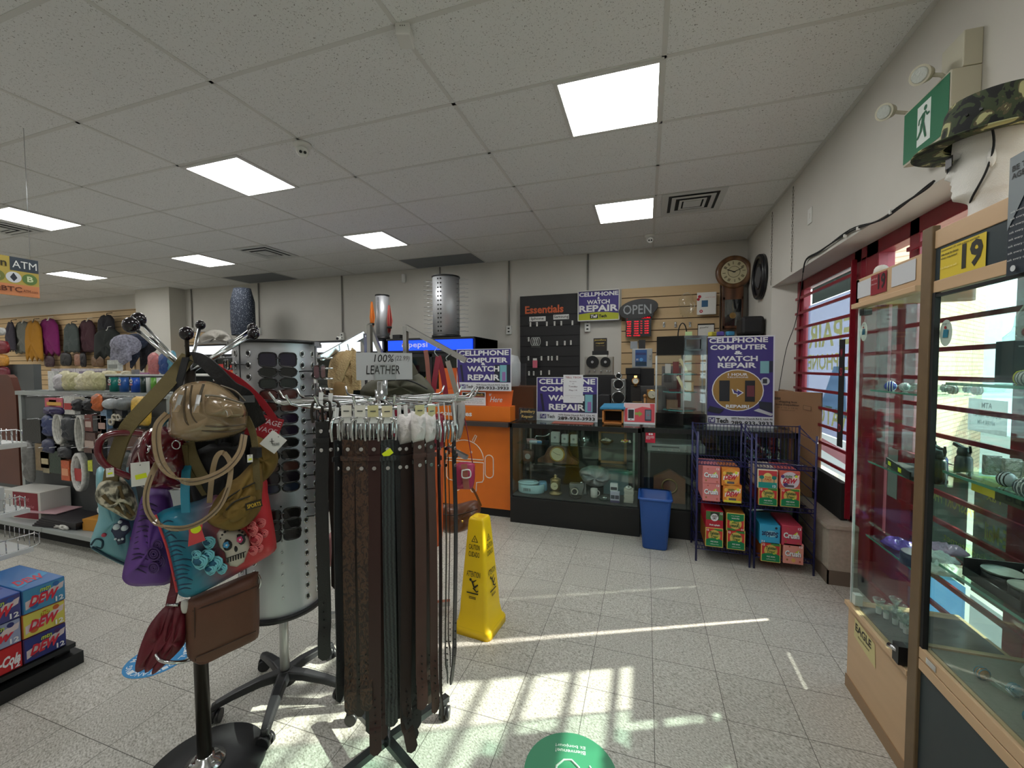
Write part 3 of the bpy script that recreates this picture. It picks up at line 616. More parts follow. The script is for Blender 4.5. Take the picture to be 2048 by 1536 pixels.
# ---------------------------------------------------------------- glass display counters
frame_b = mat('black_case_frame', (20, 21, 22), .45, noise=.1); case_in = mat('case_deck', (58, 58, 58), .7)
def counter(x0, x1, y0, y1, lb, shelves, h=1.0):
    t = T('display_counter', lb, 'display counter', (x0, y0, 0), 'glass display counters')
    g = MB(frame_b); g.box(x0, y0, 0, x1, y1, .26); g.b('base', t, bevel=.003)
    g = MB(frame_b); w_ = .022
    for x in (x0, x1-w_):
        for y in (y0, y1-w_): g.box(x, y, .26, x+w_, y+w_, h)
    for y in (y0, y1-w_): g.box(x0, y, h-.045, x1, y+w_, h-.004)
    for x in (x0, x1-w_): g.box(x, y0, h-.045, x+w_, y1, h-.004)
    g.b('frame', t); MB(case_in).box(x0+.02, y0+.02, .262, x1-.02, y1-.02, .27).b('deck', t)
    MB(glass).box(x0+.01, y0+.006, .27, x1-.01, y0+.010, h-.045).b('front_glass', t)
    MB(glass_mat('counter_top_glass', (.75, .85, .82), .3)).box(x0+.01, y0+.01, h-.008, x1-.01, y1-.01, h).b('top_glass', t)
    MB(glass).box(x0+.006, y0+.02, .27, x0+.010, y1-.02, h-.045).b('side_glass', t); MB(glass).box(x1-.010, y0+.02, .27, x1-.006, y1-.02, h-.045).b('side_glass', t)
    MB(mat('case_back', (40, 40, 42), .5)).box(x0+.02, y1-.012, .27, x1-.02, y1-.006, h-.045).b('back_panel', t)
    for z, dp in shelves:
        g = MB(shelf_glass); g.box(x0+.03, y1-dp, z-.006, x1-.03, y1-.02, z); g.b('shelf', t)
    g = MB(steel)
    for x in (x0+.06, x1-.08): g.box(x, y1-.03, .28, x+.02, y1-.02, h-.06)
    g.b('shelf_standard', t)
    return t
counter(-1.285, -.04, 3.87, 4.42, 'left black-framed glass display counter holding clocks and a camera', ((.78, .42), (.56, .36)))
counter(-.03, 1.20, 3.93, 4.48, 'right black-framed glass display counter behind the bin and wire racks', ((.76, .46),))
box_m = card_white
def bx(name, lb, cat_, x, y, z, w, d, h, c, group=None, a=0, items=None, r=.6, bev=.002):
    g = MB(cm(c, r)); M = Mloc(x, y, z, a); g.at(M); g.box(-w/2, -d/2, 0, w/2, d/2, h); o = g.b(name, bevel=bev); tag(o, lb, cat_, group)
    if items: art(o, Mloc(x, y, z, a) @ Matrix.Translation((-w/2, -d/2, 0)), items)
    return o
# top shelf of left counter
Ys = 4.15
for i, (u, wd_, hh) in enumerate(((1111, .085, .105), (1130, .065, .085), (1148, .065, .085))):
    bx('jewellery_box', 'white carton on the upper counter shelf, %s' % ('tallest of the three', 'middle of the three', 'right one of the three')[i], 'box', pY(u, 880, Ys).x, Ys, .781, wd_, .06, hh, (225, 226, 224), 'white cartons on the counter shelf', items=[('c', wd_/2, hh/2, .012, (160, 162, 164))])
bx('phone_box', 'flat pink carton lying on the upper counter shelf', 'box', pY(1063, 893, Ys).x, Ys, .781, .10, .08, .02, (220, 172, 176), a=.4)
bx('phone_box', 'flat white carton with blue edge on the upper counter shelf', 'box', pY(1078, 895, Ys-.02).x-.02, Ys-.07, .781, .13, .05, .018, (210, 218, 226), a=.1, items=[('r', .08, .002, .13, .016, (60, 130, 190))])
bx('eyeglass_case', 'small black case at the front of the upper counter shelf', 'case', pY(1092, 896, Ys).x, Ys-.05, .781, .08, .05, .02, (26, 26, 28), a=.2)
t = T('bracelet_stand', 'silver bracelet on a low stand at the left of the upper counter shelf', 'bracelet', (0, 0, 0)); c = pY(1080, 878, Ys)
g = MB(chrome); g.tube([(c.x-.06, Ys, .80), (c.x-.05, Ys+.03, .83), (c.x+.03, Ys+.05, .825), (c.x+.08, Ys+.04, .845), (c.x+.09, Ys+.05, .86)], .008, 8); g.b('bracelet', t); g = MB(black); g.box(c.x-.06, Ys, .781, c.x+.05, Ys+.05, .80); g.b('stand', t)
def bowl(name, lb, c, r, h, m, cat_='bowl'):
    t = T(name, lb, cat_, c); g = MB(m); g.lathe([(r*.4, 0), (r*.45, .004), (r*.8, h*.5), (r, h), (r*.96, h), (r*.76, h*.5), (.001, .008)], c, 20); g.b('bowl', t); return t
bowl('glass_bowl', 'empty clear glass bowl on the upper counter shelf', (pY(1170, 893, Ys).x, Ys, .781), .07, .06, trinket_glass)
for nm, lb, u, cs in (('trinket_bowl', 'bowl of cream candies on the upper counter shelf', 1213, [(222, 214, 190), (200, 190, 160), (235, 232, 220)]), ('trinket_bowl', 'bowl of red and yellow candies on the upper counter shelf', 1252, [(224, 60, 70), (228, 210, 70), (235, 225, 210)])):
    c = (pY(u, 893, Ys).x, Ys, .781); t = bowl(nm, lb, c, .07, .045, mat('bronze_bowl', (120, 96, 52), .4, .5) if u == 1213 else trinket_glass)
    rr = random.Random(u); g = MB(cm(cs[0]))
    for k in range(26):
        g.m(cm(cs[k % 3])); a = rr.random()*6.28; q = .05*rr.random()**.5; g.ball((c[0]+q*math.cos(a), c[1]+q*math.sin(a), .82+.025*rr.random()*(1-q/.07)), .011, .7, 6)
    o = g.b('candies', t); o['kind'] = 'stuff'
# lower shelf mantel clock, camera things
t = T('mantel_clock', 'brown tambour mantel clock with round cream dial in the left counter', 'clock', (0, 0, 0)); c = pY(1115, 921, 4.12)
g = MB(wood); g.prism([(c.x-.21, .565), (c.x+.21, .565), (c.x+.21, .60), (c.x+.14, .64), (c.x+.10, .72), (c.x+.04, .755), (c.x-.04, .755), (c.x-.10, .72), (c.x-.14, .64), (c.x-.21, .60)], 4.12, 4.20); g.b('case', t, bevel=.004)
g = MB(mat('brass', (0, 0, 0))); g.cyl((c.x, 4.105, .665), (c.x, 4.12, .665), .078, n=28); g.b('bezel', t)
g = MB(mat('clock_face', (0, 0, 0))); g.cyl((c.x, 4.10, .665), (c.x, 4.106, .665), .064, n=28); g.b('dial', t); g = MB(matte_black); g.bar((c.x, 4.098, .665), (c.x+.035, 4.098, .66), .003); g.bar((c.x, 4.098, .665), (c.x-.045, 4.098, .69), .003); g.b('hands', t)
t = T('retro_speaker', 'small dark cube loudspeaker on the lower shelf of the left counter', 'loudspeaker', (0, 0, 0)); c = pY(1057, 920, 4.15)
g = MB(wood); g.box(c.x-.05, 4.12, .565, c.x+.05, 4.2, .68); g.b('box', t); g = MB(steel); g.cyl((c.x, 4.116, .62), (c.x, 4.12, .62), .03, n=18); g.b('cone', t)
t = T('framed_picture', 'golden wooden picture frame standing on the lower counter shelf', 'picture frame', (0, 0, 0)); c = pY(1229, 905, 4.3); X0, X1, Z0, Z1 = c.x-.16, c.x+.12, .565, .90
g = MB(mat('gilt_wood', (170, 120, 66), .4)); [g.box(*q) for q in ((X0, 4.29, Z0, X0+.025, 4.31, Z1), (X1-.025, 4.29, Z0, X1, 4.31, Z1), (X0, 4.29, Z0, X1, 4.31, Z0+.025), (X0, 4.29, Z1-.025, X1, 4.31, Z1))]; g.b('frame', t)
g = MB(cm((92, 92, 84))); g.box(X0+.02, 4.30, Z0+.02, X1-.02, 4.305, Z1-.02); g.b('picture', t)
# deck
t = T('tin_drum', 'round pale blue tin box with painted figures on the deck of the left counter', 'tin', (0, 0, 0)); c = pY(1063, 995, 4.06)
tin = mat('pale_blue_tin', (170, 208, 214), .35); g = MB(tin); g.lathe([(.001, 0), (.12, 0), (.125, .01), (.125, .085), (.12, .09)], (c.x, 4.06, .27), 28, 1.1, .8); g.b('body', t)
g = MB(tin); g.lathe([(.10, 0), (.11, .006), (.10, .018), (.001, .02)], (c.x-.03, 4.05, .36), 24, 1, .8); g.lathe([(.06, 0), (.062, .006), (.001, .006)], (c.x-.03, 4.05, .378), 24, 1, .8); g.b('lid', t)
g = MB(cm((70, 70, 70))); [g.cbox((c.x-.03+.02*k, 3.958+.0005*abs(k), .315), (.008, .002, .03)) for k in range(-1, 3)]; g.b('printed_panel', t)
bx('music_box', 'pale blue wedge-shaped box behind the round tin', 'box', c.x+.10, 4.14, .27, .09, .12, .09, (120, 176, 208), a=.3, bev=.02)
t = T('carriage_clock', 'small gilt carriage clock with finial on the counter deck', 'clock', (0, 0, 0)); c = pY(1111, 990, 4.05)
g = MB(mat('antique_gilt', (150, 130, 84), .4, .6)); g.lathe([(.001, 0), (.062, 0), (.065, .015), (.03, .03), (.03, .04), (.05, .05), (.052, .14), (.055, .15), (.03, .165), (.012, .175), (.018, .19), (.001, .2)], (c.x, 4.05, .27), 16); g.b('case', t)
g = MB(mat('clock_face', (0, 0, 0))); g.cyl((c.x, 3.99, .365), (c.x, 4.01, .365), .036, n=22); g.b('dial', t); g = MB(matte_black); g.bar((c.x, 3.987, .365), (c.x+.02, 3.987, .37), .003); g.b('hands', t)
t = T('film_camera', 'grey and silver film camera with round lens on the counter deck', 'camera', (0, 0, 0)); c = pY(1152, 990, 4.03)
g = MB(mat('camera_grey', (120, 122, 120), .4, .3)); g.box(c.x-.065, 4.02, .29, c.x+.075, 4.08, .40); g.b('body', t, bevel=.006)
g = MB(chrome); g.cyl((c.x-.005, 3.975, .335), (c.x-.005, 4.02, .335), .035, n=22); g.b('lens', t); g = MB(matte_black); g.cyl((c.x-.005, 3.97, .335), (c.x-.005, 3.976, .335), .024, n=20); g.b('front_glass', t)
g = MB(matte_black); g.tube([(c.x-.065, 4.03, .36), (c.x-.05, 3.96, .29), (c.x, 3.94, .275), (c.x+.06, 3.96, .28), (c.x+.075, 4.03, .36)], .004, 6); g.b('strap', t)
g = MB(chrome); g.cyl((c.x+.05, 4.05, .40), (c.x+.05, 4.05, .415), .012, n=12); g.b('shutter_button', t)
t = T('crystal_trophy', 'small round crystal ball on a stand behind the film camera', 'ornament', (0, 0, 0)); c = pY(1170, 975, 4.15); g = MB(trinket_glass); g.ball((c.x, 4.15, .44), .045); g.b('ball', t); g = MB(steel); g.lathe([(.001, 0), (.03, 0), (.012, .02), (.010, .10), (.02, .125)], (c.x, 4.15, .27), 14); g.b('stem', t)
t = T('glass_ashtray', 'cut glass dish sparkling on the counter deck', 'dish', (0, 0, 0)); c = pY(1208, 1005, 4.0); g = MB(trinket_glass); g.lathe([(.001, 0), (.05, 0), (.065, .03), (.06, .032), (.04, .012), (.001, .01)], (c.x, 4.0, .27), 14); g.b('dish', t)
g = MB(chrome); g.ball((c.x, 3.99, .295), .014, n=8); g.ball((c.x+.02, 4.0, .292), .012, n=8); g.b('pendant', t)
t = T('ceramic_mug', 'grey and white mug on the counter deck', 'mug', (0, 0, 0)); c = pY(1188, 1000, 4.06); g = MB(mat('mug_white', (196, 192, 186), .4)); g.lathe([(.001, 0), (.032, 0), (.035, .01), (.035, .085), (.031, .085), (.031, .01), (.001, .008)], (c.x, 4.06, .27), 18); g.b('cup', t)
g = MB(mat('mug_white', (0, 0, 0))); g.tube([(c.x+.033+.02*math.sin(a), 4.06, .315-.025*math.cos(a)) for a in [k*PI/8 for k in range(9)]], .005, 6); g.b('handle', t)
bx('blister_box', 'lilac and white carton with two dark pictures, front right of the left counter', 'box', pY(1230, 1005, 3.98).x, 3.98, .27, .085, .05, .10, (190, 186, 206), items=[('r', .005, .035, .04, .07, (44, 50, 66)), ('r', .045, .035, .08, .07, (60, 56, 76)), ('r', 0, 0, .085, .02, (90, 76, 120))])
bx('blister_box', 'white and black carton resting on the lilac one in the left counter', 'box', pY(1228, 980, 4.0).x, 4.0, .371, .07, .045, .07, (218, 220, 222), items=[('r', .006, .012, .064, .04, (50, 52, 58))])
for k in range(5): bx('cable_box', 'cream carton in the front right stack of the left counter, %s' % ('lowest', 'second from below', 'third from below', 'fourth from below', 'topmost')[k], 'box', pY(1257, 1010, 4.0).x+.004*(k % 2), 4.02, .27+.0255*k, .085, .08, .025, (206, 202, 190), 'stacked cream cartons')
t = T('computer_mouse', 'white computer mouse on the topmost cream carton', 'mouse', (0, 0, 0)); c = pY(1257, 980, 4.0); g = MB(white); g.ball((c.x, 4.01, .41), .03, .5, 14, 1, 1.4); g.b('shell', t); g = MB(matte_black); g.cbox((c.x, 3.985, .424), (.006, .02, .004)); g.b('wheel', t)
g = MB(mat('bubble_wrap', (150, 154, 158), .35, bump=.5, bscale=40)); c = pY(1190, 950, 4.2)
g.puff([(c.x+.16*math.cos(a)*(1+.1*math.sin(3*a)), 4.22, .44+.11*math.sin(a)) for a in [k*PI/10 for k in range(20)]], .10, wr=.5); tag(g.b('wrapped_parcel'), 'grey plastic-wrapped parcel in the middle of the left counter', 'parcel')
g = MB(mat('teal_paper', (88, 120, 128), .6)); c = pY(1232, 950, 4.25); g.box(c.x-.12, 4.2, .27, c.x+.12, 4.34, .50); tag(g.b('gift_box', bevel=.004), 'muted teal box at the right rear of the left counter', 'box')
# right counter inside
t = T('disc_player', 'silver disc player on the shelf of the right counter', 'player', (0, 0, 0)); sil = mat('silver_plastic', (168, 172, 172), .35, .4); g = MB(sil); g.box(.02, 4.06, .762, .52, 4.4, .83); g.b('body', t, bevel=.004)
g = MB(cm((90, 94, 94))); g.box(.06, 4.056, .80, .30, 4.061, .812); g.b('tray', t); g = MB(chrome); [g.cyl((.12+.06*k, 4.058, .78), (.12+.06*k, 4.05, .78), .008, n=10) for k in range(5)]; g.b('button_row', t)
bx('card_sticker', 'red lending-company notice stuck inside the right counter corner', 'sticker', .045, 3.935, .86, .085, .002, .115, (196, 30, 60), items=[('c', .035, .08, .009, (235, 225, 228)), ('c', .055, .08, .009, (235, 225, 228)), ('t', 'easy', .02, .10, .065, .108, WHT, .01), ('t', 'CREDIT CARD', .006, .055, .075, .064, WHT, .02), ('t', 'PROTECTION', .006, .043, .075, .052, WHT, .02), ('t', 'PLUS', .006, .033, .04, .041, WHT, .02)])
t = T('wooden_clock', 'pentagonal wooden clock case lying in the right counter', 'clock', (0, 0, 0)); g = MB(mat('light_walnut', (126, 84, 56), .5, noise=.15, nscale=4)); g.prism([(.08, .27), (.36, .27), (.36, .50), (.22, .58), (.08, .50)], 4.1, 4.18); g.b('case', t)
g = MB(mat('antique_gilt', (0, 0, 0))); yring(g, .22, 4.09, .43, .065, .008); g.b('bezel', t)
t = T('tape_carton', 'grey flat carton leaning behind the wooden clock', 'carton', (0, 0, 0)); g = MB(cm((118, 116, 112))); g.at(Matrix.Translation((.55, 4.3, .275)) @ Matrix.Rotation(.35, 4, 'Y')); g.box(-.25, -.03, .08, .30, .03, .13); g.b('box', t)
g = MB(cm((196, 198, 200))); g.at(Matrix.Translation((.55, 4.3, .275)) @ Matrix.Rotation(.35, 4, 'Y')); g.box(-.05, -.032, .09, .02, -.03, .12); g.b('label_patch', t)
g = MB(glass_mat('dark_film', (.35, .36, .38), .35)); g.box(.5, 4.2, .772, 1.15, 4.21, .93); tag(g.b('plastic_sheet'), 'crumpled dark plastic sheet inside the right counter', 'plastic sheet')

# ---------------------------------------------------------------- on top of the counters
CT = 1.001
sign_board('repair_sign', 'purple cellphone computer and watch repair sign standing on the left counter, notice taped over it', 'sign', .63, .45, Mloc(-1.085, 4.16, CT, 0, -.02), repair_art(.63, .45))
sign_board('taped_notice', 'white paper notice dated Tuesday May 14 taped over the repair sign', 'notice', .20, .285, Mloc(-.80, 4.148, CT+.19, 0, -.02), [('t', 'TELL TECH', .02, .25, .18, .268, (150, 30, 40), .01), ('t', 'Re-open', .065, .21, .135, .222, (90, 60, 80)), ('t', 'on', .09, .19, .11, .198, (90, 60, 80)), ('t', 'Tuesday', .055, .155, .145, .175, (100, 60, 80)), ('t', 'May 14', .06, .118, .14, .136, (100, 60, 80)),
    ('t', 'sorry for any inconvenience', .02, .07, .18, .078, (150, 140, 150)), ('t', 'thank you', .07, .05, .13, .058, (150, 140, 150))], th=.001)
t = T('jewellery_sign', 'small black and gold Jewellery Repair sign on the left end of the counter', 'sign', (-1.2, 4.05, CT)); M = Mloc(-1.245, 4.05, CT, .05, -.12)
g = MB(cm((30, 26, 24))); g.at(M); g.box(0, 0, .012, .18, .004, .13); g.b('card', t); g = MB(acrylic); g.at(M); g.box(-.004, -.003, 0, .184, -.001, .14); g.box(-.004, -.003, 0, .184, .08, .004); g.b('holder', t)
art(t, M, [('t', 'Jewellery', .012, .075, .168, .115, (226, 190, 110), .012), ('t', 'Repair', .028, .025, .150, .062, (226, 190, 110), .012)])
t = T('acrylic_block', 'clear acrylic block beside the small jewellery sign', 'block', (0, 0, 0)); MB(acrylic).box(-1.05, 4.06, CT, -1.02, 4.10, CT+.14).b('block', t)
MB(mat('brick_mat', (150, 84, 70), .8)).box(-.86, 4.02, CT, -.50, 4.12, CT+.004).b('x') if 0 else None
g = MB(mat('brick_mat', (150, 84, 70), .8)); g.box(-.88, 3.95, CT, -.48, 4.10, CT+.004); tag(g.b('counter_mat'), 'dull red rubber mat lying on the left counter top', 'mat')
# small house-shaped display with blue roof
t = T('doll_house', 'small open wooden box with a blue felt roof on the counter', 'display box', (0, 0, 0)); c = pY(1226, 845, 4.15)
g = MB(mat('teal_felt', (58, 132, 172), .9)); g.add([(c.x-.12, 4.08, CT+.14), (c.x+.12, 4.08, CT+.145), (c.x+.10, 4.3, CT+.17), (c.x-.10, 4.3, CT+.165), (c.x-.12, 4.08, CT+.155), (c.x+.12, 4.08, CT+.16), (c.x+.10, 4.3, CT+.185), (c.x-.10, 4.3, CT+.18)], [(0,3,2,1),(4,5,6,7),(0,1,5,4),(1,2,6,5),(2,3,7,6),(3,0,4,7)]); g.b('roof', t)
g = MB(mat('orange_wood', (196, 126, 66), .5)); [g.box(*q) for q in ((c.x-.10, 4.1, CT, c.x-.085, 4.28, CT+.14), (c.x+.085, 4.1, CT, c.x+.10, 4.28, CT+.14), (c.x-.10, 4.1, CT+.125, c.x+.10, 4.28, CT+.14), (c.x-.1, 4.1, CT, c.x+.1, 4.28, CT+.012))]; g.b('box', t)
MB(matte_black).box(c.x-.085, 4.27, CT+.01, c.x+.085, 4.278, CT+.125).b('back_panel', t)
# pink phone poster card
sign_board('phone_poster', 'pink card picturing two phones and a green arrow on the counter', 'poster', .29, .205, Mloc(-.20, 4.12, CT, 0, -.08), [('r', .006, .02, .284, .20, (222, 86, 96)), ('p', [(.006, .155), (.006, .20), (.24, .20), (.245, .16), (.17, .17), (.10, .145), (.05, .155)], (235, 190, 190)),
    ('r', .035, .035, .10, .15, WHT), ('r', .041, .055, .094, .14, (50, 46, 52)), ('c', .067, .045, .005, (60, 60, 64)), ('p', [(.105, .09), (.105, .115), (.14, .115), (.14, .13), (.175, .10), (.14, .072), (.14, .09)], (150, 168, 84)),
    ('r', .195, .035, .255, .145, (66, 70, 80)), ('r', .203, .05, .247, .135, (120, 128, 142)), ('c', .225, .09, .006, (210, 80, 110))], th=.004)
# hexagonal rotating display tower
t = T('display_tower', 'clear acrylic display tower with black top and base on the counter', 'display case', (.305, 4.15, CT))
def octa(r, c, a0=0): return [(c[0]+r*math.cos(a0+k*PI/4), c[1]+r*math.sin(a0+k*PI/4)) for k in range(8)]
def prz(g, poly, z0, z1):
    n = len(poly); g.add([(x, y, z0) for x, y in poly]+[(x, y, z1) for x, y in poly], [tuple(range(n))[::-1], tuple(range(n, 2*n))]+[(k, (k+1) % n, n+(k+1) % n, n+k) for k in range(n)])
TC = (.31, 4.21); sqp = [(TC[0]+dx*.213, TC[1]+dy*.15) for dx, dy in ((-1, -.7), (.1, -1), (1, -.75), (1, 1), (-1, 1))]
glossb = mat('gloss_black', (10, 11, 13), .12)
g = MB(glossb); prz(g, sqp, CT, CT+.12); g.b('base', t); g = MB(glossb); prz(g, sqp, CT+.66, CT+.835); g.b('top_housing', t)
g = MB(acrylic); n5 = len(sqp)
for k in range(n5):
    a, b_ = sqp[k], sqp[(k+1) % n5]; g.bar((a[0], a[1], CT+.39), (b_[0], b_[1], CT+.39), .004, .54, up=(0, 0, 1))
g.b('wall_panels', t)
g = MB(mat('acrylic_edge', (225, 230, 230), .15, alpha=.6)); [g.cyl((a, b_, CT+.12), (a, b_, CT+.66), .006, n=6) for a, b_ in sqp]; g.b('corner_post', t)
for k, z in enumerate((.14, .31, .48)): g = MB(mat('teal_edge_glass', (110, 190, 186), .2, alpha=.5)); prz(g, octa(.15, TC), CT+z, CT+z+.007); g.b('shelf', t)
MB(white).cyl((TC[0]+.02, TC[1], CT+.12), (TC[0]+.02, TC[1], CT+.66), .012).b('spindle', t)
g = MB(mat('grey_metal', (84, 92, 94), .3, .5)); g.at(Mloc(.335, 4.068, CT+.70, .12)); [g.box(*q) for q in ((0, -.012, 0, .15, .0, .012), (0, -.012, .10, .15, 0, .112), (0, -.012, 0, .012, 0, .112), (.138, -.012, 0, .15, 0, .112))]; g.b('label_holder', t)
rr = random.Random(5)
for i, (zz, cc, lb) in enumerate(((.49, (130, 34, 40), 'dark red jewellery box on the top shelf of the display tower'), (.32, (96, 36, 40), 'maroon pouch on the middle shelf of the display tower'), (.49, (196, 190, 184), 'white carton on the top shelf of the display tower'), (.32, (190, 156, 110), 'tan box on the middle shelf of the display tower'), (.15, (120, 96, 74), 'brown box on the lowest shelf of the display tower'))):
    x = TC[0]+(-.04, -.05, -.11, .08, -.07)[i]; bx('jewellery_box', lb, 'box', x, TC[1]-.03, CT+zz, (.05, .09, .05, .07, .10)[i], .05, (.11, .02, .09, .09, .09)[i], cc)
for i in range(2):
    g = MB(cm((226, 216, 170))); g.at(Matrix.Translation((TC[0]+.03+.02*i, TC[1]-.12, CT+.34+.16*i)) @ Matrix.Rotation(-.45, 4, 'Y')); g.box(-.013, 0, 0, .013, .002, .14)
    tag(g.b('paper_tag'), 'long cream price tag inside the display tower, %s one' % ('lower', 'upper')[i], 'tag', 'price tags in the tower')
g = MB(mat('glitter_chain', (170, 150, 140), .3, .6)); [g.tube([(TC[0]+.02+(.10+.01*k)*math.cos(a), TC[1]-.02+(.07+.008*k)*math.sin(a), CT+.150+.004*k) for a in [i*PI/8 for i in range(16)]], .004, 5, True) for k in range(3)]; tag(g.b('necklace'), 'coiled beaded necklace on the floor of the display tower', 'necklace')
# handle/loop and green card on tower
g = MB(matte_black); g.tube([(.33+.04*math.cos(a), 4.25, CT+.838+.13*math.sin(a)) for a in [k*PI/10 for k in range(11)]], .006, 6); tag(g.b('carry_strap'), 'black looped strap standing on top of the display tower', 'strap')
bx('price_card', 'pale green and white card on top of the display tower', 'card', .38, 4.2, CT+.836, .06, .02, .045, (196, 220, 160))
# large poster at right
PW, PH = .545, .83
M = Mloc(.545, 4.17, CT, .02, -.03)
PA = [('r', 0, 0, PW, PH, (228, 229, 234)), ('r', .0, .10, PW-.012, PH-.012, PUR), ('c', .25, .336, .212, WHT, .190), ('c', .25, .336, .204, (160, 122, 60), .183), ('t', 'CELLPHONE', .01, .768, .49, .815, WHT, .034), ('t', 'COMPUTER', .02, .705, .485, .752, WHT, .034), ('t', '&', .22, .662, .29, .695, WHT, .04), ('t', 'WATCH', .08, .60, .41, .648, WHT, .034), ('t', 'REPAIR', .085, .54, .40, .588, WHT, .034),
    ('r', .43, .49, .50, .60, (130, 184, 190)), ('r', .50, .50, .53, .60, (40, 44, 66)), ('t', '1 HOUR', .17, .468, .33, .492, WHT, .03), ('t', 'CELLPHONE', .165, .448, .335, .462, WHT, .01), ('t', 'REPAIR!', .155, .175, .345, .205, WHT, .04), ('r', .10, .235, .185, .425, (28, 28, 34)), ('r', .31, .235, .39, .425, (28, 28, 34)), ('r', .325, .28, .385, .38, (110, 50, 60)),
    ('p', [(.20, .35), (.245, .325), (.245, .35), (.30, .315), (.245, .275), (.245, .30), (.215, .305)], WHT), ('p', [(.212, .345), (.25, .32), (.25, .338), (.288, .315), (.25, .288), (.25, .306), (.222, .312)], PUR), ('c', .47, .42, .035, (200, 204, 208)), ('r', .45, .40, .485, .44, (50, 52, 60)), ('p', [(.38, .155), (.52, .11), (.535, .13), (.42, .175)], (196, 198, 202)), ('p', [(.43, .175), (.53, .145), (.525, .23), (.42, .24)], (40, 44, 60)), ('p', [(.0, .14), (.10, .12), (.14, .16), (.02, .19)], (40, 42, 52)),
    ('r', .01, .035, .065, .085, PUR), ('t', 'Tell', .014, .042, .06, .078, WHT, .03, .2), ('t', 'Tech', .075, .035, .175, .08, INK, .03), ('t', '1070 Stone Church Rd E. Unit 46', .20, .072, .53, .09, INK, .02), ('t', '289-933-3933', .20, .02, .53, .058, INK, .022)]
sign_board('repair_poster', 'large purple repair poster with two phones in a tan circle, right end of the counter', 'poster', PW, PH, M, PA, th=.004)
# behind-counter electronics: shelf bench at y~5
g = MB(mat('bench_grey', (96, 92, 86), .7)); g.box(-1.2, 4.5, .0, 1.15, 5.5, .98); tag(g.b('work_bench', bevel=.005), 'grey repair bench behind the display counters', 'bench')
def on(u, v, y): return pY(u, v, y)
t = T('tape_recorder', 'silver reel-to-reel tape recorder with two dark reels behind the counter', 'tape recorder', (0, 0, 0)); a = on(1169, 750, 5.1); b_ = on(1226, 713, 5.1)
g = MB(mat('aged_aluminium', (158, 154, 146), .45, .4)); g.box(a.x, 5.1, a.z, b_.x, 5.25, b_.z); g.b('deck', t, bevel=.004)
for u in (1185, 1211): p = on(u, 724, 5.09); g = MB(matte_black); g.cyl((p.x, 5.07, p.z), (p.x, 5.1, p.z), .075 if u < 1200 else .06, n=26); g.b('reel', t); g = MB(steel); g.cyl((p.x, 5.066, p.z), (p.x, 5.071, p.z), .016, n=14); g.b('reel_hub', t)
for u in (1178, 1190, 1202, 1214, 1220): p = on(u, 742, 5.09); g = MB(chrome); g.cyl((p.x, 5.08, p.z), (p.x, 5.1, p.z), .011, n=12); g.b('knob', t)
bx('stereo_deck', 'black stereo unit under the tape recorder', 'stereo', (a.x+b_.x)/2, 5.2, .981, .40, .3, a.z-.985, (34, 34, 36))
bx('wooden_cabinet', 'small dark cabinet edge right of the tape recorder', 'cabinet', b_.x+.03, 5.25, .981, .04, .2, .46, (74, 58, 44))
t = T('photo_print', 'gold-lettered black jewellery repair placard above the tape recorder', 'sign', (0, 0, 0)); c0 = on(1187, 703, 5.15); c1 = on(1214, 676, 5.15); ww, hh = c1.x-c0.x, c1.z-c0.z
g = MB(cm((36, 30, 26))); g.box(c0.x, 5.15, c0.z, c1.x, 5.156, c1.z); g.b('card', t); art(t, Mloc(c0.x, 5.149, c0.z), [('t', 'Jewellery', .01, hh*.78, ww-.01, hh*.92, (196, 170, 90), .02), ('t', 'repair', .03, hh*.55, ww-.03, hh*.68, (196, 170, 90), .02), ('t', 'chains rings', .03, hh*.4, ww-.03, hh*.46, (170, 150, 90), 0)])
bx('amplifier', 'small black radio on a white box under the gold placard', 'radio', (c0.x+c1.x)/2, 5.18, b_.z+.022, .19, .10, .05, (24, 24, 26)); bx('small_box', 'thin white box between tape recorder and small black radio', 'box', (c0.x+c1.x)/2, 5.18, b_.z+.001, .17, .11, .02, (205, 203, 196))
t = T('mini_television', 'silver handheld device with blue screen and knobs behind the counter', 'device', (0, 0, 0)); a = on(1264, 736, 4.9); b_ = on(1305, 697, 4.9); M = Mloc(a.x, 4.9, a.z, 0, 0); ww, hh = b_.x-a.x, b_.z-a.z
g = MB(sil); g.at(M); g.box(0, 0, 0, ww, .06, hh); g.b('body', t, bevel=.006); g = MB(mat('blue_screen', (60, 96, 150), .25)); g.at(M); g.box(.035, -.003, .02, ww-.06, 0, hh-.012); g.b('screen', t)
art(t, M, [('r', .038, .025, ww-.065, .07, (34, 60, 80)), ('r', .04, hh-.07, ww-.07, hh-.045, (50, 60, 110)), ('c', .10, .095, .02, (90, 150, 206)), ('r', .045, .10, .07, .104, WHT), ('r', .045, .088, .07, .092, WHT)], y0=-.004)
for z in (.165, .125): g = MB(chrome); g.at(M); g.cyl((ww-.025, -.012, hh*z/.24), (ww-.025, 0, hh*z/.24), .013, n=14); g.b('knob', t)
bx('set_stand', 'black stand holding the silver device with blue screen', 'stand', (a.x+b_.x)/2+.02, 4.95, .981, .22, .16, a.z-.985, (30, 30, 32))
bx('charger_box', 'clear and grey charger box on top of the silver device', 'box', on(1268, 690, 4.95).x, 4.95, b_.z+.001, .08, .05, .085, (140, 146, 152)); bx('charger_box', 'black charger box on top of the silver device', 'box', on(1283, 690, 4.95).x+.005, 4.95, b_.z+.001, .075, .05, .10, (40, 40, 42))
t = T('speaker_tower', 'silver loudspeaker with two round cones behind the blue-roofed box', 'loudspeaker', (0, 0, 0)); a = on(1222, 808, 4.7); b_ = on(1252, 758, 4.7)
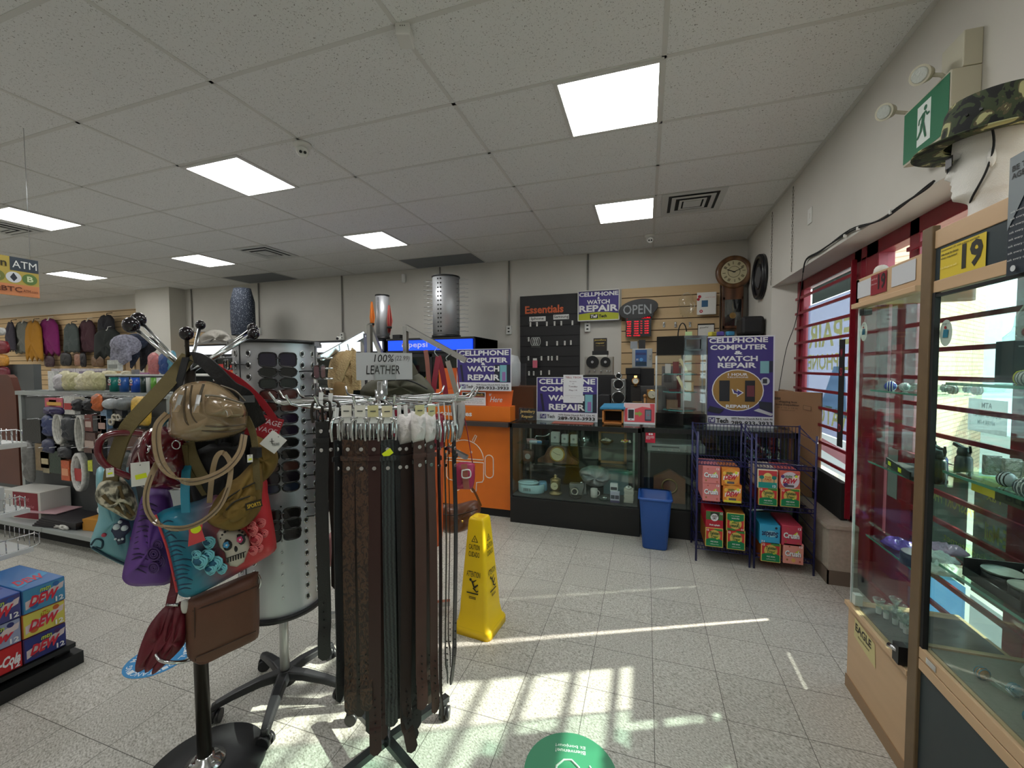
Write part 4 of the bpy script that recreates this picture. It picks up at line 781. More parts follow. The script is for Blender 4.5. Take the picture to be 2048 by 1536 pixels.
g = MB(mat('speaker_silver', (130, 130, 128), .35, .4)); g.box(a.x, 4.7, .982, b_.x, 4.9, b_.z); g.b('cabinet', t, bevel=.01)
for v, r_ in ((769, .055), (796, .07), (752, .03)): p = on(1237, v, 4.69); g = MB(chrome); yring(g, p.x, 4.69, p.z, r_, .008); g.b('cone_ring', t); g = MB(matte_black); g.cyl((p.x, 4.685, p.z), (p.x, 4.71, p.z), r_*.8, n=22); g.b('cone', t)
bx('speaker_box', 'dark loudspeaker left of the silver one', 'loudspeaker', on(1208, 790, 4.7).x, 4.8, .982, .13, .15, .26, (44, 44, 46), bev=.01)
bx('steel_bench_box', 'grey steel box behind the wristwatch', 'box', on(1262, 800, 4.85).x-.03, 4.95, .982, .07, .1, .36, (92, 92, 92))
t = T('wrist_watch', 'gold wristwatch with white dial on a dark stand behind the counter', 'watch', (0, 0, 0)); p = on(1271, 762, 4.6)
g = MB(mat('rose_gold', (200, 150, 84), .25, .9)); yring(g, p.x, 4.6, p.z, .032, .007); g.b('bezel', t); g = MB(cm((228, 226, 216))); g.cyl((p.x, 4.595, p.z), (p.x, 4.605, p.z), .03, n=24); g.b('dial', t); g = MB(matte_black); g.bar((p.x, 4.592, p.z), (p.x+.015, 4.592, p.z+.008), .003); g.b('hands', t)
g = MB(mat('rose_gold', (0, 0, 0))); g.ribbon([(p.x, 4.6, p.z+.03), (p.x, 4.62, p.z+.055), (p.x, 4.66, p.z+.06)], .03, .004, (1, 0, 0)); g.ribbon([(p.x, 4.6, p.z-.03), (p.x, 4.62, p.z-.055), (p.x, 4.66, p.z-.06)], .03, .004, (1, 0, 0)); g.b('strap', t)
bx('watch_stand', 'dark stand carrying the gold wristwatch', 'stand', p.x, 4.68, .982, .10, .06, p.z-.07-.982+.02, (40, 36, 34))
bx('projector', 'black device above the gold wristwatch', 'device', on(1266, 745, 4.75).x, 4.8, p.z+.07, .16, .08, .07, (24, 24, 26))
g = MB(cm((24, 24, 26))); g.box(on(1266, 745, 4.75).x-.07, 4.78, .982, on(1266, 745, 4.75).x+.07, 4.84, p.z+.069); tag(g.b('riser_stand'), 'black riser behind the gold wristwatch', 'stand')
bx('printer', 'grey printer with black top beside the display tower', 'printer', on(1295, 765, 4.8).x+.04, 4.85, .982, .30, .2, .36, (84, 84, 84), items=[('r', .05, .22, .25, .30, (62, 62, 64)), ('r', .05, .14, .18, .17, (120, 120, 120))])
t = T('desk_clock', 'brass-coloured desk clock with round dial under the printer', 'clock', (0, 0, 0)); p = on(1304, 789, 4.5); g = MB(mat('brass', (0, 0, 0))); yring(g, p.x, 4.5, p.z, .042, .006); g.b('rim', t); g = MB(cm((214, 208, 186))); g.cyl((p.x, 4.495, p.z), (p.x, 4.51, p.z), .04, n=24); g.b('dial', t); g = MB(matte_black); g.bar((p.x, 4.49, p.z), (p.x+.02, 4.49, p.z-.015), .003); g.b('hands', t)
g = MB(mat('gilt_wood', (0, 0, 0))); g.box(p.x-.05, 4.51, .982, p.x+.06, 4.56, p.z+.05); g.b('case', t)
g = MB(mat('gilt_wood', (0, 0, 0))); q = on(1290, 790, 4.48); g.cyl((q.x, 4.48, 1.0), (q.x, 4.48, 1.24), .012, n=10); g.ball((q.x, 4.48, 1.25), .02, n=10); tag(g.b('wood_post'), 'turned wooden post left of the brass desk clock', 'ornament')
bx('yellow_folder', 'brown picture box standing left of the wooden post', 'box', on(1275, 800, 4.7).x-.0, 4.62, .982, .10, .05, .20, (120, 92, 50))
bx('book', 'grey boxed set on the bench behind the display tower', 'box', on(1345, 730, 4.9).x, 4.9, .982, .22, .12, .58, (120, 112, 112), items=[('r', .02, .40, .10, .54, (70, 62, 66)), ('r', .12, .42, .2, .54, (190, 186, 184))])
bx('folder', 'dark red box file on the bench behind the display tower', 'box file', on(1365, 730, 4.8).x-.02, 4.78, .982, .07, .1, .56, (110, 28, 36))
bx('stacked_papers', 'pile of white papers on the bench behind the purple poster', 'papers', .85, 4.9, .982, .4, .25, .30, (200, 200, 200))
# things on top of high shelf right: black box, colourful packs
bx('laptop_bag', 'black folded bag on the tall carton under the pendulum clock', 'bag', 1.10, 5.2, 1.90, .22, .3, .20, (22, 22, 24), bev=.03)
bx('tall_carton', 'tall dark carton behind the large repair poster', 'carton', .95, 5.3, .982, .50, .35, .915, (54, 50, 52))
for i, (x, c, l) in enumerate(((.80, (84, 70, 150), 'violet'), (.90, (70, 150, 190), 'light blue'), (.72, (200, 190, 70), 'yellow'))):
    bx('snack_pack', '%s pack lying on the tall carton behind the repair poster' % l, 'pack', x, 5.18, 1.899, .08, .06, .05, c, 'packs on the tall carton', a=.3*i, bev=.01)

# ---------------------------------------------------------------- orange kiosk at left of the counters
org = mat('orange_laminate', (226, 116, 28), .4, noise=.06, nscale=5)
t = T('orange_kiosk', 'orange counter cabinet with a white robot outline on its front', 'kiosk', (-1.75, 3.96, 0))
g = MB(org); g.box(-2.25, 3.97, .08, -1.31, 4.4, .965); g.b('cabinet', t, bevel=.003); MB(matte_black).box(-2.25, 3.98, 0, -1.31, 4.4, .08).b('plinth', t)
MB(mat('dark_ledge', (64, 56, 54), .5)).box(-2.25, 3.86, .955, -1.30, 4.2, 1.0).b('ledge', t)
MB(org).box(-2.25, 3.93, 1.0, -1.30, 4.1, 1.155).b('upper_box', t, bevel=.003)
g = MB(mat('orange_sign', (232, 108, 44), .45)); g.add([(-2.25, 3.99, 1.155), (-1.31, 3.99, 1.155), (-1.29, 3.99, 1.32), (-2.25, 3.99, 1.32), (-2.25, 4.01, 1.155), (-1.31, 4.01, 1.155), (-1.29, 4.01, 1.32), (-2.25, 4.01, 1.32)], [(0,1,2,3),(4,7,6,5),(0,4,5,1),(1,5,6,2),(2,6,7,3),(3,7,4,0)]); g.b('curved_sign', t)
MB(mat('orange_sign', (0, 0, 0))).box(-2.15, 4.02, 1.32, -1.75, 4.04, 1.55).b('upper_sign', t)
M = Mloc(-1.86, 3.969, 0); L_ = MB(cm((236, 222, 206))); L_.at(M)
def loop(P, w=.011, cl=True): L_.tube([(x, -.001, z) for x, z in P], w/2, 6, cl)
cx, ex = .135, .335   # centre and half-width of the figure
arc = [(-.13+ .0, .52)]
loop([(.035+.215*math.cos(a), .585+.20*math.sin(a)) for a in [k*PI/18 for k in range(19)]])
def rr_(x0, z0, x1, z1, r, top=True, bot=True):
    P = []
    for cx_, cz_, a0 in ((x1-r, z1-r, 0), (x0+r, z1-r, 90), (x0+r, z0+r, 180), (x1-r, z0+r, 270)):
        P += [(cx_+r*math.cos(math.radians(a0+b2)), cz_+r*math.sin(math.radians(a0+b2))) for b2 in (0, 22, 45, 67, 90)]
    return P
loop(rr_(.268, .40, .36, .64, .045)); loop([(.25, .555), (.25, .38), (.235, .35), (.17, .34), (.165, .25), (.145, .235), (.12, .235), (.105, .25), (.10, .34), (-.02, .34), (-.03, .25), (-.05, .235), (-.075, .235), (-.09, .25), (-.095, .34), (-.16, .35), (-.18, .38), (-.18, .555)])
loop(rr_(-.10, .60, -.095, .602, .001)) if 0 else None
loop([(-.055, .77), (-.085, .835), (-.07, .845), (-.035, .785)]); loop([(.125, .785), (.16, .845), (.175, .835), (.145, .77)])
L_.disc((-.03, .66), .014, -.002); L_.disc((.11, .66), .014, -.002); L_.b('robot_outline', t)
art(t, Mloc(-2.25, 3.929, 1.0), [('t', 'accessories', .12, .045, .53, .095, WHT, .03)]); art(t, Mloc(-1.95, 3.989, 1.155), [('t', 'w', .40, .10, .43, .13, WHT, 0, .3), ('t', 'Here', .41, .04, .545, .095, WHT, .01, .3)])
sign_board('small_notice', 'white notice with a black title band clipped to the orange kiosk', 'notice', .27, .14, Mloc(-1.85, 3.965, 1.158), [('r', .01, .095, .26, .13, (30, 22, 20)), ('t', 'TELL tech', .04, .10, .245, .125, (222, 170, 90), .02), ('r', .01, .085, .26, .094, (170, 60, 40)), ('t', 'accessories and parts', .02, .06, .245, .072, (60, 60, 60)), ('t', 'repairs while you wait', .02, .04, .23, .052, (60, 60, 60)), ('t', 'ask for our prices', .02, .02, .245, .032, (60, 60, 60))], th=.002)
sign_board('repair_sign', 'purple cellphone computer and watch repair sign mounted above the orange kiosk', 'sign', .60, .43, Mloc(-1.885, 3.92, 1.315, 0, -.01), repair_art(.60, .43))
bx('brown_cabinet', 'brown wooden cabinet between the orange kiosk and the black board', 'cabinet', -1.42, 4.75, 0, .40, .4, 1.33, (96, 60, 36))
t = T('bubble_bag', 'frosted plastic container with domed lid on the brown cabinet', 'container', (0, 0, 0)); frost = mat('frosted_plastic', (205, 208, 210), .3, alpha=.8, bump=.8, bscale=40)
g = MB(frost); g.lathe([(.17, 0), (.19, .05), (.19, .28), (.16, .36), (.05, .385), (.001, .385)], (-1.62, 4.7, 1.33), 24); g.b('dome', t)
MB(acrylic).box(-1.84, 4.50, 1.33, -1.30, 4.52, 1.60).b('front_panel', t)

# ---------------------------------------------------------------- drinks coolers
dk = mat('cooler_dark', (28, 30, 34), .4); lit_w = mat('lit_header_white', (224, 232, 240), .5, emit=.75); lit_b = mat('lit_header_blue', (14, 52, 210), .5, emit=1.2)
def cooler(x0, x1, lb, head, y0=5.0, zt=1.965):
    t = T('drinks_cooler', lb, 'drinks cooler', (x0, y0, 0), 'drinks coolers')
    g = MB(dk); g.box(x0, y0+.05, 0, x0+.03, 5.9, zt); g.box(x1-.03, y0+.05, 0, x1, 5.9, zt); g.box(x0, 5.85, 0, x1, 5.9, zt); g.box(x0, y0+.05, 0, x1, 5.9, .15); g.box(x0, y0+.03, zt-.22, x1, 5.9, zt); g.b('body', t)
    MB(head).box(x0+.03, y0, zt-.17, x1-.03, y0+.03, zt-.03).b('lit_header', t); g = MB(dk); g.box(x0, y0-.005, zt-.03, x1, y0+.03, zt); g.box(x0, y0-.005, zt-.20, x1, y0+.03, zt-.17); g.b('header_trim', t)
    n = max(1, round((x1-x0)/.75)); w_ = (x1-x0)/n
    for k in range(n):
        g = MB(dk); a = x0+k*w_; [g.box(*q) for q in ((a+.01, y0, .15, a+.05, y0+.03, zt-.22), (a+w_-.05, y0, .15, a+w_-.01, y0+.03, zt-.22), (a, y0, .15, a+w_, y0+.03, .2), (a, y0, zt-.26, a+w_, y0+.03, zt-.22))]; d = g.b('door', t)
        MB(glass).box(a+.05, y0+.01, .2, a+w_-.05, y0+.014, zt-.26).b('pane', d)
        for z in (.35, .65, .95, 1.25): MB(steel).box(a+.03, y0+.08, z, a+w_-.03, 5.8, z+.012).b('shelf', t)
    return t
cooler(-7.55, -6.2, 'left cooler with lit white header behind the bag stand', lit_w); cooler(-6.19, -3.56, 'wide cooler with lit white header in the middle of the back wall', lit_w)
t = cooler(-3.5, -2.15, 'cooler with glowing blue header next to the orange kiosk', lit_b)
art(t, Mloc(-3.5, 4.999, 1.795), [('t', 'pepsi', .36, .02, .66, .115, WHT, .02), ('c', .30, .07, .045, WHT), ('p', [(.258, .078), (.27, .10), (.30, .113), (.33, .10), (.343, .082), (.30, .07)], (196, 40, 60)), ('p', [(.26, .05), (.28, .033), (.31, .028), (.335, .045), (.30, .055)], (20, 50, 150))])
rr = random.Random(9); bt = None
BC = (('red', (190, 36, 40)), ('orange', (226, 124, 40)), ('green', (50, 140, 70)), ('blue', (40, 90, 180)), ('brown', (70, 40, 30)), ('yellow', (220, 200, 60)))
nb = 0
for z in (.66, .96, 1.26):
    for k in range(8):
        x = -3.42+.165*k; cn, cc = BC[(nb*5+int(z*10)) % 6]; t = T('drink_bottle', '%s soft drink bottle in the blue cooler, %s shelf, place %d from left' % (cn, {.66: 'lower', .96: 'middle', 1.26: 'upper'}[z], k+1), 'bottle', (0, 0, 0), 'bottles in the blue cooler')
        g = MB(cm(cc, .25)); g.lathe([(.001, 0), (.034, 0), (.036, .02), (.036, .12), (.014, .18), (.013, .20)], (x, 5.12, z+.002), 12); g.b('bottle', t); MB(white).cyl((x, 5.12, z+.202), (x, 5.12, z+.222), .016, n=10).b('cap', t); nb += 1
# things on the coolers
def spinner(cx, cy, z0, z1, r, lb, nh, tilt=0):
    t = T('spinner_cylinder', lb, 'display spinner', (cx, cy, z0), 'silver spinner cylinders')
    g = MB(mat('satin_silver', (196, 198, 202), .42, .55, noise=.04, nscale=3)); g.cyl((cx, cy, z0+.04), (cx, cy, z1), r, n=32); g.b('drum', t); g = MB(black); g.cyl((cx, cy, z1), (cx, cy, z1+.015), r*1.06, n=32); g.b('top_disc', t); g = MB(black); g.cyl((cx, cy, z0), (cx, cy, z0+.04), r*1.08, n=32); g.b('base_disc', t)
    n = MB(matte_black); pr = MB(steel)
    for j in range(nh):
        z = z0+.09+(z1-z0-.13)*j/(nh-1)
        for a in (-1.72, -1.50):
            p = Vector((cx+r*math.cos(a), cy+r*math.sin(a), z)); d = Vector((math.cos(a), math.sin(a), 0)); n.cyl(p-d*.004, p+d*.0015, r*.07, n=6)
        for a in (-.2, .1, 3.3, 3.0):
            if r > .12: d = Vector((math.cos(a), math.sin(a), 0)); p = Vector((cx, cy, z)); pr.cyl(p+d*r, p+d*(r+.14), .003, n=5)
    n.b('peg_holes', t)
    if r > .12: pr.b('prongs', t)
    return t
spinner(-2.655, 5.2, 1.966, 2.80, .185, 'large perforated silver cylinder standing on the blue cooler', 13)
spinner(-3.66, 5.15, 1.966, 2.60, .095, 'narrow silver cylinder standing between the white and blue coolers', 26)
def skein(x, y, z0, z1, c, c2, lb):
    t = T('bead_string', lb, 'necklaces', (x, y, z1), 'bead strings on the narrow cylinder'); rr = random.Random(int(z0*100)+int(c[0])); g = MB(cm(c, .4))
    for k in range(9):
        g.m(cm(c if k % 3 else c2, .4)); a = rr.uniform(-.03, .03); g.tube([(x+a*.3, y-.02, z1), (x+a, y-.03+rr.uniform(-.02, .02), (z0+z1)/2), (x+a*.7, y-.02, z0+rr.uniform(0, .1)), (x+a*1.2, y+.01, (z0+z1)/2), (x, y, z1)], .006, 5)
    g.b('strings', t); g = MB(matte_black); g.cyl((x, y-.02, z0+.12), (x, y-.02, z0+.15), .035, n=10); g.b('tie', t)
skein(-3.81, 5.12, 2.06, 2.52, (226, 124, 40), (190, 90, 30), 'orange bead strings hanging left of the narrow silver cylinder'); skein(-3.50, 5.1, 2.0, 2.45, (170, 44, 50), (190, 110, 90), 'red bead strings hanging right of the narrow silver cylinder')
bx('black_box', 'small black box on the blue cooler beside the narrow cylinder', 'box', -3.37, 5.1, 1.966, .12, .1, .06, (24, 24, 26))
g = MB(white); p = pY(678, 672, 5.0); g.cyl((p.x, 5.0, 1.966), (p.x, 5.0, 2.02), .035, n=14); g.m(matte_black); g.cyl((p.x, 4.96, 1.99), (p.x, 4.97, 1.99), .02, n=12); tag(g.b('small_camera'), 'small round white camera sitting on the wide white cooler', 'camera')
# dotted dress form with white legs
t = T('dress_form', 'white mannequin legs wearing a dark dotted skirt, standing on the left cooler', 'mannequin', (-6.4, 5.1, 1.966)); cx = -6.38
g = MB(mat('mannequin_white', (206, 204, 198), .4))
for s in (-1, 1): g.tube([(cx+.10*s, 5.15, 1.966), (cx+.07*s, 5.15, 2.1), (cx+.10*s, 5.15, 2.3), (cx+.09*s, 5.15, 2.5)], lambda q: .045+.04*q, 10)
g.b('legs', t)
m_dot = ramp_mat('dotted_navy', [(0, (190, 196, 204)), (.20, (34, 42, 56))], 60, .8, kind='VORONOI')
g = MB(m_dot); g.lathe([(.20, 0), (.215, .15), (.21, .55), (.15, .77), (.001, .79)], (cx, 5.15, 2.11), 24, 1, .7); g.b('skirt', t)
g = MB(mat('grey_wrap', (158, 154, 146), .9, bump=.4, bscale=8)); c = pY(430, 672, 5.0); g.puff([(c.x+.42*math.cos(a), 5.0, 1.97+(.24*math.sin(a) if a < PI else 0)) for a in [k*PI/12 for k in range(24)]], .2, wr=.4); tag(g.b('folded_blanket'), 'pale rumpled blanket heaped on the left cooler beside the mannequin legs', 'blanket')
# ================================================================ RIGHT SIDE: BIN, WIRE RACKS, WINDOW SIGNS, CABINETS
blue_p = mat('blue_bin_plastic', (36, 82, 156), .45)
t = T('waste_bin', 'blue rectangular plastic waste bin in front of the counters', 'bin', (.08, 3.72, 0))
def rrect(w, d, r, n=4):
    P = []
    for cx_, cy_, a0 in ((w-r, d-r, 0), (-w+r, d-r, 90), (-w+r, -d+r, 180), (w-r, -d+r, 270)):
        P += [(cx_+r*math.cos(math.radians(a0+90*k/n)), cy_+r*math.sin(math.radians(a0+90*k/n))) for k in range(n+1)]
    return P
def loft(g, secs, c, a=0, cap0=True, cap1=False, smooth=True):
    vs_ = []; n = len(secs[0][1])
    ca, sa = math.cos(a), math.sin(a)
    for z, P in secs: vs_ += [(c[0]+x*ca-y*sa, c[1]+x*sa+y*ca, c[2]+z) for x, y in P]
    fs = [(i*n+k, i*n+(k+1) % n, (i+1)*n+(k+1) % n, (i+1)*n+k) for i in range(len(secs)-1) for k in range(n)]
    if cap0: fs.append(tuple(range(n))[::-1])
    if cap1: fs.append(tuple((len(secs)-1)*n+k for k in range(n)))
    g.add(vs_, fs, smooth)
g = MB(blue_p); loft(g, [(0, rrect(.095, .105, .03)), (.01, rrect(.10, .11, .03)), (.42, rrect(.128, .15, .035)), (.44, rrect(.130, .153, .035)), (.44, rrect(.124, .147, .035)), (.02, rrect(.094, .104, .03))], (.085, 3.74, .002)); g.b('body', t)
g = MB(blue_p); loft(g, [(.425, rrect(.130, .152, .035)), (.432, rrect(.140, .163, .04)), (.448, rrect(.138, .161, .04)), (.450, rrect(.126, .149, .035))], (.085, 3.74, .002), cap0=False); g.b('rim', t)

wire_b = mat('navy_wire', (28, 30, 84), .35)
def wire_rack(x0, x1, y0, y1, shelves, lb, h=1.04):
    t = T('wire_rack', lb, 'wire rack', (x0, y0, 0), 'blue wire racks')
    for x in (x0, x1):
        for y in (y0, y1): g = MB(wire_b); g.cyl((x, y, 0), (x, y, h if y == y0 else h+.03), .008, n=8); g.b('post', t)
        g = MB(wire_b)
        for k in range(10): z = .14+.095*k; g.cyl((x, y0, z), (x, y1, z+.02), .003, n=5)
        g.cyl((x, y0, h-.06), (x, y1, h+.02), .004, n=6); g.b('side_ladder', t)
    for z in shelves:
        g = MB(wire_b); n = int((x1-x0)/.022)
        for k in range(n+1): x = x0+(x1-x0)*k/n; g.cyl((x, y0, z), (x, y1, z), .002, n=4, caps=False)
        for y in (y0, (y0+y1)/2, y1): g.cyl((x0, y, z), (x1, y, z), .004, n=6)
        for dz in (.03,): g.cyl((x0, y0, z+dz), (x1, y0, z+dz), .003, n=6)
        for k in range(n+1): x = x0+(x1-x0)*k/n; g.cyl((x, y0, z), (x, y0, z+.03), .002, n=4, caps=False)
        g.b('shelf', t)
    g = MB(wire_b); n = int((x1-x0)/.026); z0 = shelves[-1]
    for k in range(n+1): x = x0+(x1-x0)*k/n; g.cyl((x, y1, z0), (x, y1, h+.02), .0022, n=4, caps=False)
    g.cyl((x0, y1, h+.02), (x1, y1, h+.02), .004, n=6); g.b('back_fence', t)
wire_rack(.395, .775, 3.53, 3.89, (.10, .475, .78), 'left blue wire rack holding eight soda cartons')
wire_rack(.805, 1.195, 3.53, 3.89, (.09, .465, .78), 'right blue wire rack holding eight soda cartons')
def carton(px0, py0, px1, py1, yf, c, items, lb, group, d=.30, side=None, top=None, tilt=0, flip=False, z=None):
    a = pY(px0, py1, yf); b_ = pY(px1, py0, yf); w, h = b_.x-a.x, b_.z-a.z
    g = MB(cm(c, .35)); M = Mloc(a.x, yf, z if z is not None else a.z); g.at(M); g.box(0, 0, 0, w, d, h)
    o = g.b('soda_carton', bevel=.004); tag(o, lb, 'soda carton', group)
    it = []
    for q in items:
        if q[0] in 'r': it.append(('r', q[1]*w, q[2]*h, q[3]*w, q[4]*h, q[5]))
        elif q[0] == 't': it.append(('t', q[1], q[2]*w, q[3]*h, q[4]*w, q[5]*h, q[6], *q[7:]))
        elif q[0] == 'c': it.append(('c', q[1]*w, q[2]*h, q[3]*w, q[4], q[5]*h if len(q) > 5 else q[3]*h))
        elif q[0] == 'p': it.append(('p', [(x*w, zz*h) for x, zz in q[1]], q[2]))
    F = M if not flip else M @ Matrix.Translation((w, 0, h)) @ Matrix.Rotation(PI, 4, 'Y')
    art(o, F, it, y0=-.0008, step=-.0003); return o
GRN = (0, 124, 74); YEL = (226, 214, 110); RD = (196, 52, 48)
def crush(bg_, tx=WHT): return [('c', .2, .2, .05, (150, 110, 60)), ('c', .82, .15, .05, (180, 90, 70)), ('c', .3, .85, .04, (180, 90, 70)), ('p', [(.55, .55), (.75, .72), (.85, .55), (.7, .45)], (206, 214, 60)), ('t', 'Crush', .10, .36, .88, .64, (70, 70, 80), .045), ('t', 'Crush', .08, .38, .86, .66, tx, .04), ('t', '12', .78, .82, .94, .93, WHT, .03)]
def dew(c1, c2): return [('c', .5, .5, .46, c1), ('c', .3, .25, .12, c2), ('c', .8, .75, .1, c2), ('c', .15, .7, .09, c2), ('p', [(.08, .30), (.92, .58), (.95, .82), (.10, .52)], (240, 226, 214)), ('t', 'mtn', .25, .62, .60, .80, (60, 110, 60), .02, .3), ('t', 'DEW', .14, .34, .86, .62, (196, 36, 60), .05, .4), ('r', .3, .14, .7, .26, (90, 84, 90)), ('c', .8, .74, .07, (216, 232, 60))]
TT = [('r', .02, .02, .98, .98, YEL), ('r', .05, .05, .95, .95, RD), ('r', .5, .84, .95, .95, (60, 130, 60)), ('c', .5, .58, .33, (206, 180, 90), .30), ('r', .05, .05, .95, .34, GRN), ('c', .5, .34, .45, GRN, .12), ('t', 'Tahitian', .24, .64, .78, .80, (44, 90, 50), .03, .1), ('t', 'Treat', .30, .47, .72, .62, (70, 110, 50), .03, .1), ('c', .66, .5, .08, (216, 226, 70)), ('t', 'FREE 2RINK', .30, .26, .72, .32, WHT, .02), ('t', 'caffeine free', .28, .14, .74, .19, WHT, 0), ('t', '12', .08, .82, .2, .92, WHT, .03)]
GL, GR = 'soda cartons on the left wire rack', 'soda cartons on the right wire rack'
carton(1405, 967, 1441, 1001, 3.51, (214, 128, 126), crush(0), 'pink soda carton, lower left on the middle shelf of the left rack', GL)
carton(1405, 934, 1441, 967, 3.51, (214, 128, 126), crush(0), 'pink soda carton, upper left on the middle shelf of the left rack', GL)
carton(1446, 971, 1484, 1004, 3.51, (216, 128, 50), dew((226, 150, 60), (236, 190, 80))+[('r', .04, .02, .96, .14, (214, 206, 60))], 'orange soda carton with yellow base, lower right on the middle shelf of the left rack', GL)
carton(1443, 937, 1480, 971, 3.51, (216, 128, 50), dew((226, 150, 60), (236, 190, 80)), 'orange soda carton, upper right on the middle shelf of the left rack', GL)
carton(1410, 1057, 1447, 1092, 3.51, (150, 96, 40), TT, 'green and red soda carton, lower left on the bottom shelf of the left rack', GL)
carton(1411, 1024, 1447, 1057, 3.51, (176, 26, 48), [('r', .02, .52, .98, .98, (66, 110, 56)), ('r', .28, .55, .75, .93, (30, 40, 34)), ('c', .5, .66, .22, WHT, .20), ('t', 'CANADA', .33, .68, .68, .80, (60, 30, 36), .03), ('t', 'DRY', .4, .55, .62, .67, (60, 30, 36), .04), ('t', 'fruit splash', .22, .18, .8, .30, WHT, .03), ('t', '12', .82, .84, .95, .95, WHT, .03)], 'dark red soda carton with green top on the bottom shelf of the left rack', GL)
carton(1453, 1062, 1491, 1098, 3.51, (150, 96, 40), TT, 'green and red soda carton, lower right on the bottom of the left rack', GL)
carton(1452, 1028, 1490, 1061, 3.51, (150, 96, 40), TT, 'upside-down green and red soda carton, bottom shelf of the left rack', GL, flip=True)
carton(1516, 976, 1556, 1010, 3.51, (150, 60, 40), TT, 'green and red soda carton, lower left on the middle shelf of the right rack', GR)
carton(1515, 941, 1556, 976, 3.51, (228, 214, 190), [('r', .04, .04, .96, .96, (214, 170, 120)), ('r', .04, .65, .96, .96, (196, 60, 66)), ('r', .04, .04, .96, .34, (20, 140, 130)), ('c', .5, .62, .22, (226, 206, 120)), ('c', .2, .6, .12, (26, 120, 110), .1), ('c', .82, .6, .12, (26, 120, 110), .1), ('r', .19, .3, .22, .6, (26, 120, 110)), ('r', .80, .3, .83, .6, (26, 120, 110)), ('t', 'fruit', .36, .58, .66, .68, (200, 60, 60), .02), ('t', 'PUNCH', .34, .44, .68, .56, (200, 60, 60), .03), ('t', '12', .74, .1, .9, .22, WHT, .03)], 'palm-tree soda carton, upper left on the middle shelf of the right rack', GR)
carton(1560, 978, 1601, 1013, 3.51, (150, 60, 40), TT, 'green and red soda carton, lower right on the middle shelf of the right rack', GR)
carton(1559, 944, 1601, 978, 3.51, (206, 96, 80), dew((214, 206, 214), (90, 60, 120)), 'white and violet soda carton, upper right on the middle shelf of the right rack', GR)
carton(1521, 1087, 1562, 1122, 3.51, (170, 90, 40), TT, 'green and red soda carton, lower left on the bottom shelf of the right rack', GR)
carton(1519, 1052, 1561, 1087, 3.51, (44, 150, 190), [('r', .03, .03, .97, .97, (52, 160, 200)), ('c', .45, .45, .3, (140, 200, 216), .16), ('t', 'Sunkist', .10, .34, .90, .62, (24, 40, 90), .04, .1), ('c', .2, .14, .06, (30, 40, 60)), ('t', '12', .76, .80, .92, .92, WHT, .03)], 'blue soda carton turned upside down, upper left on the bottom shelf of the right rack', GR, flip=True)
carton(1566, 1090, 1608, 1126, 3.51, (220, 150, 136), crush(0)+[('c', .5, .2, .1, (214, 170, 90))], 'peach soda carton, lower right on the bottom shelf of the right rack', GR)
carton(1563, 1054, 1605, 1090, 3.51, (190, 62, 84), crush(0), 'crimson soda carton, upper right on the bottom shelf of the right rack', GR)
# cardboard shipping box standing on edge
card = mat('cardboard', (150, 114, 84), .85, noise=.06, nscale=6)
t = T('shipping_box', 'tall flattened cardboard shipping box standing beside the right wire rack', 'cardboard box', (1.2, 4.3, 0))
BM = Mloc(1.055, 4.30, .43, -.60)
g = MB(card); g.at(BM); g.prism([(.195, 0), (.42, 0), (.42, .90), (0, .90), (0, .58), (.195, .58)], 0, .03); g.b('front_panel', t, bevel=.003); g = MB(card); g.box(1.24, 4.30, .43, 1.27, 4.62, 1.33); g.b('rear_panel', t)
art(t, BM @ Matrix.Translation((.03, -.001, -.02)), [('r', .01, .845, .085, .865, (60, 44, 34)), ('t', 'STAPLES', .015, .848, .08, .862, (150, 120, 90)), ('t', 'shipping box', .075, .815, .215, .838, (58, 42, 34), .02), ('t', "boite d'expedition", .05, .79, .23, .812, (58, 42, 34), .02), ('t', '16 x 16 x 12 in', .06, .77, .22, .782, (84, 62, 46), 0), ('t', 'recyclable carton', .09, .75, .2, .76, (84, 62, 46), 0), ('p', [(.26, .77), (.32, .76), (.32, .80), (.26, .81)], (110, 82, 58)), ('p', [(.264, .774), (.316, .765), (.316, .796), (.264, .806)], (150, 114, 84))])

# signs fixed to the window glass
filmV = film_mat('violet_window_film', (112, 116, 140), .78, .62); filmY = film_mat('yellow_window_letters', (206, 206, 120), .9, .6); filmG = film_mat('grey_window_film', (84, 92, 88), .93, .35); filmB = film_mat('blue_window_film', (120, 160, 190), .93, .6); filmR = film_mat('pink_window_film', (200, 96, 110), .8, .6); filmW = film_mat('white_window_paper', (180, 184, 188), .9, .5)
t = T('window_sign', 'translucent violet window sign, yellow REPAIR CELLPHONE WATCH letters seen in reverse', 'window sign', (1.46, 4.1, .9))
g = MB(filmV); g.box(1.458, 3.62, .98, 1.4585, 4.58, 2.12); g.b('film', t)
g = MB(filmG); g.box(1.458, 3.62, 2.125, 1.4585, 4.5, 2.27); g.b('top_strip', t)
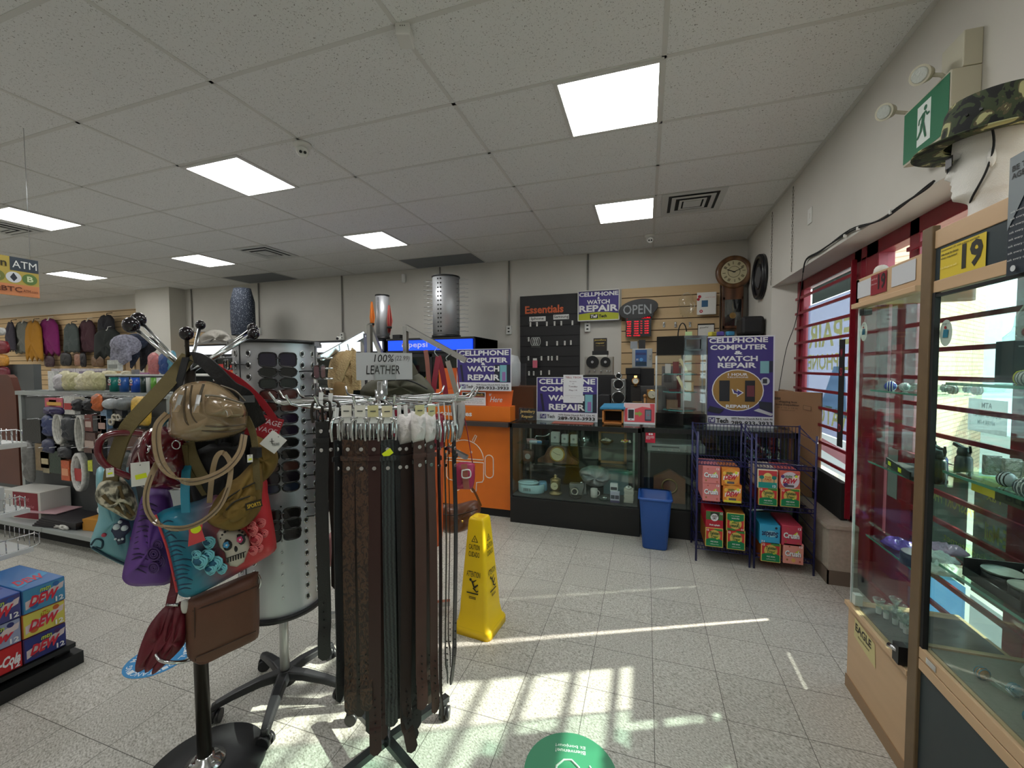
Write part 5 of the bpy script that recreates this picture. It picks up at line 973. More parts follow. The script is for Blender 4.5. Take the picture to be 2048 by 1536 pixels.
# lettering reads correctly from the street: mirrored from inside
g = MB(filmY); g.at(Mloc(1.4575, 3.64, 0) @ Matrix.Rotation(PI/2, 4, 'Z'))
g.text('REPAIR', -.15, 1.72, .92, 1.94, 0, .02); g.text('CELLPHONE', -.15, 1.52, .92, 1.66, 0, .02); g.text('WATCH', .0, 1.06, .80, 1.22, 0, .02); g.b('lettering', t)
g = MB(filmB); g.at(Matrix()); g.add([(1.457, 3.75, 1.15), (1.457, 4.25, 1.2), (1.457, 4.0, 1.55), (1.457, 3.8, 1.55)], [(0, 1, 2, 3)]); g.b('printed_panel', t)
t = T('window_sign', 'crumpled pink and white papers against the low part of the barred window', 'window sign', (1.46, 4.1, .5))
g = MB(filmW); g.box(1.456, 3.62, .70, 1.457, 4.58, .97); g.b('paper', t); g = MB(filmR); g.add([(1.455, 3.7, .9), (1.455, 4.3, .94), (1.455, 4.35, .84), (1.455, 3.7, .80)], [(0, 1, 2, 3)]); g.b('pink_stripe', t)
t = T('window_sign', 'dark grey window sign with reversed yellow PASSPORT PHOTO and E-Mail letters', 'window sign', (1.46, 2.6, .5))
g = MB(filmG); g.box(1.458, 2.50, .50, 1.4585, 2.87, 1.06); g.box(1.458, 1.08, .50, 1.4585, 2.10, 1.06); g.box(1.458, 2.24, .50, 1.4585, 2.46, 1.06); g.b('film', t)
g = MB(filmY); g.at(Mloc(1.4575, 2.25, 0) @ Matrix.Rotation(PI/2, 4, 'Z')); g.text('PASSPORT PHOTO', .20, .84, .58, .90, 0, .02); g.text('E-Mail', .02, .77, .14, .85, 0, .02); g.text('mydinointernet', .05, .65, .40, .70, 0, .01); g.text('Fax', .06, .95, .14, 1.0, 0, .01); g.b('lettering', t)
t = T('window_sign', 'pale blue poster behind the lower shelf of the end cabinet', 'window sign', (1.46, 2.85, .3)); g = MB(filmB); g.box(1.457, 2.49, .12, 1.4575, 2.87, .495); g.b('film', t); g = MB(filmW); g.box(1.457, 1.08, .13, 1.4575, 2.46, .48); g.b('white_panel', t)
t = T('window_notice', 'white paper notice about the cash machine, words reversed, on the window', 'notice', (1.44, 2.4, 1.3)); g = MB(filmW); g.box(1.447, 2.28, 1.25, 1.448, 2.50, 1.40); g.b('paper', t)
g = MB(cm((90, 96, 100))); g.at(Mloc(1.4465, 2.28, 0) @ Matrix.Rotation(PI/2, 4, 'Z')); g.text('ATM', .08, 1.36, .14, 1.385, 0, .02); g.text('IS OUT OF MONEY', .03, 1.32, .19, 1.34, 0, .01); g.text('AFTER 9 PM', .06, 1.285, .16, 1.305, 0, .01); g.b('lettering', t)
for i, (y0_, y1_, z0_, z1_, c, lb) in enumerate(((3.02, 3.13, 1.25, 1.68, (150, 56, 66), 'faded red poster on the maroon door panel behind the end cabinet'), (3.03, 3.13, .75, 1.05, (120, 130, 128), 'grey poster with a white hand on the maroon door panel'))):
    g = MB(cm(c)); g.box(1.437, y0_, z0_, 1.439, y1_, z1_); tag(g.b('door_poster'), lb, 'poster')
g = MB(matte_black); g.box(1.38, 3.615, .95, 1.384, 3.70, 1.75); o = tag(g.b('hanging_banner'), 'narrow black banner with red letters hanging inside the window post', 'banner')
g = MB(cm((170, 40, 60))); g.at(Mloc(1.379, 3.70, 0, -PI/2)); g.text('W', .02, 1.62, .06, 1.68, 0, .02); g.text('SI', .02, 1.48, .06, 1.54, 0, .02); g.text('D', .02, 1.06, .06, 1.12, 0, .02); g.b('lettering', o)

# glass cabinets
maple = ramp_mat('maple_laminate', [(0, (188, 156, 120)), (1, (202, 170, 134))], 2, .45, 4, 2, (1, 1, 8), 'WAVE', const=False); dkgreen = mat('dark_green_panel', (44, 56, 60), .45)
postm = mat('worn_brown_edge', (112, 92, 66), .5, noise=.1)
FX, BX = .94, 1.36
t = T('glass_cabinet', 'tall glass cabinet with maple base at the far end, yellowish sticker on its front', 'glass cabinet', (1.15, 2.1, 0), 'tall glass cabinets')
g = MB(maple); g.box(FX, 1.86, .0, BX, 2.345, .40); g.box(FX-.012, 1.86, .40, BX, 2.36, .42); g.b('base', t, bevel=.002)
MB(mat('maple_shadow', (150, 122, 92), .5)).box(FX-.004, 1.862, 0, FX, 2.35, .06).b('kick_strip', t)
g = MB(maple); g.box(FX, 1.872, 1.835, FX+.03, 2.36, 1.955); g.box(FX, 2.33, 1.835, BX, 2.36, 1.955); g.box(FX-.018, 1.872, 1.82, FX+.03, 2.36, 1.842); g.b('header', t, bevel=.002)
MB(matte_black).box(FX+.03, 1.87, 1.94, BX, 2.33, 1.955).b('top_panel', t)
g = MB(glass); g.box(FX+.004, 1.872, .42, FX+.008, 2.335, 1.83); g.b('front_glass', t); MB(glass).box(FX+.01, 2.335, .42, BX, 2.339, 1.83).b('side_glass', t); MB(glass).box(BX-.006, 1.87, .42, BX-.002, 2.33, 1.83).b('back_glass', t)
g = MB(mat('acrylic_edge', (0, 0, 0))); g.box(FX+.003, 2.332, .42, FX+.011, 2.341, 1.83); g.b('glass_corner', t)
for z in (1.445, 1.12, .78): g = MB(shelf_glass); g.box(FX+.03, 1.88, z-.007, BX-.02, 2.27, z); g.m(glass_edge); g.box(FX+.028, 1.88, z-.007, FX+.03, 2.27, z); g.b('shelf', t)
g = MB(white); g.cbox((FX+.02, 2.31, .45), (.03, .03, .05)); g.b('hinge', t); g = MB(black); g.cbox((FX+.02, 2.31, 1.80), (.03, .04, .03)); g.b('hinge', t)
g = MB(black); g.cbox((FX-.012, 1.90, .46), (.03, .04, .07)); g.b('lock', t); g = MB(chrome); g.cyl((FX-.035, 1.93, .47), (FX-.02, 1.90, .47), .009, n=10); g.b('lock_barrel', t)
art(t, Mloc(FX-.001, 2.33, .02, -PI/2), [('p', [(.05, .27), (.24, .245), (.23, .345), (.055, .36)], (206, 196, 140)), ('t', 'EAGLE', .065, .305, .205, .342, (40, 40, 34), .03), ('t', 'distributed', .09, .285, .19, .296, (90, 88, 70), 0)])
art(t, Mloc(FX-.001, 2.36, 1.855, -PI/2), [('r', .02, .01, .14, .085, (200, 202, 206)), ('r', .30, .012, .455, .09, (200, 202, 206)), ('r', .14, .004, .265, .09, (140, 30, 42)), ('t', '19', .20, .02, .258, .085, (34, 14, 18), .03), ('t', 'valid ID only', .148, .065, .195, .075, (220, 190, 190), 0), ('t', 'please show', .148, .045, .195, .054, (220, 190, 190), 0)])
t2 = T('glass_cabinet', 'tall glass cabinet with dark green panels and yellow 19 sign, cut by the right edge', 'glass cabinet', (1.15, 1.4, 0), 'tall glass cabinets')
g = MB(postm); g.box(FX-.012, 1.80, 0, FX+.012, 1.855, 2.03); g.b('post', t2, bevel=.003); MB(maple).box(FX+.012, 1.81, 0, BX, 1.83, .555).b('end_panel', t2); MB(glass).box(FX+.012, 1.818, .555, BX, 1.822, 1.98).b('side_glass', t2); MB(postm).box(BX-.02, 1.80, 0, BX, 1.84, 2.0).b('rear_post', t2)
g = MB(matte_black); g.box(FX-.006, 1.785, .55, FX+.01, 1.80, 1.80); g.box(FX-.004, .95, 1.785, FX+.01, 1.80, 1.795); g.b('gasket', t2)
g = MB(dkgreen); g.box(FX, .95, 0, BX, 1.80, .47); g.b('base', t2); g = MB(maple); g.box(FX-.008, .95, .475, BX, 1.80, .512); g.box(FX-.008, .95, .516, BX, 1.80, .555); g.b('rail', t2, bevel=.002)
g = MB(maple); g.box(FX-.004, .95, 1.95, FX+.03, 1.80, 2.01); g.box(FX-.004, .95, 1.80, FX+.03, 1.80, 1.84); g.b('header', t2, bevel=.002); MB(dkgreen).box(FX, .95, 1.84, FX+.02, 1.80, 1.95).b('header_panel', t2); MB(maple).box(FX+.02, .95, 1.985, BX, 1.80, 2.0).b('top_panel', t2)
MB(glass).box(FX+.004, .95, .555, FX+.008, 1.79, 1.80).b('front_glass', t2); MB(glass).box(BX-.006, .95, .555, BX-.002, 1.80, 1.98).b('back_glass', t2)
for z in (1.495, 1.195, .87): g = MB(shelf_glass); g.box(FX+.03, .96, z-.009, BX-.02, 1.78, z); g.m(glass_edge); g.box(FX+.028, .96, z-.009, FX+.03, 1.78, z); g.b('shelf', t2)
MB(mat('grey_deck', (120, 118, 108), .6)).box(FX+.02, .96, .555, BX-.02, 1.79, .56).b('deck', t2)
g = MB(chrome); g.cbox((FX-.009, 1.73, .535), (.004, .05, .02)); g.b('lock_plate', t2)
art(t2, Mloc(FX-.002, 1.80, 1.84, -PI/2), [('r', .03, .0, .225, .10, (216, 190, 50)), ('t', '19', .13, .01, .215, .09, (40, 40, 30), .04), ('t', 'Government I.D. with a photo and birth', .035, .088, .20, .096, (50, 46, 20), .01), ('t', 'date must be shown', .035, .075, .115, .083, (50, 46, 20), .02), ('t', 'when requested', .035, .062, .11, .07, (50, 46, 20), .02), ('t', 'it is illegal to sell', .035, .03, .11, .038, (236, 222, 150), .01)])
t = T('age_poster', 'dark age verification poster with mountain picture at the right edge', 'poster', (.93, 1.35, 1.8)); g = MB(cm((34, 44, 54))); g.box(.918, .98, 1.79, .921, 1.47, 2.10); g.b('sheet', t)
art(t, Mloc(.917, 1.47, 1.79, -PI/2), [('p', [(0, .12), (.05, .2), (.1, .16), (.2, .26), (.3, .2), (.3, .31), (0, .31)], (128, 136, 140)), ('t', 'BE THE BEST AT', .01, .27, .17, .285, (30, 30, 32), .02), ('t', 'AGE VERIFICATION', .01, .25, .19, .265, (30, 30, 32), .02)]+[('t', 'ask every customer under forty', .012, .16-.018*k, .16, .167-.018*k, (206, 208, 206), 0) for k in range(8)]+[('c', .03, .015, .008, (200, 204, 206))])
for y_, x_, lb, z_ in ((2.30, FX+.014, 'round white sticker with a blue swimmer on the far cabinet glass', 1.71), (1.755, FX+.014, 'teardrop white sticker with a blue bag picture on the nearer cabinet glass', 1.66)):
    g = MB(card_white); g.at(Mloc(x_-.004, y_, z_, -PI/2)); g.disc((0, 0), .030, 0, rz=.044); o = tag(g.b('glass_sticker'), lb, 'sticker')
    art(o, Mloc(x_-.005, y_, z_, -PI/2), [('p', [(-.012, -.015), (.012, -.015), (.016, .01), (-.008, .012)], (60, 130, 160)), ('c', 0, .018, .005, (170, 50, 50)), ('t', 'Consider it', -.018, .028, .018, .034, (60, 70, 80), 0)])
    if z_ < 0: pass

# contents of the far cabinet
rr = random.Random(21)
def pipe(x, y, z, a, s, c1, c2, lb, grp='glass pipes in the cabinets', bowl_=.022):
    t = T('glass_pipe', lb, 'glass pipe', (x, y, z), grp); g = MB(trinket_glass)
    d = Vector((math.cos(a), math.sin(a), 0)); p = Vector((x, y, z+.018)); g.tube([p, p+d*s*.4, p+d*s*.8+Vector((0, 0, .004)), p+d*s], lambda q: .008+.004*math.sin(q*3), 8); g.b('stem', t)
    g = MB(mat('swirl_%d' % c1[0], c1, .15, coat=.6, alpha=.8)); g.ball(p, bowl_, n=12); g.b('bowl', t)
    g = MB(cm(c2, .2)); q = Vector((-d.y, d.x, 0))
    for k in (-1, 0, 1): g.tube([p+d*.008*k+(q*math.cos(b2)+Vector((0, 0, 1))*math.sin(b2))*bowl_*(1-.08*abs(k)) for b2 in [i*PI/6 for i in range(12)]], .0018, 4, True)
    g.b('swirl', t); return t
pipe(1.00, 2.18, 1.446, -.5, .09, (40, 60, 170), (230, 230, 230), 'blue-bowled glass pipe at the front of the top shelf, far cabinet')
for i in range(7):
    x, y = 1.02+.045*(i % 4), 2.12-.05*i*.8; pipe(x, y, 1.446, rr.uniform(-1.6, .4), .09, (190+i*5, 200, 204), (214, 216, 216), ('clear glass pipe on the far cabinet top shelf, %s behind the blue one' % ('first', 'second', 'third', 'fourth', 'fifth', 'sixth', 'seventh')[i]), bowl_=.016)
def torch(x, y, z, c, lb):
    t = T('torch_lighter', lb, 'lighter', (x, y, z), 'torch lighters on the middle shelf'); g = MB(mat('torch_%d_%d' % (c[0], c[2]), c, .25)); g.lathe([(.001, 0), (.024, 0), (.026, .02), (.024, .08), (.018, .09), (.001, .09)], (x, y, z), 14); g.b('body', t)
    g = MB(black); g.lathe([(.018, 0), (.020, .012), (.016, .03), (.001, .032)], (x, y, z+.09), 12); g.bar((x, y, z+.115), (x-.01, y+.035, z+.13), .012); g.tube([(x+.01, y-.01, z+.10), (x, y-.035, z+.11), (x, y-.03, z+.13)], .004, 5); g.b('head', t)
torch(1.10, 2.10, 1.121, (176, 30, 46), 'red torch lighter on the middle shelf of the far cabinet'); torch(1.06, 1.97, 1.121, (30, 60, 170), 'blue torch lighter on the middle shelf of the far cabinet')
torch(1.02, 1.90, 1.121, (34, 34, 38), 'black torch lighter nearest the cabinet post'); torch(1.15, 2.0, 1.121, (60, 60, 64), 'dark grey torch lighter behind the blue one')
t = T('display_tray', 'black tray with neon price tabs under the torch lighters', 'tray', (1.05, 2.1, 1.121)); g = MB(matte_black); g.at(Mloc(1.01, 2.05, 1.121, -.2)); g.box(-.03, -.14, 0, .07, .16, .012); g.box(-.035, -.14, 0, -.03, .16, .03); g.b('tray', t)
for y in (-.05, .08): g = MB(neon); g.at(Mloc(1.01, 2.05, 1.121, -.2)); g.box(-.0375, y, .006, -.036, y+.035, .022); g.b('price_tab', t)
for i, (x, y, c, lb) in enumerate(((1.03, 2.14, (110, 80, 170), 'violet foil pouch on the third shelf of the far cabinet'), (1.1, 2.05, (214, 218, 216), 'crinkled clear pouch on the third shelf of the far cabinet'), (1.18, 2.14, (196, 160, 190), 'lilac wrapped pack on the third shelf of the far cabinet'), (1.06, 1.93, (226, 228, 224), 'white wrapped pack on the third shelf beside the cabinet post'))):
    g = MB(mat('foil_%d' % c[0], c, .25, bump=.8, bscale=70, alpha=.85)); g.at(Mloc(x, y, .781, i*.7)); g.nv = Vector((0, 0, 1)); g.puff([(.055*math.cos(a)*(1+.1*math.sin(5*a)), .075*math.sin(a), .008) for a in [k*PI/8 for k in range(16)]], .022, rings=4, wr=.6); tag(g.b('wrapped_pack'), lb, 'pack', 'wrapped packs on the third shelf')
t = T('herb_grinder', 'round black grinder at the front of the third shelf, far cabinet', 'grinder', (1.0, 1.97, .781)); g = MB(mat('marbled_black', (36, 38, 44), .3, noise=.6, nscale=60)); g.cyl((1.0, 1.97, .781), (1.0, 1.97, .825), .045, n=24); g.b('body', t); g = MB(steel); g.cyl((1.0, 1.97, .825), (1.0, 1.97, .83), .042, n=24); g.b('lid', t)
MB(mat('dark_slate_deck', (52, 56, 58), .3)).box(FX+.02, 1.875, .421, BX-.02, 2.30, .424).b('deck', _c := bpy.data.objects['glass_cabinet'])
k = 0; proto = None
for (u, v) in ((1757, 1228), (1790, 1226), (1772, 1238), (1800, 1240), (1790, 1250), (1805, 1258), (1812, 1268), (1820, 1270), (1828, 1280), (1835, 1256)):
    p = pZ(u, v, .425); p.x = min(max(p.x, .99), 1.3); p.y = min(max(p.y, 1.90), 2.28)
    lb = 'small clear glass bowl joint on the cabinet deck, number %s from the far corner' % ('one', 'two', 'three', 'four', 'five', 'six', 'seven', 'eight', 'nine', 'ten')[k]
    if proto is None:
        proto = T('glass_joint', lb, 'glass joint', (0, 0, 0), 'glass joints on the cabinet deck'); g = MB(trinket_glass); g.lathe([(.009, 0), (.010, .035), (.008, .04), (.018, .055), (.023, .07), (.021, .07), (.014, .055), (.006, .04)], (0, 0, 0), 14); g.b('glass_body', proto)
        g = MB(mat('frosted_joint', (214, 218, 216), .5, alpha=.8)); g.lathe([(.0095, .004), (.0105, .03)], (0, 0, 0), 14); g.b('frosted_neck', proto); o = proto
    else: o = dup(proto, label=lb)
    o.location = (p.x, p.y, .425); k += 1
# contents of the nearer cabinet
def cbx(name, lb, cat_, x, y, z, w, d, h, c, items=None, a=0, grp=None): return bx(name, lb, cat_, x, y, z, w, d, h, c, grp, a, items, .5)
cbx('black_carton', 'tall black carton with a barcode standing on the top shelf of the nearer cabinet', 'box', 1.10, 1.70, 1.497, .07, .07, .13, (34, 48, 58), [('r', .01, .11, .05, .114, (150, 156, 160)), ('r', .012, .01, .05, .025, (180, 186, 184))])
t = T('water_pipe', 'small clear glass water pipe with bent neck, on the tall black carton', 'water pipe', (1.1, 1.70, 1.63)); g = MB(trinket_glass); g.lathe([(.001, 0), (.035, 0), (.036, .01), (.018, .03), (.014, .045)], (1.1, 1.70, 1.628), 16); g.b('base', t)
g = MB(trinket_glass); g.tube([(1.1, 1.70, 1.67), (1.1, 1.695, 1.70), (1.105, 1.67, 1.735), (1.11, 1.64, 1.75)], .014, 12); g.b('neck', t); g = MB(mat('ruby_glass', (120, 26, 46), .1, coat=.5)); g.ball((1.08, 1.63, 1.65), .02, n=10); g.b('bowl', t)
t = T('water_pipe', 'tall clear cylinder water pipe with dark red inset in the nearer cabinet', 'water pipe', (1.18, 1.62, 1.497)); g = MB(trinket_glass); g.lathe([(.001, 0), (.055, 0), (.055, .06), (.052, .065), (.052, .14), (.045, .155), (.022, .165), (.022, .27), (.035, .275)], (1.20, 1.60, 1.497), 22); g.b('chamber', t)
g = MB(mat('ruby_glass', (0, 0, 0))); g.cyl((1.20, 1.60, 1.57), (1.20, 1.60, 1.625), .035, n=14); g.b('percolator', t); g = MB(black); g.bar((1.17, 1.63, 1.775), (1.16, 1.52, 1.79), .006); g.bar((1.22, 1.60, 1.76), (1.18, 1.48, 1.765), .006); g.ball((1.18, 1.48, 1.765), .009, n=8); g.b('clip', t)
pipe(1.06, 1.62, 1.496, -1.2, .12, (150, 110, 60), (196, 210, 60), 'amber and green glass pipe on the top shelf of the nearer cabinet'); pipe(1.12, 1.50, 1.496, -1.3, .12, (70, 74, 90), (20, 24, 30), 'dark marbled glass pipe on the top shelf of the nearer cabinet')
pipe(1.02, 1.55, 1.496, -1.4, .10, (196, 200, 196), (120, 126, 124), 'grey glass pipe nearest the front of the top shelf')
t = T('glass_figure', 'smoky glass figure with open eye shapes at the right edge of the top shelf', 'ornament', (1.2, 1.42, 1.497)); g = MB(mat('smoky_glass', (90, 96, 96), .12, alpha=.7, coat=.4)); g.lathe([(.001, 0), (.03, 0), (.012, .05), (.05, .10), (.06, .14), (.04, .18), (.001, .19)], (1.22, 1.47, 1.497), 14); g.b('body', t); g = MB(trinket_glass); g.ball((1.20, 1.51, 1.69), .025, n=10); g.ball((1.23, 1.46, 1.70), .02, n=10); g.b('bulbs', t)
pipe(1.02, 1.60, 1.196, -1.25, .13, (190, 200, 90), (40, 44, 40), 'black-and-green striped glass pipe on the second shelf of the nearer cabinet'); pipe(1.0, 1.50, 1.196, -1.3, .14, (60, 74, 84), (190, 196, 196), 'grey striped glass pipe with round bowl on the second shelf', bowl_=.028); pipe(.99, 1.42, 1.196, -1.3, .10, (110, 40, 50), (200, 196, 190), 'dark red striped glass pipe at the right edge of the second shelf', bowl_=.026)
for i in range(4): g = MB(mat('silver_foil', (190, 194, 192), .2, .7, bump=.6, bscale=60)); g.box(1.05+.02*i, 1.73-.045*i, 1.196, 1.09+.02*i, 1.745-.045*i, 1.26); tag(g.b('foil_sachet'), 'silver foil sachet standing on the second shelf, %s from the post' % ('first', 'second', 'third', 'fourth')[i], 'sachet', 'foil sachets')
cbx('green_carton', 'dark green carton at the back of the second shelf', 'box', 1.27, 1.70, 1.196, .08, .14, .09, (64, 96, 66)); cbx('black_carton', 'black carton with grey emblem at the back of the second shelf', 'box', 1.28, 1.56, 1.196, .08, .10, .10, (40, 46, 50))
cbx('flat_carton', 'flat black carton with neon tab on the second shelf', 'box', 1.18, 1.58, 1.196, .07, .10, .05, (36, 44, 48), [('r', .005, .02, .02, .04, (214, 226, 60))]); cbx('flat_carton', 'wide flat black carton on the second shelf by the right edge', 'box', 1.22, 1.43, 1.196, .12, .16, .045, (44, 56, 62))
cbx('display_box', 'yellow and black display box printed BLINK under the second shelf', 'box', 1.15, 1.62, 1.125, .20, .22, .055, (62, 62, 44), None, a=0) if 0 else None
g = MB(cm((206, 186, 60))); g.box(1.04, 1.64, 1.135, 1.30, 1.77, 1.184); o = tag(g.b('display_box'), 'yellow and black open display box hanging below the second shelf', 'display box'); g = MB(cm((58, 60, 44))); g.box(1.02, 1.42, 1.14, 1.30, 1.64, 1.18); g.b('lid', o)
g = MB(cm((20, 22, 20))); g.at(Mloc(1.019, 1.63, 1.145, -PI/2)); g.text('BLINK', .03, .005, .17, .03, 0, .02); g.b('lettering', o)
for s_ in (0, 1):
    tr = T('tin_tray', ('black cardboard tray of round tins on the third shelf', 'second black cardboard tray at the right edge of the third shelf')[s_], 'tray', (1.08, 1.55-.25*s_, .871)); y1 = 1.70-.24*s_
    g = MB(mat('tray_black', (30, 32, 34), .5)); [g.box(*q) for q in ((.985, y1-.22, .872, 1.23, y1, .877), (.985, y1-.22, .872, .99, y1, .90), (1.225, y1-.22, .872, 1.23, y1, .93), (.985, y1-.005, .872, 1.23, y1, .93), (.985, y1-.22, .872, 1.23, y1-.215, .93))]; g.b('tray', tr)
k = 0; W3 = ('front left', 'rear left', 'front second', 'rear second', 'front third', 'rear third', 'front fourth', 'rear fourth')
for j in range(4):
    for i in range(2):
        x, y = 1.045+.10*i, 1.64-.10*j-(.03 if j > 1 else 0); t = T('round_tin', 'round dark tin in the black trays, %s place' % W3[k], 'tin', (x, y, .878), 'round tins in the trays'); k += 1
        g = MB(mat('tin_black', (34, 36, 38), .35, .3)); g.cyl((x, y, .878), (x, y, .915), .043, n=22); g.b('body', t); g = MB(mat('tin_lid', (84, 90, 84), .3, .4, noise=.3, nscale=50)); g.cyl((x, y, .915), (x, y, .922), .045, n=22); g.b('lid', t)
g = MB(mat('lace_pack', (220, 222, 222), .3, bump=1, bscale=90, alpha=.9)); g.nv = Vector((0, 0, 1)); g.puff([(1.28+.05*math.cos(a), 1.58+.17*math.sin(a), .885) for a in [q*PI/9 for q in range(18)]], .03, wr=.8); tag(g.b('wrapped_pack'), 'shiny crinkled white pack behind the tin trays', 'pack')
g = MB(mat('lace_pack', (0, 0, 0))); g.nv = Vector((0, 0, 1)); g.puff([(1.22+.09*math.cos(a), 1.66+.10*math.sin(a), .575) for a in [q*PI/9 for q in range(18)]], .05, wr=.8); tag(g.b('wrapped_pack'), 'shiny plastic-wrapped pack on the deck by the post', 'pack')
g = MB(cm((214, 182, 60))); g.box(1.24, 1.28, .561, 1.33, 1.55, .64); o = tag(g.b('display_box'), 'yellow scalloped display box on the cabinet deck', 'display box'); g = MB(cm((50, 60, 80))); g.box(1.235, 1.57, .561, 1.32, 1.62, .63); tag(g.b('display_box'), 'small navy display box on the cabinet deck', 'display box')
for i in range(6):
    pipe(1.02+.04*(i % 3), 1.66-.06*i, .561, rr.uniform(-1.9, -.9), .10, ((150, 170, 90), (90, 130, 140), (196, 200, 196), (120, 130, 110), (60, 66, 70), (170, 176, 120))[i], (60, 120, 140), ('olive', 'blue-green', 'pale grey', 'moss', 'near-black', 'yellowish')[i]+' glass pipe lying on the deck of the nearer cabinet', bowl_=.018)

# exit sign with emergency lamps
t = T('exit_sign', 'green running-man exit sign with two emergency lamps high on the right wall', 'exit sign', (1.18, 2.28, 2.48)); cream = mat('aged_cream_metal', (196, 192, 172), .5)
g = MB(cream); g.box(1.135, 2.12, 2.475, 1.23, 2.43, 2.72); g.b('housing', t, bevel=.004); g = MB(cream); g.box(1.17, 2.12, 2.722, 1.23, 2.25, 2.86); g.b('battery_box', t, bevel=.004)
art(t, Mloc(1.134, 2.425, 2.485, -PI/2), [('r', .0, .0, .30, .225, (6, 108, 70)), ('r', .10, .03, .19, .20, (222, 232, 226)), ('c', .155, .175, .011, (6, 96, 62)), ('p', [(.135, .158), (.158, .162), (.150, .12), (.128, .118)], (6, 96, 62)), ('p', [(.135, .156), (.112, .142), (.108, .12), (.116, .12), (.12, .136), (.137, .146)], (6, 96, 62)), ('p', [(.155, .158), (.168, .135), (.184, .138), (.184, .146), (.17, .146), (.16, .162)], (6, 96, 62)),
    ('p', [(.128, .12), (.142, .12), (.135, .085), (.108, .06), (.10, .064), (.122, .09)], (6, 96, 62)), ('p', [(.14, .12), (.15, .12), (.158, .09), (.168, .05), (.158, .048), (.146, .085)], (6, 96, 62))])
for (y_, z_), nm in zip(((2.20, 2.76), (2.47, 2.765)), (0, 1)):
    g = MB(cream); h = Vector((1.08, y_, z_)); d = Vector((-.75, -.55, -.25)).normalized(); g.cyl(h-d*.035, h+d*.012, .028, .038, 18); l = g.b('lamp_head', t)
    g = MB(mat('lamp_lens', (190, 196, 190), .1, coat=.8, bump=.5, bscale=150)); g.cyl(h+d*.010, h+d*.016, .032, .026, 16); g.b('lens', l)
    g = MB(cream); g.tube([h-d*.03, Vector((1.14, y_-.01, z_-.02)), Vector((1.17, y_-.04 if nm else y_, 2.72))], .008, 8); g.b('arm', t)

# foam head with camouflage hat on the nearer cabinet
HC = Vector((1.03, 1.725, 2.012)); FA = math.atan2(.62, -.78)
ch, sh_ = math.cos(FA), math.sin(FA)
def hp(t_):    # front, back, side radii by height fraction
    t_ = t_*.33/.25 if t_ < .25 else .33+(t_-.25)*.67/.75
    K = [(0, .052, .062, .055), (.12, .045, .058, .05), (.24, .046, .060, .05), (.29, .062, .062, .052), (.33, .082, .066, .058), (.37, .086, .070, .060), (.40, .082, .074, .062), (.43, .089, .077, .064), (.455, .083, .08, .065), (.48, .090, .082, .066), (.50, .086, .085, .067), (.53, .104, .088, .069), (.56, .100, .090, .070), (.62, .088, .094, .073), (.66, .082, .097, .074), (.72, .088, .10, .076), (.82, .086, .10, .075), (.92, .066, .08, .06), (.97, .04, .05, .04), (1, .002, .002, .002)]
    for a, b_ in zip(K, K[1:]):
        if a[0] <= t_ <= b_[0]:
            f = (t_-a[0])/(b_[0]-a[0]); return [a[i]+(b_[i]-a[i])*f for i in (1, 2, 3)]
    return K[-1][1:]
vs_ = []; NR, NC = 48, 36; HH = .34
for i in range(NR+1):
    t_ = i/NR; fr, bk_, sd = hp(t_)
    for j in range(NC):
        a = 2*PI*j/NC; ca, sa = math.cos(a), math.sin(a)
        lx = (hp(t_)[0] if ca > 0 else bk_)
        if ca > 0 and .28 < t_ < .66:                     # nose, lips and chin only near the middle line
            base = .078; lx = base+(fr-base)*max(0, ca)**10
        x = lx*ca; y = sd*sa
        if abs(abs(a if a < PI else a-2*PI)-.42) < .16 and .60 < t_ < .66: x -= .010     # eye sockets
        vs_.append((HC.x+x*ch-y*sh_, HC.y+x*sh_+y*ch, HC.z+t_*HH))
t = T('foam_head', 'white foam mannequin head on the nearer glass cabinet, wearing the camouflage hat', 'mannequin head', tuple(HC)); foam = mat('white_foam', (226, 224, 218), .85, bump=.25, bscale=300)
g = MB(foam); g.add(vs_, [(i*NC+j, i*NC+(j+1) % NC, (i+1)*NC+(j+1) % NC, (i+1)*NC+j) for i in range(NR) for j in range(NC)], True); g.b('head', t)
for s in (-1, 1):
    g = MB(foam); e = Vector((HC.x+(-.01)*ch-.074*s*sh_, HC.y+(-.01)*sh_+.074*s*ch, HC.z+.17)); g.ball(e, .02, 1.4, 10, .5, .5); g.b('ear', t)
camo = ramp_mat('woodland_camo', [(0, (34, 36, 36)), (.43, (62, 72, 50)), (.52, (92, 86, 64)), (.57, (176, 176, 128))], 13, .85, 3, 1.2, bump=.1)
t = T('camo_hat', 'woodland camouflage bucket hat worn by the foam head', 'hat', (HC.x, HC.y, 2.3)); tiltM = Matrix.Translation((HC.x, HC.y, 2.262)) @ Matrix.Rotation(FA, 4, 'Z') @ Matrix.Rotation(-.06, 4, 'Y')
g = MB(camo); g.at(tiltM); g.lathe([(.105, 0), (.108, .02), (.104, .10), (.096, .125), (.06, .137), (.001, .14)], (0, 0, 0), 36, 1.1, .92); g.b('crown', t)
g = MB(camo); g.at(tiltM); vs_ = []
for r_, dz in ((.100, .004), (.135, -.004), (.170, -.010), (.172, -.014), (.135, -.010), (.100, -.004)):
    for k in range(40): a = 2*PI*k/40; vs_.append((r_*1.08*math.cos(a), r_*.92*math.sin(a), dz+.004*abs(math.sin(a))*(r_-.1)/.07))
g.add(vs_, [(i*40+k, i*40+(k+1) % 40, (i+1)*40+(k+1) % 40, (i+1)*40+k) for i in range(5) for k in range(40)], True); g.b('brim', t)
g = MB(matte_black); g.at(tiltM); g.lathe([(.109, .004), (.111, .006), (.111, .014), (.109, .016)], (0, 0, 0), 36, 1.1, .92); g.b('band', t)
g = MB(black); g.at(tiltM)
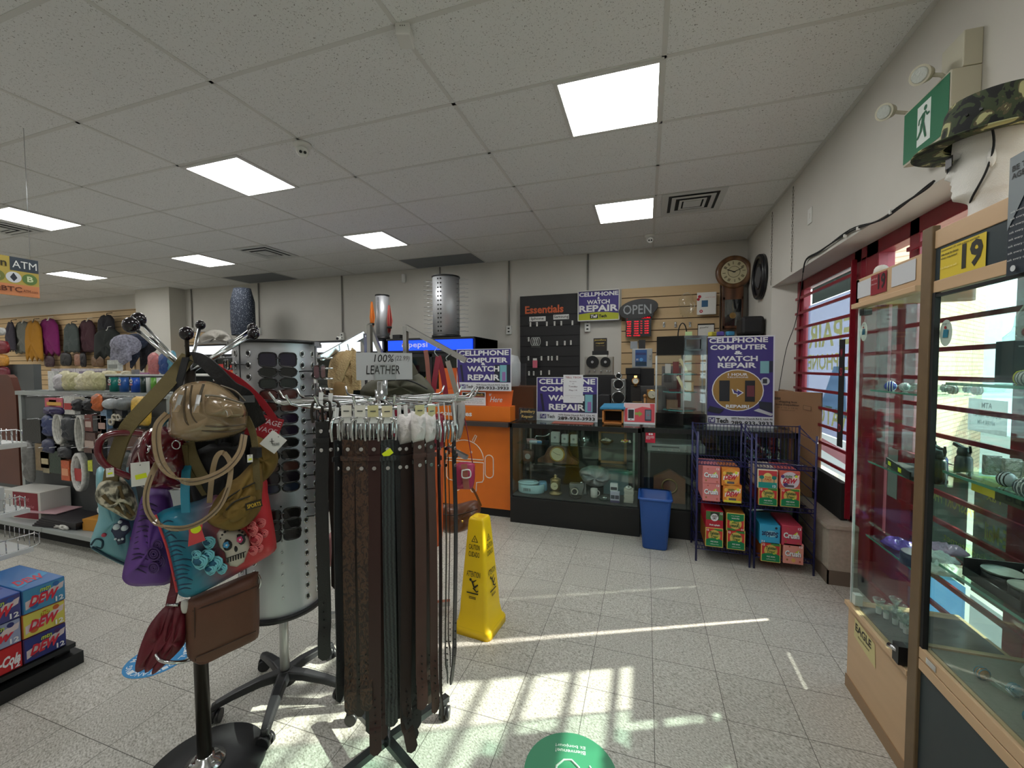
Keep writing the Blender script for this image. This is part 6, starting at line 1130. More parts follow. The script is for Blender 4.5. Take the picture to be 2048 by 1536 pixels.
for a in (1.2, 1.45, -1.2, -1.45): g.cyl((.113*math.cos(a)*1.08, .106*math.sin(a)*.92, .05+.01*a), (.118*math.cos(a)*1.08, .112*math.sin(a)*.92, .05+.01*a), .004, n=8)
g.b('eyelet', t)
g = MB(matte_black); sp = [HC+Vector((x*ch-y*sh_, x*sh_+y*ch, z)) for x, y, z in ((-.01, .085, .26), (-.015, .083, .20), (.0, .075, .13), (.03, .05, .07), (.04, 0, .06), (.03, -.05, .07), (0, -.075, .13), (-.015, -.083, .20), (-.01, -.085, .26))]
g.tube(catmull(sp, 5), .003, 6); g.b('chin_cord', t)
t = T('sunglasses', 'dark wrap sunglasses on the foam head under the hat brim', 'sunglasses', (HC.x, HC.y, 2.2))
for s in (-1, 1):
    g = MB(mat('dark_lens', (22, 20, 22), .4)); g.ribbon([HC+Vector((x*ch-y*sh_*1, x*sh_+y*ch, .200)) for x, y in ((.098, .008*s), (.094, .035*s), (.075, .062*s))], .034, .003, (0, 0, 1)); g.b('lens', t)
g = MB(matte_black); q = HC+Vector((.125*ch, .125*sh_, .175)); g.at(Matrix.Translation(q) @ Matrix.Rotation(FA, 4, 'Z')); g.box(-.015, -.02, -.018, .012, .02, .018); tag(g.b('camera_bracket'), 'small black bracket on the cable behind the foam nose', 'bracket') if 0 else None
g = MB(mat('crumpled_paper', (220, 216, 206), .8)); p = pX(1718, 567, 1.0); g.at(Matrix.Translation(Vector((1.02, 2.33, 1.985)))); g.ball((0, 0, 0), .028, 1.0, 6, 1.0, 1.5); tag(g.b('crumpled_cup'), 'crumpled white paper cup on the far corner of the end cabinet', 'cup')

# floor decals and the caution cone
t = T('floor_decal', 'round green floor sticker with a white raised-hand outline and French greeting', 'floor sticker', (-.26, 1.50, .001))
g = MB(mat('decal_green', (64, 146, 108), .45)); g.cyl((-.26, 1.50, .0005), (-.26, 1.50, .0015), .178, n=48); g.b('disc', t)
g = MB(cm((232, 240, 232))); g.at(Matrix.Translation((-.26, 1.50, .002)) @ Matrix.Rotation(PI+.18, 4, 'Z') @ Matrix.Rotation(-PI/2, 4, 'X'))
g.text('Et bonjour!', -.06, -.125, .06, -.107, 0, .01); g.text('Bienvenue!', -.06, -.10, .06, -.083, 0, .01)
g.at(Matrix.Translation((-.26, 1.50, .0022)) @ Matrix.Rotation(.1, 4, 'Z')); g.tube([(-.06, -.06, 0), (-.055, .02, 0), (-.03, .05, 0), (0, .055, 0), (.03, .03, 0), (.05, -.01, 0), (.07, -.06, 0)], .004, 5); g.tube([(.055, .03, 0), (.075, .0, 0), (.08, -.02, 0)], .003, 5); g.tube([(.07, .045, 0), (.095, .01, 0), (.10, -.02, 0)], .003, 5)
g.b('printed_panel', t)
t = T('floor_decal', 'round blue floor sticker with white letters under the maroon bag', 'floor sticker', (-2.47, 1.45, .001)); g = MB(mat('decal_blue', (50, 140, 200), .45)); g.cyl((-2.47, 1.45, .0005), (-2.47, 1.45, .0015), .145, n=48); g.b('disc', t)
g = MB(cm((226, 236, 240))); 
for k, ch_ in enumerate('MAINTAIN SOCIAL DISTANCING'):
    if ch_ == ' ': continue
    a = PI*1.15-k*2*PI/27; g.at(Matrix.Translation((-2.47+.118*math.cos(a), 1.45+.118*math.sin(a), .002)) @ Matrix.Rotation(a-PI/2, 4, 'Z') @ Matrix.Rotation(-PI/2, 4, 'X')); g.text(ch_, -.012, -.013, .012, .013, 0, .01)
g.b('lettering', t)
yl = mat('yellow_cone_plastic', (246, 204, 14), .42, noise=.03, nscale=6); t = T('caution_cone', 'tall yellow four-sided caution cone with black wet floor symbols', 'caution cone', (-.935, 2.25, 0))
CA = -.1
def sq(w, r=.02): return rrect(w, w, min(r, w*.4), 3)
CC = (-.935, 2.235, 0)
g = MB(yl); loft(g, [(.0, sq(.122, .03)), (.035, sq(.122, .03)), (.045, sq(.118, .03)), (.06, sq(.106, .03)), (.12, sq(.094, .025)), (.20, sq(.088, .02)), (.655, sq(.050, .012)), (.668, sq(.044, .010)), (.668, sq(.026, .006)), (.655, sq(.024, .006))], CC, CA, True, True); g.b('body', t)
g = MB(mat('cone_grime', (150, 120, 60), .8)); 
for k in range(4): g.at(Matrix.Translation(CC) @ Matrix.Rotation(CA+k*PI/2, 4, 'Z')); g.box(-.09, -.1175, .0455, .09, -.107, .046)
g.b('dirt_line', t)
for k in range(4):
    sl = math.atan2(.088-.050, .455); M = Matrix.Translation(CC) @ Matrix.Rotation(CA+k*PI/2-PI/2, 4, 'Z') @ Matrix.Translation((0, -.088, .20)) @ Matrix.Rotation(-sl, 4, 'X')
    K = (34, 30, 14)
    art(t, M, [('p', [(-.022, .335), (.022, .335), (0, .375)], K), ('p', [(-.015, .339), (.015, .339), (0, .368)], (246, 204, 14)), ('r', -.002, .343, .002, .358, K), ('t', 'CAUTION', -.036, .292, .036, .322, K, .01), ('t', 'CUIDADO', -.036, .25, .036, .28, K, .01), ('t', 'ATTENTION', -.045, .135, .045, .168, K, .01),
        ('c', -.018, .118, .008, K), ('p', [(-.014, .112), (-.004, .114), (.012, .078), (.004, .074)], K), ('p', [(.006, .082), (.03, .10), (.034, .094), (.012, .072)], K), ('p', [(.004, .078), (.024, .06), (.036, .066), (.036, .06), (.024, .052), (-.002, .07)], K), ('p', [(-.008, .108), (.02, .124), (.022, .12), (-.004, .10)], K), ('r', -.04, .04, .036, .047, K), ('r', -.024, .012, .022, .016, K), ('r', -.024, .02, .022, .024, K)], y0=-.0015)
# ================================================================ FOREGROUND RACKS AND BAGS
def pD(u, v, base, d):                 # on the vertical plane facing the viewer, d metres from the eye, in the bearing of base
    b_ = Vector((base[0], base[1], 0)).normalized()*d; return pV(u, v, b_)
BS = Vector((-1.60, 1.08, 0))
t = T('bag_stand', 'black pole stand with round base and chrome arms ending in dark knobs', 'display stand', tuple(BS))
dk_br = mat('dark_bronze_paint', (46, 40, 34), .35, .4); rub = mat('black_base', (30, 31, 33), .55)
g = MB(rub); g.lathe([(.001, .0), (.200, 0), (.204, .008), (.198, .022), (.05, .034), (.001, .034)], BS, 48); g.b('base_disc', t)
g = MB(chrome); g.lathe([(.065, .034), (.066, .042), (.05, .047), (.048, .053), (.032, .056), (.03, .07), (.001, .07)], BS, 32); g.b('collar', t)
g = MB(chrome)
for k in range(3): a = k*2.1; g.ball((BS.x+.045*math.cos(a), BS.y+.045*math.sin(a), .054), .006, n=8)
g.b('bolt', t)
top = pD(377, 742, BS, 1.93); g = MB(dk_br); g.cyl((BS.x, BS.y, .06), top, .024, .021, n=20); g.b('pole', t)
knob_m = mat('aubergine_knob', (20, 12, 20), .12, coat=.3)
for u, v, d, r in ((262, 650, 1.93, .030), (277, 639, 2.08, .029), (373, 667, 1.80, .026), (401, 650, 2.15, .022), (507, 668, 1.90, .025), (505, 657, 2.02, .024)):
    p = pD(u, v, BS, d); g = MB(chrome if u != 373 else dk_br); g.cyl(top+Vector((0, 0, -.01)), p, .0065, n=12); a_ = g.b('arm', t); g = MB(knob_m); g.ball(p, r*.82, 1.12, 18); g.b('knob', a_)
g = MB(chrome); g.tube(catmull([pD(u, v, BS, d) for u, v, d in ((313, 1310, 1.80), (322, 1321, 1.77), (345, 1325, 1.76), (372, 1322, 1.80), (395, 1312, 1.92))], 5), .006, 8); g.b('lower_hook', t)
def OUT(pts, d, base=BS, n=3): return catmull([pD(u, v, base, d) for u, v in pts], n, True)
def PTH(pts, d, base=BS, n=5): return catmull([pD(*q[:2], base, q[2] if len(q) > 2 else d) for q in pts], n)
VN = Vector((-BS.x, -BS.y, 0)).normalized()
patent = mat('taupe_patent', (150, 128, 98), .2, noise=.10, nscale=14, coat=.5, bump=.12, bscale=22)
# tan patent handbag
t = T('handbag', 'taupe patent leather handbag with silver zip pulls, highest on the bag stand', 'handbag', tuple(pD(410, 885, BS, 1.74)))
O1 = [(340, 797), (351, 781), (373, 767), (411, 762), (439, 770), (466, 786), (485, 800), (494, 816), (495, 841), (493, 857), (488, 864), (466, 872), (433, 880), (398, 884), (368, 882), (343, 874), (336, 863), (338, 835), (339, 813)]
g = MB(patent); g.puff(OUT(O1, 1.72), .085, .8, 8, .04); g.b('body', t)
g = MB(patent); g.puff(OUT([(408, 795), (425, 789), (450, 797), (486, 806), (491, 830), (470, 836), (430, 835), (405, 826)], 1.65), .035, .3, 6, .1, 2); g.b('front_pocket', t)
g = MB(mat('seam_dark', (84, 70, 52), .4)); g.tube(PTH([(384, 770), (380, 800), (384, 830), (400, 848), (440, 854), (492, 848)], 1.642), .003, 5); g.tube(PTH([(372, 772), (368, 815), (374, 846), (400, 860), (450, 864), (490, 857)], 1.650), .003, 5); g.b('piping', t)
g = MB(mat('zip_metal', (120, 112, 100), .35, .7)); g.tube(PTH([(407, 768), (401, 790), (403, 812)], 1.645), .004, 5); g.tube(PTH([(410, 791), (440, 793), (487, 807)], 1.62), .0035, 5); g.tube(PTH([(441, 771), (470, 782), (490, 802)], 1.66), .003, 5); g.b('zip', t)
for a_, b_ in (((362, 790), (351, 824)), ((398, 790), (391, 826)), ((446, 800), (460, 832))):
    g = MB(chrome); p = pD(*a_, BS, 1.635 if a_[0] != 362 else 1.66); q = pD(*b_, BS, 1.615 if a_[0] != 362 else 1.645); g.ribbon([p, (p+q)/2+VN*.006, q], .011, .003, p.cross(VN)); g.m(patent); g.ribbon([(p*.4+q*.6)+VN*.004, q+VN*.004], .020, .003, RT); g.b('zip_pull', t)
tag(g, '', '') if 0 else None
st = MB(patent); st.ribbon(PTH([(335, 828, 1.71), (316, 850, 1.68), (313, 885, 1.66), (322, 925, 1.64), (345, 952, 1.62), (380, 964, 1.61), (420, 955, 1.61), (455, 936, 1.63), (480, 905, 1.66), (488, 870, 1.70)], 1.65), .022, .005, VN.cross(Vector((0, 0, 1)))+Vector((0, 0, .8))); st.b('shoulder_strap', t)
st = MB(mat('seam_dark', (0, 0, 0))); st.tube(PTH([(335, 828, 1.706), (316, 850, 1.676), (313, 885, 1.656), (322, 925, 1.636), (345, 952, 1.616), (380, 964, 1.606), (420, 955, 1.606), (455, 936, 1.626), (480, 905, 1.656), (488, 870, 1.696)], 1.65), .0016, 4); st.tube(PTH([(303, 950, 1.645), (292, 990, 1.635), (297, 1025, 1.625), (320, 1050, 1.615), (360, 1057, 1.605), (400, 1045, 1.605), (437, 1015, 1.615), (456, 975, 1.625)], 1.65), .0016, 4); st.b('strap_seam', t)
st = MB(patent); st.ribbon(PTH([(322, 912, 1.67), (303, 950, 1.65), (292, 990, 1.64), (297, 1025, 1.63), (320, 1050, 1.62), (360, 1057, 1.61), (400, 1045, 1.61), (437, 1015, 1.62), (456, 975, 1.63), (461, 930, 1.64), (448, 906, 1.64), (434, 912, 1.64), (425, 945, 1.65), (419, 1005, 1.67)], 1.65), .015, .006, VN.cross(Vector((0, 0, 1)))+Vector((0, 0, .8))); st.b('long_strap', t)
# dark red patent handbag
wine = mat('wine_patent', (96, 14, 30), .14, noise=.12, nscale=8, coat=.8, bump=.2, bscale=14)
t = T('handbag', 'glossy wine red patent handbag with a white price tag, left side of the bag stand', 'handbag', tuple(pD(320, 975, BS, 1.85)))
g = MB(wine); g.puff(OUT([(284, 868), (310, 855), (345, 855), (375, 870), (382, 930), (372, 975), (330, 980), (290, 976), (262, 962), (252, 940), (262, 900)], 1.86), .09, .6, 7, .15, 4); g.b('body', t)
g = MB(wine); g.tube(PTH([(285, 868, 1.80), (240, 866, 1.80), (208, 874, 1.80), (196, 895, 1.80), (201, 918, 1.80), (222, 938, 1.80), (262, 955, 1.80)], 1.8), .010, 8); g.b('handle', t)
g = MB(wine); g.tube(PTH([(300, 866, 1.79), (290, 885, 1.775), (286, 915, 1.77), (300, 945, 1.77)], 1.8), .010, 8); g.b('handle', t)
def price_tag(u, v, w, h, d, parent, stick=True, rot=0, base=BS):
    p = pD(u, v, base, d); b_ = Vector((-base[0], -base[1], 0)).normalized(); M = Matrix.Translation(p) @ Matrix.Rotation(math.atan2(b_.y, b_.x)+PI/2, 4, 'Z') @ Matrix.Rotation(rot, 4, 'Y')
    g = MB(card_white); g.at(M); g.box(-w/2, 0, -h/2, w/2, .0015, h/2)
    g.m(cm((120, 120, 116))); g.cyl((0, -.0005, h*.38), (0, 0, h*.38), .002, n=6); o = g.b('price_tag', parent)
    if stick:
        g = MB(neon); g.at(M @ Matrix.Rotation(-.15, 4, 'Y')); g.box(-w*.3, -.001, -h*.2, w*.3, -.0002, .0); g.b('neon_sticker', o)
    return M
price_tag(281, 948, .045, .075, 1.74, t); g = MB(card_white); g.tube([pD(276, 905, BS, 1.77), pD(281, 932, BS, 1.745)], .001, 4); g.b('tag_string', t)
g = MB(chrome); 
for u, v in ((290, 898), (352, 890)): p = pD(u, v, BS, 1.77); g.tube([p+Vector((0, 0, .014*math.sin(a)))+RT*.014*math.cos(a) for a in [k*PI/6 for k in range(12)]], .0025, 5, True)
g.b('handle_ring', t)
# black backpack behind everything
blk_f = mat('black_nylon', (18, 18, 20), .7, noise=.3, nscale=30, bump=.2, bscale=60)
t = T('backpack', 'black backpack hanging behind the taupe handbag on the bag stand', 'backpack', tuple(pD(440, 1040, BS, 1.9)))
g = MB(blk_f); g.puff(OUT([(385, 800), (440, 780), (490, 800), (520, 850), (528, 930), (500, 1010), (450, 1060), (400, 1040), (375, 960), (372, 870)], 1.92), .11, .6, 6, .2, 5); g.b('body', t)
g = MB(blk_f); g.puff(OUT([(395, 900), (480, 890), (490, 960), (455, 1010), (405, 990)], 1.81), .04, .2, 5, .2, 6); g.b('front_pocket', t)
g = MB(blk_f); g.ribbon(PTH([(377, 712, 1.88), (400, 718, 1.82), (430, 742, 1.76), (462, 775, 1.72), (492, 795, 1.70), (520, 850, 1.78)], 1.8), lambda q: .028+.02*min(1, 3*q), .006, Vector((0, 0, 1))+RT*.6); g.b('shoulder_strap', t)
g = MB(mat('grey_buckle', (70, 72, 74), .4)); p = pD(494, 798, BS, 1.69); g.at(Matrix.Translation(p) @ Matrix.Rotation(.95, 4, 'Z')); g.box(-.022, -.006, -.012, .022, .004, .012); g.b('strap_buckle', t)
g = MB(blk_f); g.ribbon(PTH([(372, 715, 1.85), (360, 760, 1.83), (352, 800, 1.82), (350, 850, 1.83)], 1.8), .024, .005, RT); g.b('shoulder_strap', t)
# red lettered strap bag
red_w = mat('red_webbing', (156, 20, 34), .7)
t = T('duffel_bag', 'bag with a bright red lettered strap hanging at the right of the stand', 'bag', tuple(pD(520, 870, BS, 1.84)))
g = MB(red_w); g.ribbon(PTH([(385, 716, 1.90), (430, 735, 1.83), (478, 762, 1.79), (520, 800, 1.78), (551, 842, 1.78)], 1.8), .024, .004, Vector((0, 0, 1))+RT*.3); g.b('strap', t)
M = Matrix.Translation(pD(531, 850, BS, 1.78)) @ Matrix.Rotation(math.atan2(VN.y, VN.x)+PI/2, 4, 'Z') @ Matrix.Rotation(.35, 4, 'Y'); g = MB(red_w); g.at(M); g.box(-.055, 0, -.05, .055, .006, .035); g.b('strap_end', t, bevel=.003)
g = MB(cm((220, 196, 200))); g.at(M); g.text('SAVAGE', -.05, .004, .05, .024, -.001, .01); g.text('SAVAGE', -.05, -.026, .045, -.008, -.001, .0); g.b('lettering', t)
g = MB(blk_f); g.puff(OUT([(478, 800), (515, 830), (540, 880), (545, 940), (500, 950), (470, 880)], 1.90), .07, .5, 5, .1, 8); g.b('body', t)
price_tag(547, 884, .062, .062, 1.70, t, False, .75); g = MB(cm((40, 40, 40))); p = pD(547, 884, BS, 1.698); g.at(M := Matrix.Translation(p) @ Matrix.Rotation(math.atan2(VN.y, VN.x)+PI/2, 4, 'Z')); g.box(-.012, -.001, .002, .002, 0, .004); g.box(-.006, -.001, -.006, -.004, 0, .014); g.text('PUUWII', -.004, -.014, .018, -.004, -.001, .02); g.b('printed_mark', t)
# olive sling pack
olive = mat('olive_mustard_canvas', (122, 96, 38), .8, noise=.16, nscale=10, bump=.3, bscale=30); olive2 = mat('olive_webbing', (104, 92, 56), .75, noise=.1, bump=.2, bscale=200)
t = T('sling_pack', 'mustard olive tactical sling pack with a small yellow-lettered patch, right side of the bag stand', 'sling pack', tuple(pD(470, 1060, BS, 1.72)))
g = MB(olive); g.puff(OUT([(414, 1041), (420, 1018), (437, 990), (458, 966), (479, 951), (506, 924), (524, 925), (526, 960), (524, 990), (521, 1020), (496, 1050), (467, 1062), (443, 1058), (425, 1051)], 1.72), .07, .5, 7, .2, 9); g.b('body', t)
g = MB(olive); g.puff(OUT([(508, 872), (530, 880), (552, 900), (556, 925), (540, 952), (520, 965), (506, 940), (505, 900)], 1.76), .05, .5, 5, .15, 10); g.b('upper_body', t)
g = MB(olive); g.puff(OUT([(445, 1030), (456, 1005), (480, 990), (505, 985), (512, 1005), (495, 1030), (466, 1045)], 1.665), .03, .2, 5, .15, 11); g.b('front_pocket', t)
g = MB(mat('dark_zip', (40, 34, 20), .6)); g.tube(PTH([(430, 1030), (452, 1000), (480, 980), (510, 965)], 1.655), .003, 5); g.tube(PTH([(452, 1020), (470, 1003), (500, 992)], 1.638), .003, 5); g.b('zip', t)
M = Matrix.Translation(pD(508, 1010, BS, 1.632)) @ Matrix.Rotation(math.atan2(VN.y, VN.x)+PI/2, 4, 'Z') @ Matrix.Rotation(-.12, 4, 'Y'); g = MB(cm((44, 36, 16))); g.at(M); g.box(-.024, 0, -.012, .024, .008, .012); o = g.b('patch', t); g = MB(cm((206, 170, 50))); g.at(M); g.text('SPORTS', -.02, -.007, .02, .007, -.001, .02); g.b('lettering', o)
g = MB(olive2); g.ribbon(PTH([(382, 712, 1.86), (420, 740, 1.80), (470, 800, 1.78), (500, 850, 1.72), (510, 890, 1.69), (512, 930, 1.67), (515, 980, 1.66)], 1.8), .022, .004, RT); g.b('shoulder_strap', t)
g = MB(black); g.cbox(pD(512, 905, BS, 1.665), (.03, .02, .035)); g.b('clip', t); M = price_tag(500, 917, .016, .026, 1.655, t, True)
# olive wide strap pack with digital camouflage
acu = ramp_mat('digital_camo', [(0, (84, 82, 68)), (.42, (126, 124, 108)), (.50, (160, 156, 136)), (.56, (196, 190, 166))], 46, .85, 1, .2, bump=.2)
t = T('waist_pack', 'grey digital camouflage waist pack hung by a wide olive strap, far left of the stand', 'waist pack', tuple(pD(235, 1040, BS, 1.9)))
g = MB(acu); g.puff(OUT([(190, 995), (196, 970), (212, 956), (228, 952), (244, 955), (262, 975), (273, 1000), (275, 1020), (268, 1040), (248, 1036), (222, 1022), (200, 1010)], 1.85), .065, .5, 6, .25, 12); g.b('body', t)
g = MB(olive2); g.ribbon(PTH([(378, 712, 1.90), (340, 760, 1.84), (290, 815, 1.80), (255, 855, 1.80), (236, 900, 1.82), (224, 945, 1.83), (222, 965, 1.83)], 1.8), .046, .005, RT*1-Vector((0, 0, .9))); g.b('strap', t)
g = MB(mat('brown_trim', (92, 76, 44), .8)); g.tube(PTH([(206, 990), (228, 1010), (262, 1035)], 1.79), .006, 6); g.tube(PTH([(238, 972), (248, 1000), (268, 1030)], 1.79), .005, 6); g.b('zip', t); price_tag(220, 945, .018, .028, 1.78, t, True)
# totes with relief print
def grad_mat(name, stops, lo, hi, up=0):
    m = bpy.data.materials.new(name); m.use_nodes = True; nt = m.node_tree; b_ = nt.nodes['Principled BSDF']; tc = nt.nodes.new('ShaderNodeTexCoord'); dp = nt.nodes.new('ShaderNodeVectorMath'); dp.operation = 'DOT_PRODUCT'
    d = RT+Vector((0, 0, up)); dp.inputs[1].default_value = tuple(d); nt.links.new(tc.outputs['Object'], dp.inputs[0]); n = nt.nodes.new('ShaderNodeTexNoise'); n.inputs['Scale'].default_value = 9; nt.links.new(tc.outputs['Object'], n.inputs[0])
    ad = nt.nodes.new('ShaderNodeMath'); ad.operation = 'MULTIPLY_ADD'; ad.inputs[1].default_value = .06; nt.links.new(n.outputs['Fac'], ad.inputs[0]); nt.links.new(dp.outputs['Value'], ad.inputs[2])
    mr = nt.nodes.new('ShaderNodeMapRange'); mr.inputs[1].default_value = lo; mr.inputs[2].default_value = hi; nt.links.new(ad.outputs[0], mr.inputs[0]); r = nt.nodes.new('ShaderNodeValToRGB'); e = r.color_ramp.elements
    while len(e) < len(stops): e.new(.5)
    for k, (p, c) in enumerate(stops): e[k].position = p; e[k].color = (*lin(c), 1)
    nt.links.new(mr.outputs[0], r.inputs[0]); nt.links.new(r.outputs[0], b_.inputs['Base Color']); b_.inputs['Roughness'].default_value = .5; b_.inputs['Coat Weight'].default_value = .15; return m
tc0 = pD(430, 1190, BS, 1.76)
t = T('tote_bag', 'turquoise and coral tote bag with relief skull and roses, centre of the bag stand', 'tote bag', tuple(tc0))
teal = grad_mat('teal_to_coral', [(0, (24, 140, 172)), (.45, (20, 122, 150)), (.62, (120, 60, 70)), (.72, (202, 44, 52)), (1, (196, 44, 50))], -.22, .26, .12)
g = MB(teal); g.puff(OUT([(311, 1030), (350, 1012), (400, 1000), (470, 968), (528, 950), (536, 985), (545, 1035), (553, 1085), (549, 1103), (520, 1122), (470, 1150), (420, 1177), (385, 1193), (366, 1194), (353, 1182), (345, 1140), (334, 1095), (322, 1060)], 1.79, n=2), .055, .5, 9, .10, 14, ); g.b('body', t)
def ontote(u, v, e=0): return pD(u, v, BS, 1.735-e)
g = MB(mat('coral_piping', (200, 60, 66), .5)); g.tube(PTH([(311, 1030), (322, 1062), (334, 1096), (345, 1142), (354, 1184)], 1.775), .004, 6); g.b('piping', t)
g = MB(cm((14, 56, 84))); rr = random.Random(4)
for k in range(15):
    v = 1045+9.5*k; u0 = 322+(v-1040)*.24+rr.uniform(-2, 4); u1 = u0+rr.uniform(22, 46); g.tube(catmull([ontote(u0, v+3, -.012), ontote((u0+u1)/2, v-3+rr.uniform(-3, 3), 0), ontote(u1, v+rr.uniform(-2, 5), .001)], 3), lambda q: .0008+.0022*math.sin(PI*q), 4)
g.b('painted_folds', t)
def rose(g, u, v, r, mt, ed):
    c = ontote(u, v, .012); e1 = RT; e2 = Vector((0, 0, 1))
    for j, q in enumerate((1, .68, .36)):
        g.m(mt); g.tube([c+VN*(.004+.003*j)+(e1*math.cos(a)+e2*math.sin(a))*r*q*(1+.12*math.sin(3*a+j)) for a in [i*PI/6 for i in range(12)]], r*.15, 5, True)
    g.m(ed); g.at(Matrix()); g.ball(c-VN*.002, r*.85, .7, 8)
g = MB(mat('rose_teal', (120, 196, 208), .5)); ml, mdk = mat('rose_teal', (0, 0, 0)), cm((16, 84, 112))
for u, v, r in ((418, 1084, .020), (400, 1122, .024), (416, 1110, .020), (430, 1125, .024), (421, 1136, .020), (443, 1136, .018), (393, 1108, .014)): rose(g, u, v, r, ml, mdk)
g.b('relief_roses', t)
g = MB(mat('rose_coral', (226, 120, 122), .5)); mr_, md = mat('rose_coral', (0, 0, 0)), cm((150, 26, 40))
for u, v, r in ((505, 1060, .018), (512, 1078, .022), (522, 1045, .016), (502, 1050, .015), (518, 1095, .014), (528, 1066, .014), (506, 1100, .016)): rose(g, u, v, r, mr_, md)
g.b('relief_roses', t)
bone = mat('bone_relief', (200, 192, 178), .55); g = MB(bone); g.puff([ontote(u, v, .002) for u, v in ((433, 1068), (440, 1058), (465, 1056), (488, 1060), (499, 1075), (502, 1095), (494, 1108), (488, 1124), (474, 1134), (460, 1132), (452, 1122), (448, 1104), (436, 1092))], .028, .2, 6); g.b('relief_skull', t)
g = MB(cm((24, 22, 26))); 
def spot(u, v, rx, rz_, e): c = ontote(u, v, e); return [c+RT*rx*math.cos(a)+Vector((0, 0, rz_*math.sin(a))) for a in [k*PI/7 for k in range(14)]]
for u, v in ((453, 1090), (480, 1079)): g.puff(spot(u, v, .020, .020, .026), .006, .3, 3)
g.puff(spot(471, 1098, .008, .011, .030), .004, .3, 2)
for k in range(7): p = ontote(456+5.2*k, 1120-1.6*k, .030); g.cbox(p, (.003, .003, .017))
g.tube([ontote(452, 1117, .031), ontote(472, 1110, .033), ontote(492, 1103, .027)], .0015, 4)
for k in range(9): a = .5+k*.3; p = ontote(467+26*math.cos(a), 1082-24*math.sin(a), .016); g.ball(p, .004, n=6)
g.b('skull_details', t)
for (u, v), c in (((453, 1090), (70, 150, 200)), ((480, 1079), (196, 60, 110))):
    g = MB(cm(c)); [g.ball(ontote(u+3.4*math.cos(a), v+3.4*math.sin(a), .033), .006, n=6) for a in [k*PI/2.5 for k in range(5)]]; g.m(cm((230, 226, 220))); g.ball(ontote(u, v, .036), .004, n=6); g.b('eye_flower', t)
g = MB(mat('teal_strap', (40, 130, 156), .5)); g.ribbon(PTH([(372, 1025, 1.735), (370, 985, 1.74), (372, 950, 1.77), (377, 900, 1.84), (378, 800, 1.9)], 1.8), .028, .004, RT); g.ribbon(PTH([(352, 820, 1.86), (325, 850, 1.90), (290, 875, 1.96)], 1.9), .03, .004, Vector((0, 0, 1))+RT); g.b('strap', t)
g = MB(mat('coral_leather', (206, 70, 74), .5)); p = pD(392, 1063, BS, 1.70); g.at(Matrix.Translation(p) @ Matrix.Rotation(math.atan2(VN.y, VN.x)+PI/2, 4, 'Z')); g.prism([(-.022, -.045), (.024, -.036), (.016, .0), (.018, .02), (0, .032), (-.020, .02), (-.018, 0)], 0, .004); o = g.b('hang_tag', t); g = MB(neon); g.at(Matrix.Translation(p) @ Matrix.Rotation(math.atan2(VN.y, VN.x)+PI/2, 4, 'Z')); g.disc((0, .008), .014, -.001); g.b('neon_sticker', o)
t = T('tote_bag', 'purple tote bag with dark relief flowers, behind the turquoise tote', 'tote bag', tuple(pD(290, 1172, BS, 1.95)))
g = MB(mat('purple_leather', (104, 62, 148), .5, noise=.2, nscale=7)); g.puff(OUT([(288, 985), (312, 976), (340, 985), (350, 1050), (352, 1130), (340, 1166), (300, 1172), (264, 1172), (247, 1162), (245, 1145), (258, 1090), (272, 1030)], 1.92), .055, .5, 7, .12, 17); g.b('body', t)
g = MB(cm((44, 22, 70)))
for k in range(13): v = 1010+11*k; u0 = 283-(v-1000)*.17; g.tube(catmull([pD(u0, v, BS, 1.885), pD(u0+16, v-3+rr.uniform(-3, 3), BS, 1.872), pD(u0+34, v+rr.uniform(-2, 5), BS, 1.868)], 3), lambda q: .0008+.0022*math.sin(PI*q), 4)
g.b('painted_folds', t); g = MB(cm((72, 44, 104)))
for u, v, r in ((308, 1108, .022), (318, 1122, .02), (308, 1136, .018), (316, 1090, .016)):
    c = pD(u, v, BS, 1.85)
    for q in (1, .6, .3): g.tube([c+(RT*math.cos(a)+Vector((0, 0, math.sin(a))))*r*q for a in [i*PI/6 for i in range(12)]], .003, 5, True)
g.b('relief_flowers', t)
t = T('tote_bag', 'pale teal tote bag with dark skull print, leftmost on the bag stand', 'tote bag', tuple(pD(225, 1130, BS, 2.05)))
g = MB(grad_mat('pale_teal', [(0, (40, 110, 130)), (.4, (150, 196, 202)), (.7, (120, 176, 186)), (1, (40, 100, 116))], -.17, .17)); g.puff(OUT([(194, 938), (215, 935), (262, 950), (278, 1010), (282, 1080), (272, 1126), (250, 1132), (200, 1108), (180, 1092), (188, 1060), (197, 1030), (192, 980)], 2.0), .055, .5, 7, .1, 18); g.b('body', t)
g = MB(cm((50, 58, 84))); P5 = lambda u, v, e: pD(u, v, BS, 1.95-e)
g.puff([P5(u, v, 0) for u, v in ((224, 1045), (240, 1036), (258, 1042), (262, 1060), (252, 1072), (250, 1086), (236, 1090), (226, 1078), (220, 1062))], .012, .2, 3); g.b('skull_print', t)
g = MB(cm((206, 220, 222))); [g.ball(P5(u, v, .012), r, n=7) for u, v, r in ((233, 1054, .010), (249, 1056, .010), (231, 1078, .004), (238, 1080, .004), (245, 1078, .004), (240, 1044, .006))]; g.m(cm((190, 70, 90))); g.ball(P5(208, 1070, .0), .007, n=7); g.ball(P5(264, 1076, .0), .006, n=7); g.b('skull_details', t)
g = MB(cm((20, 56, 72))); g.tube(PTH([(182, 1090), (192, 1078), (205, 1082), (203, 1096), (192, 1094)], 1.955), .003, 5); g.tube(PTH([(184, 1094), (215, 1112), (250, 1128)], 1.97), .004, 5); g.b('painted_scrolls', t)
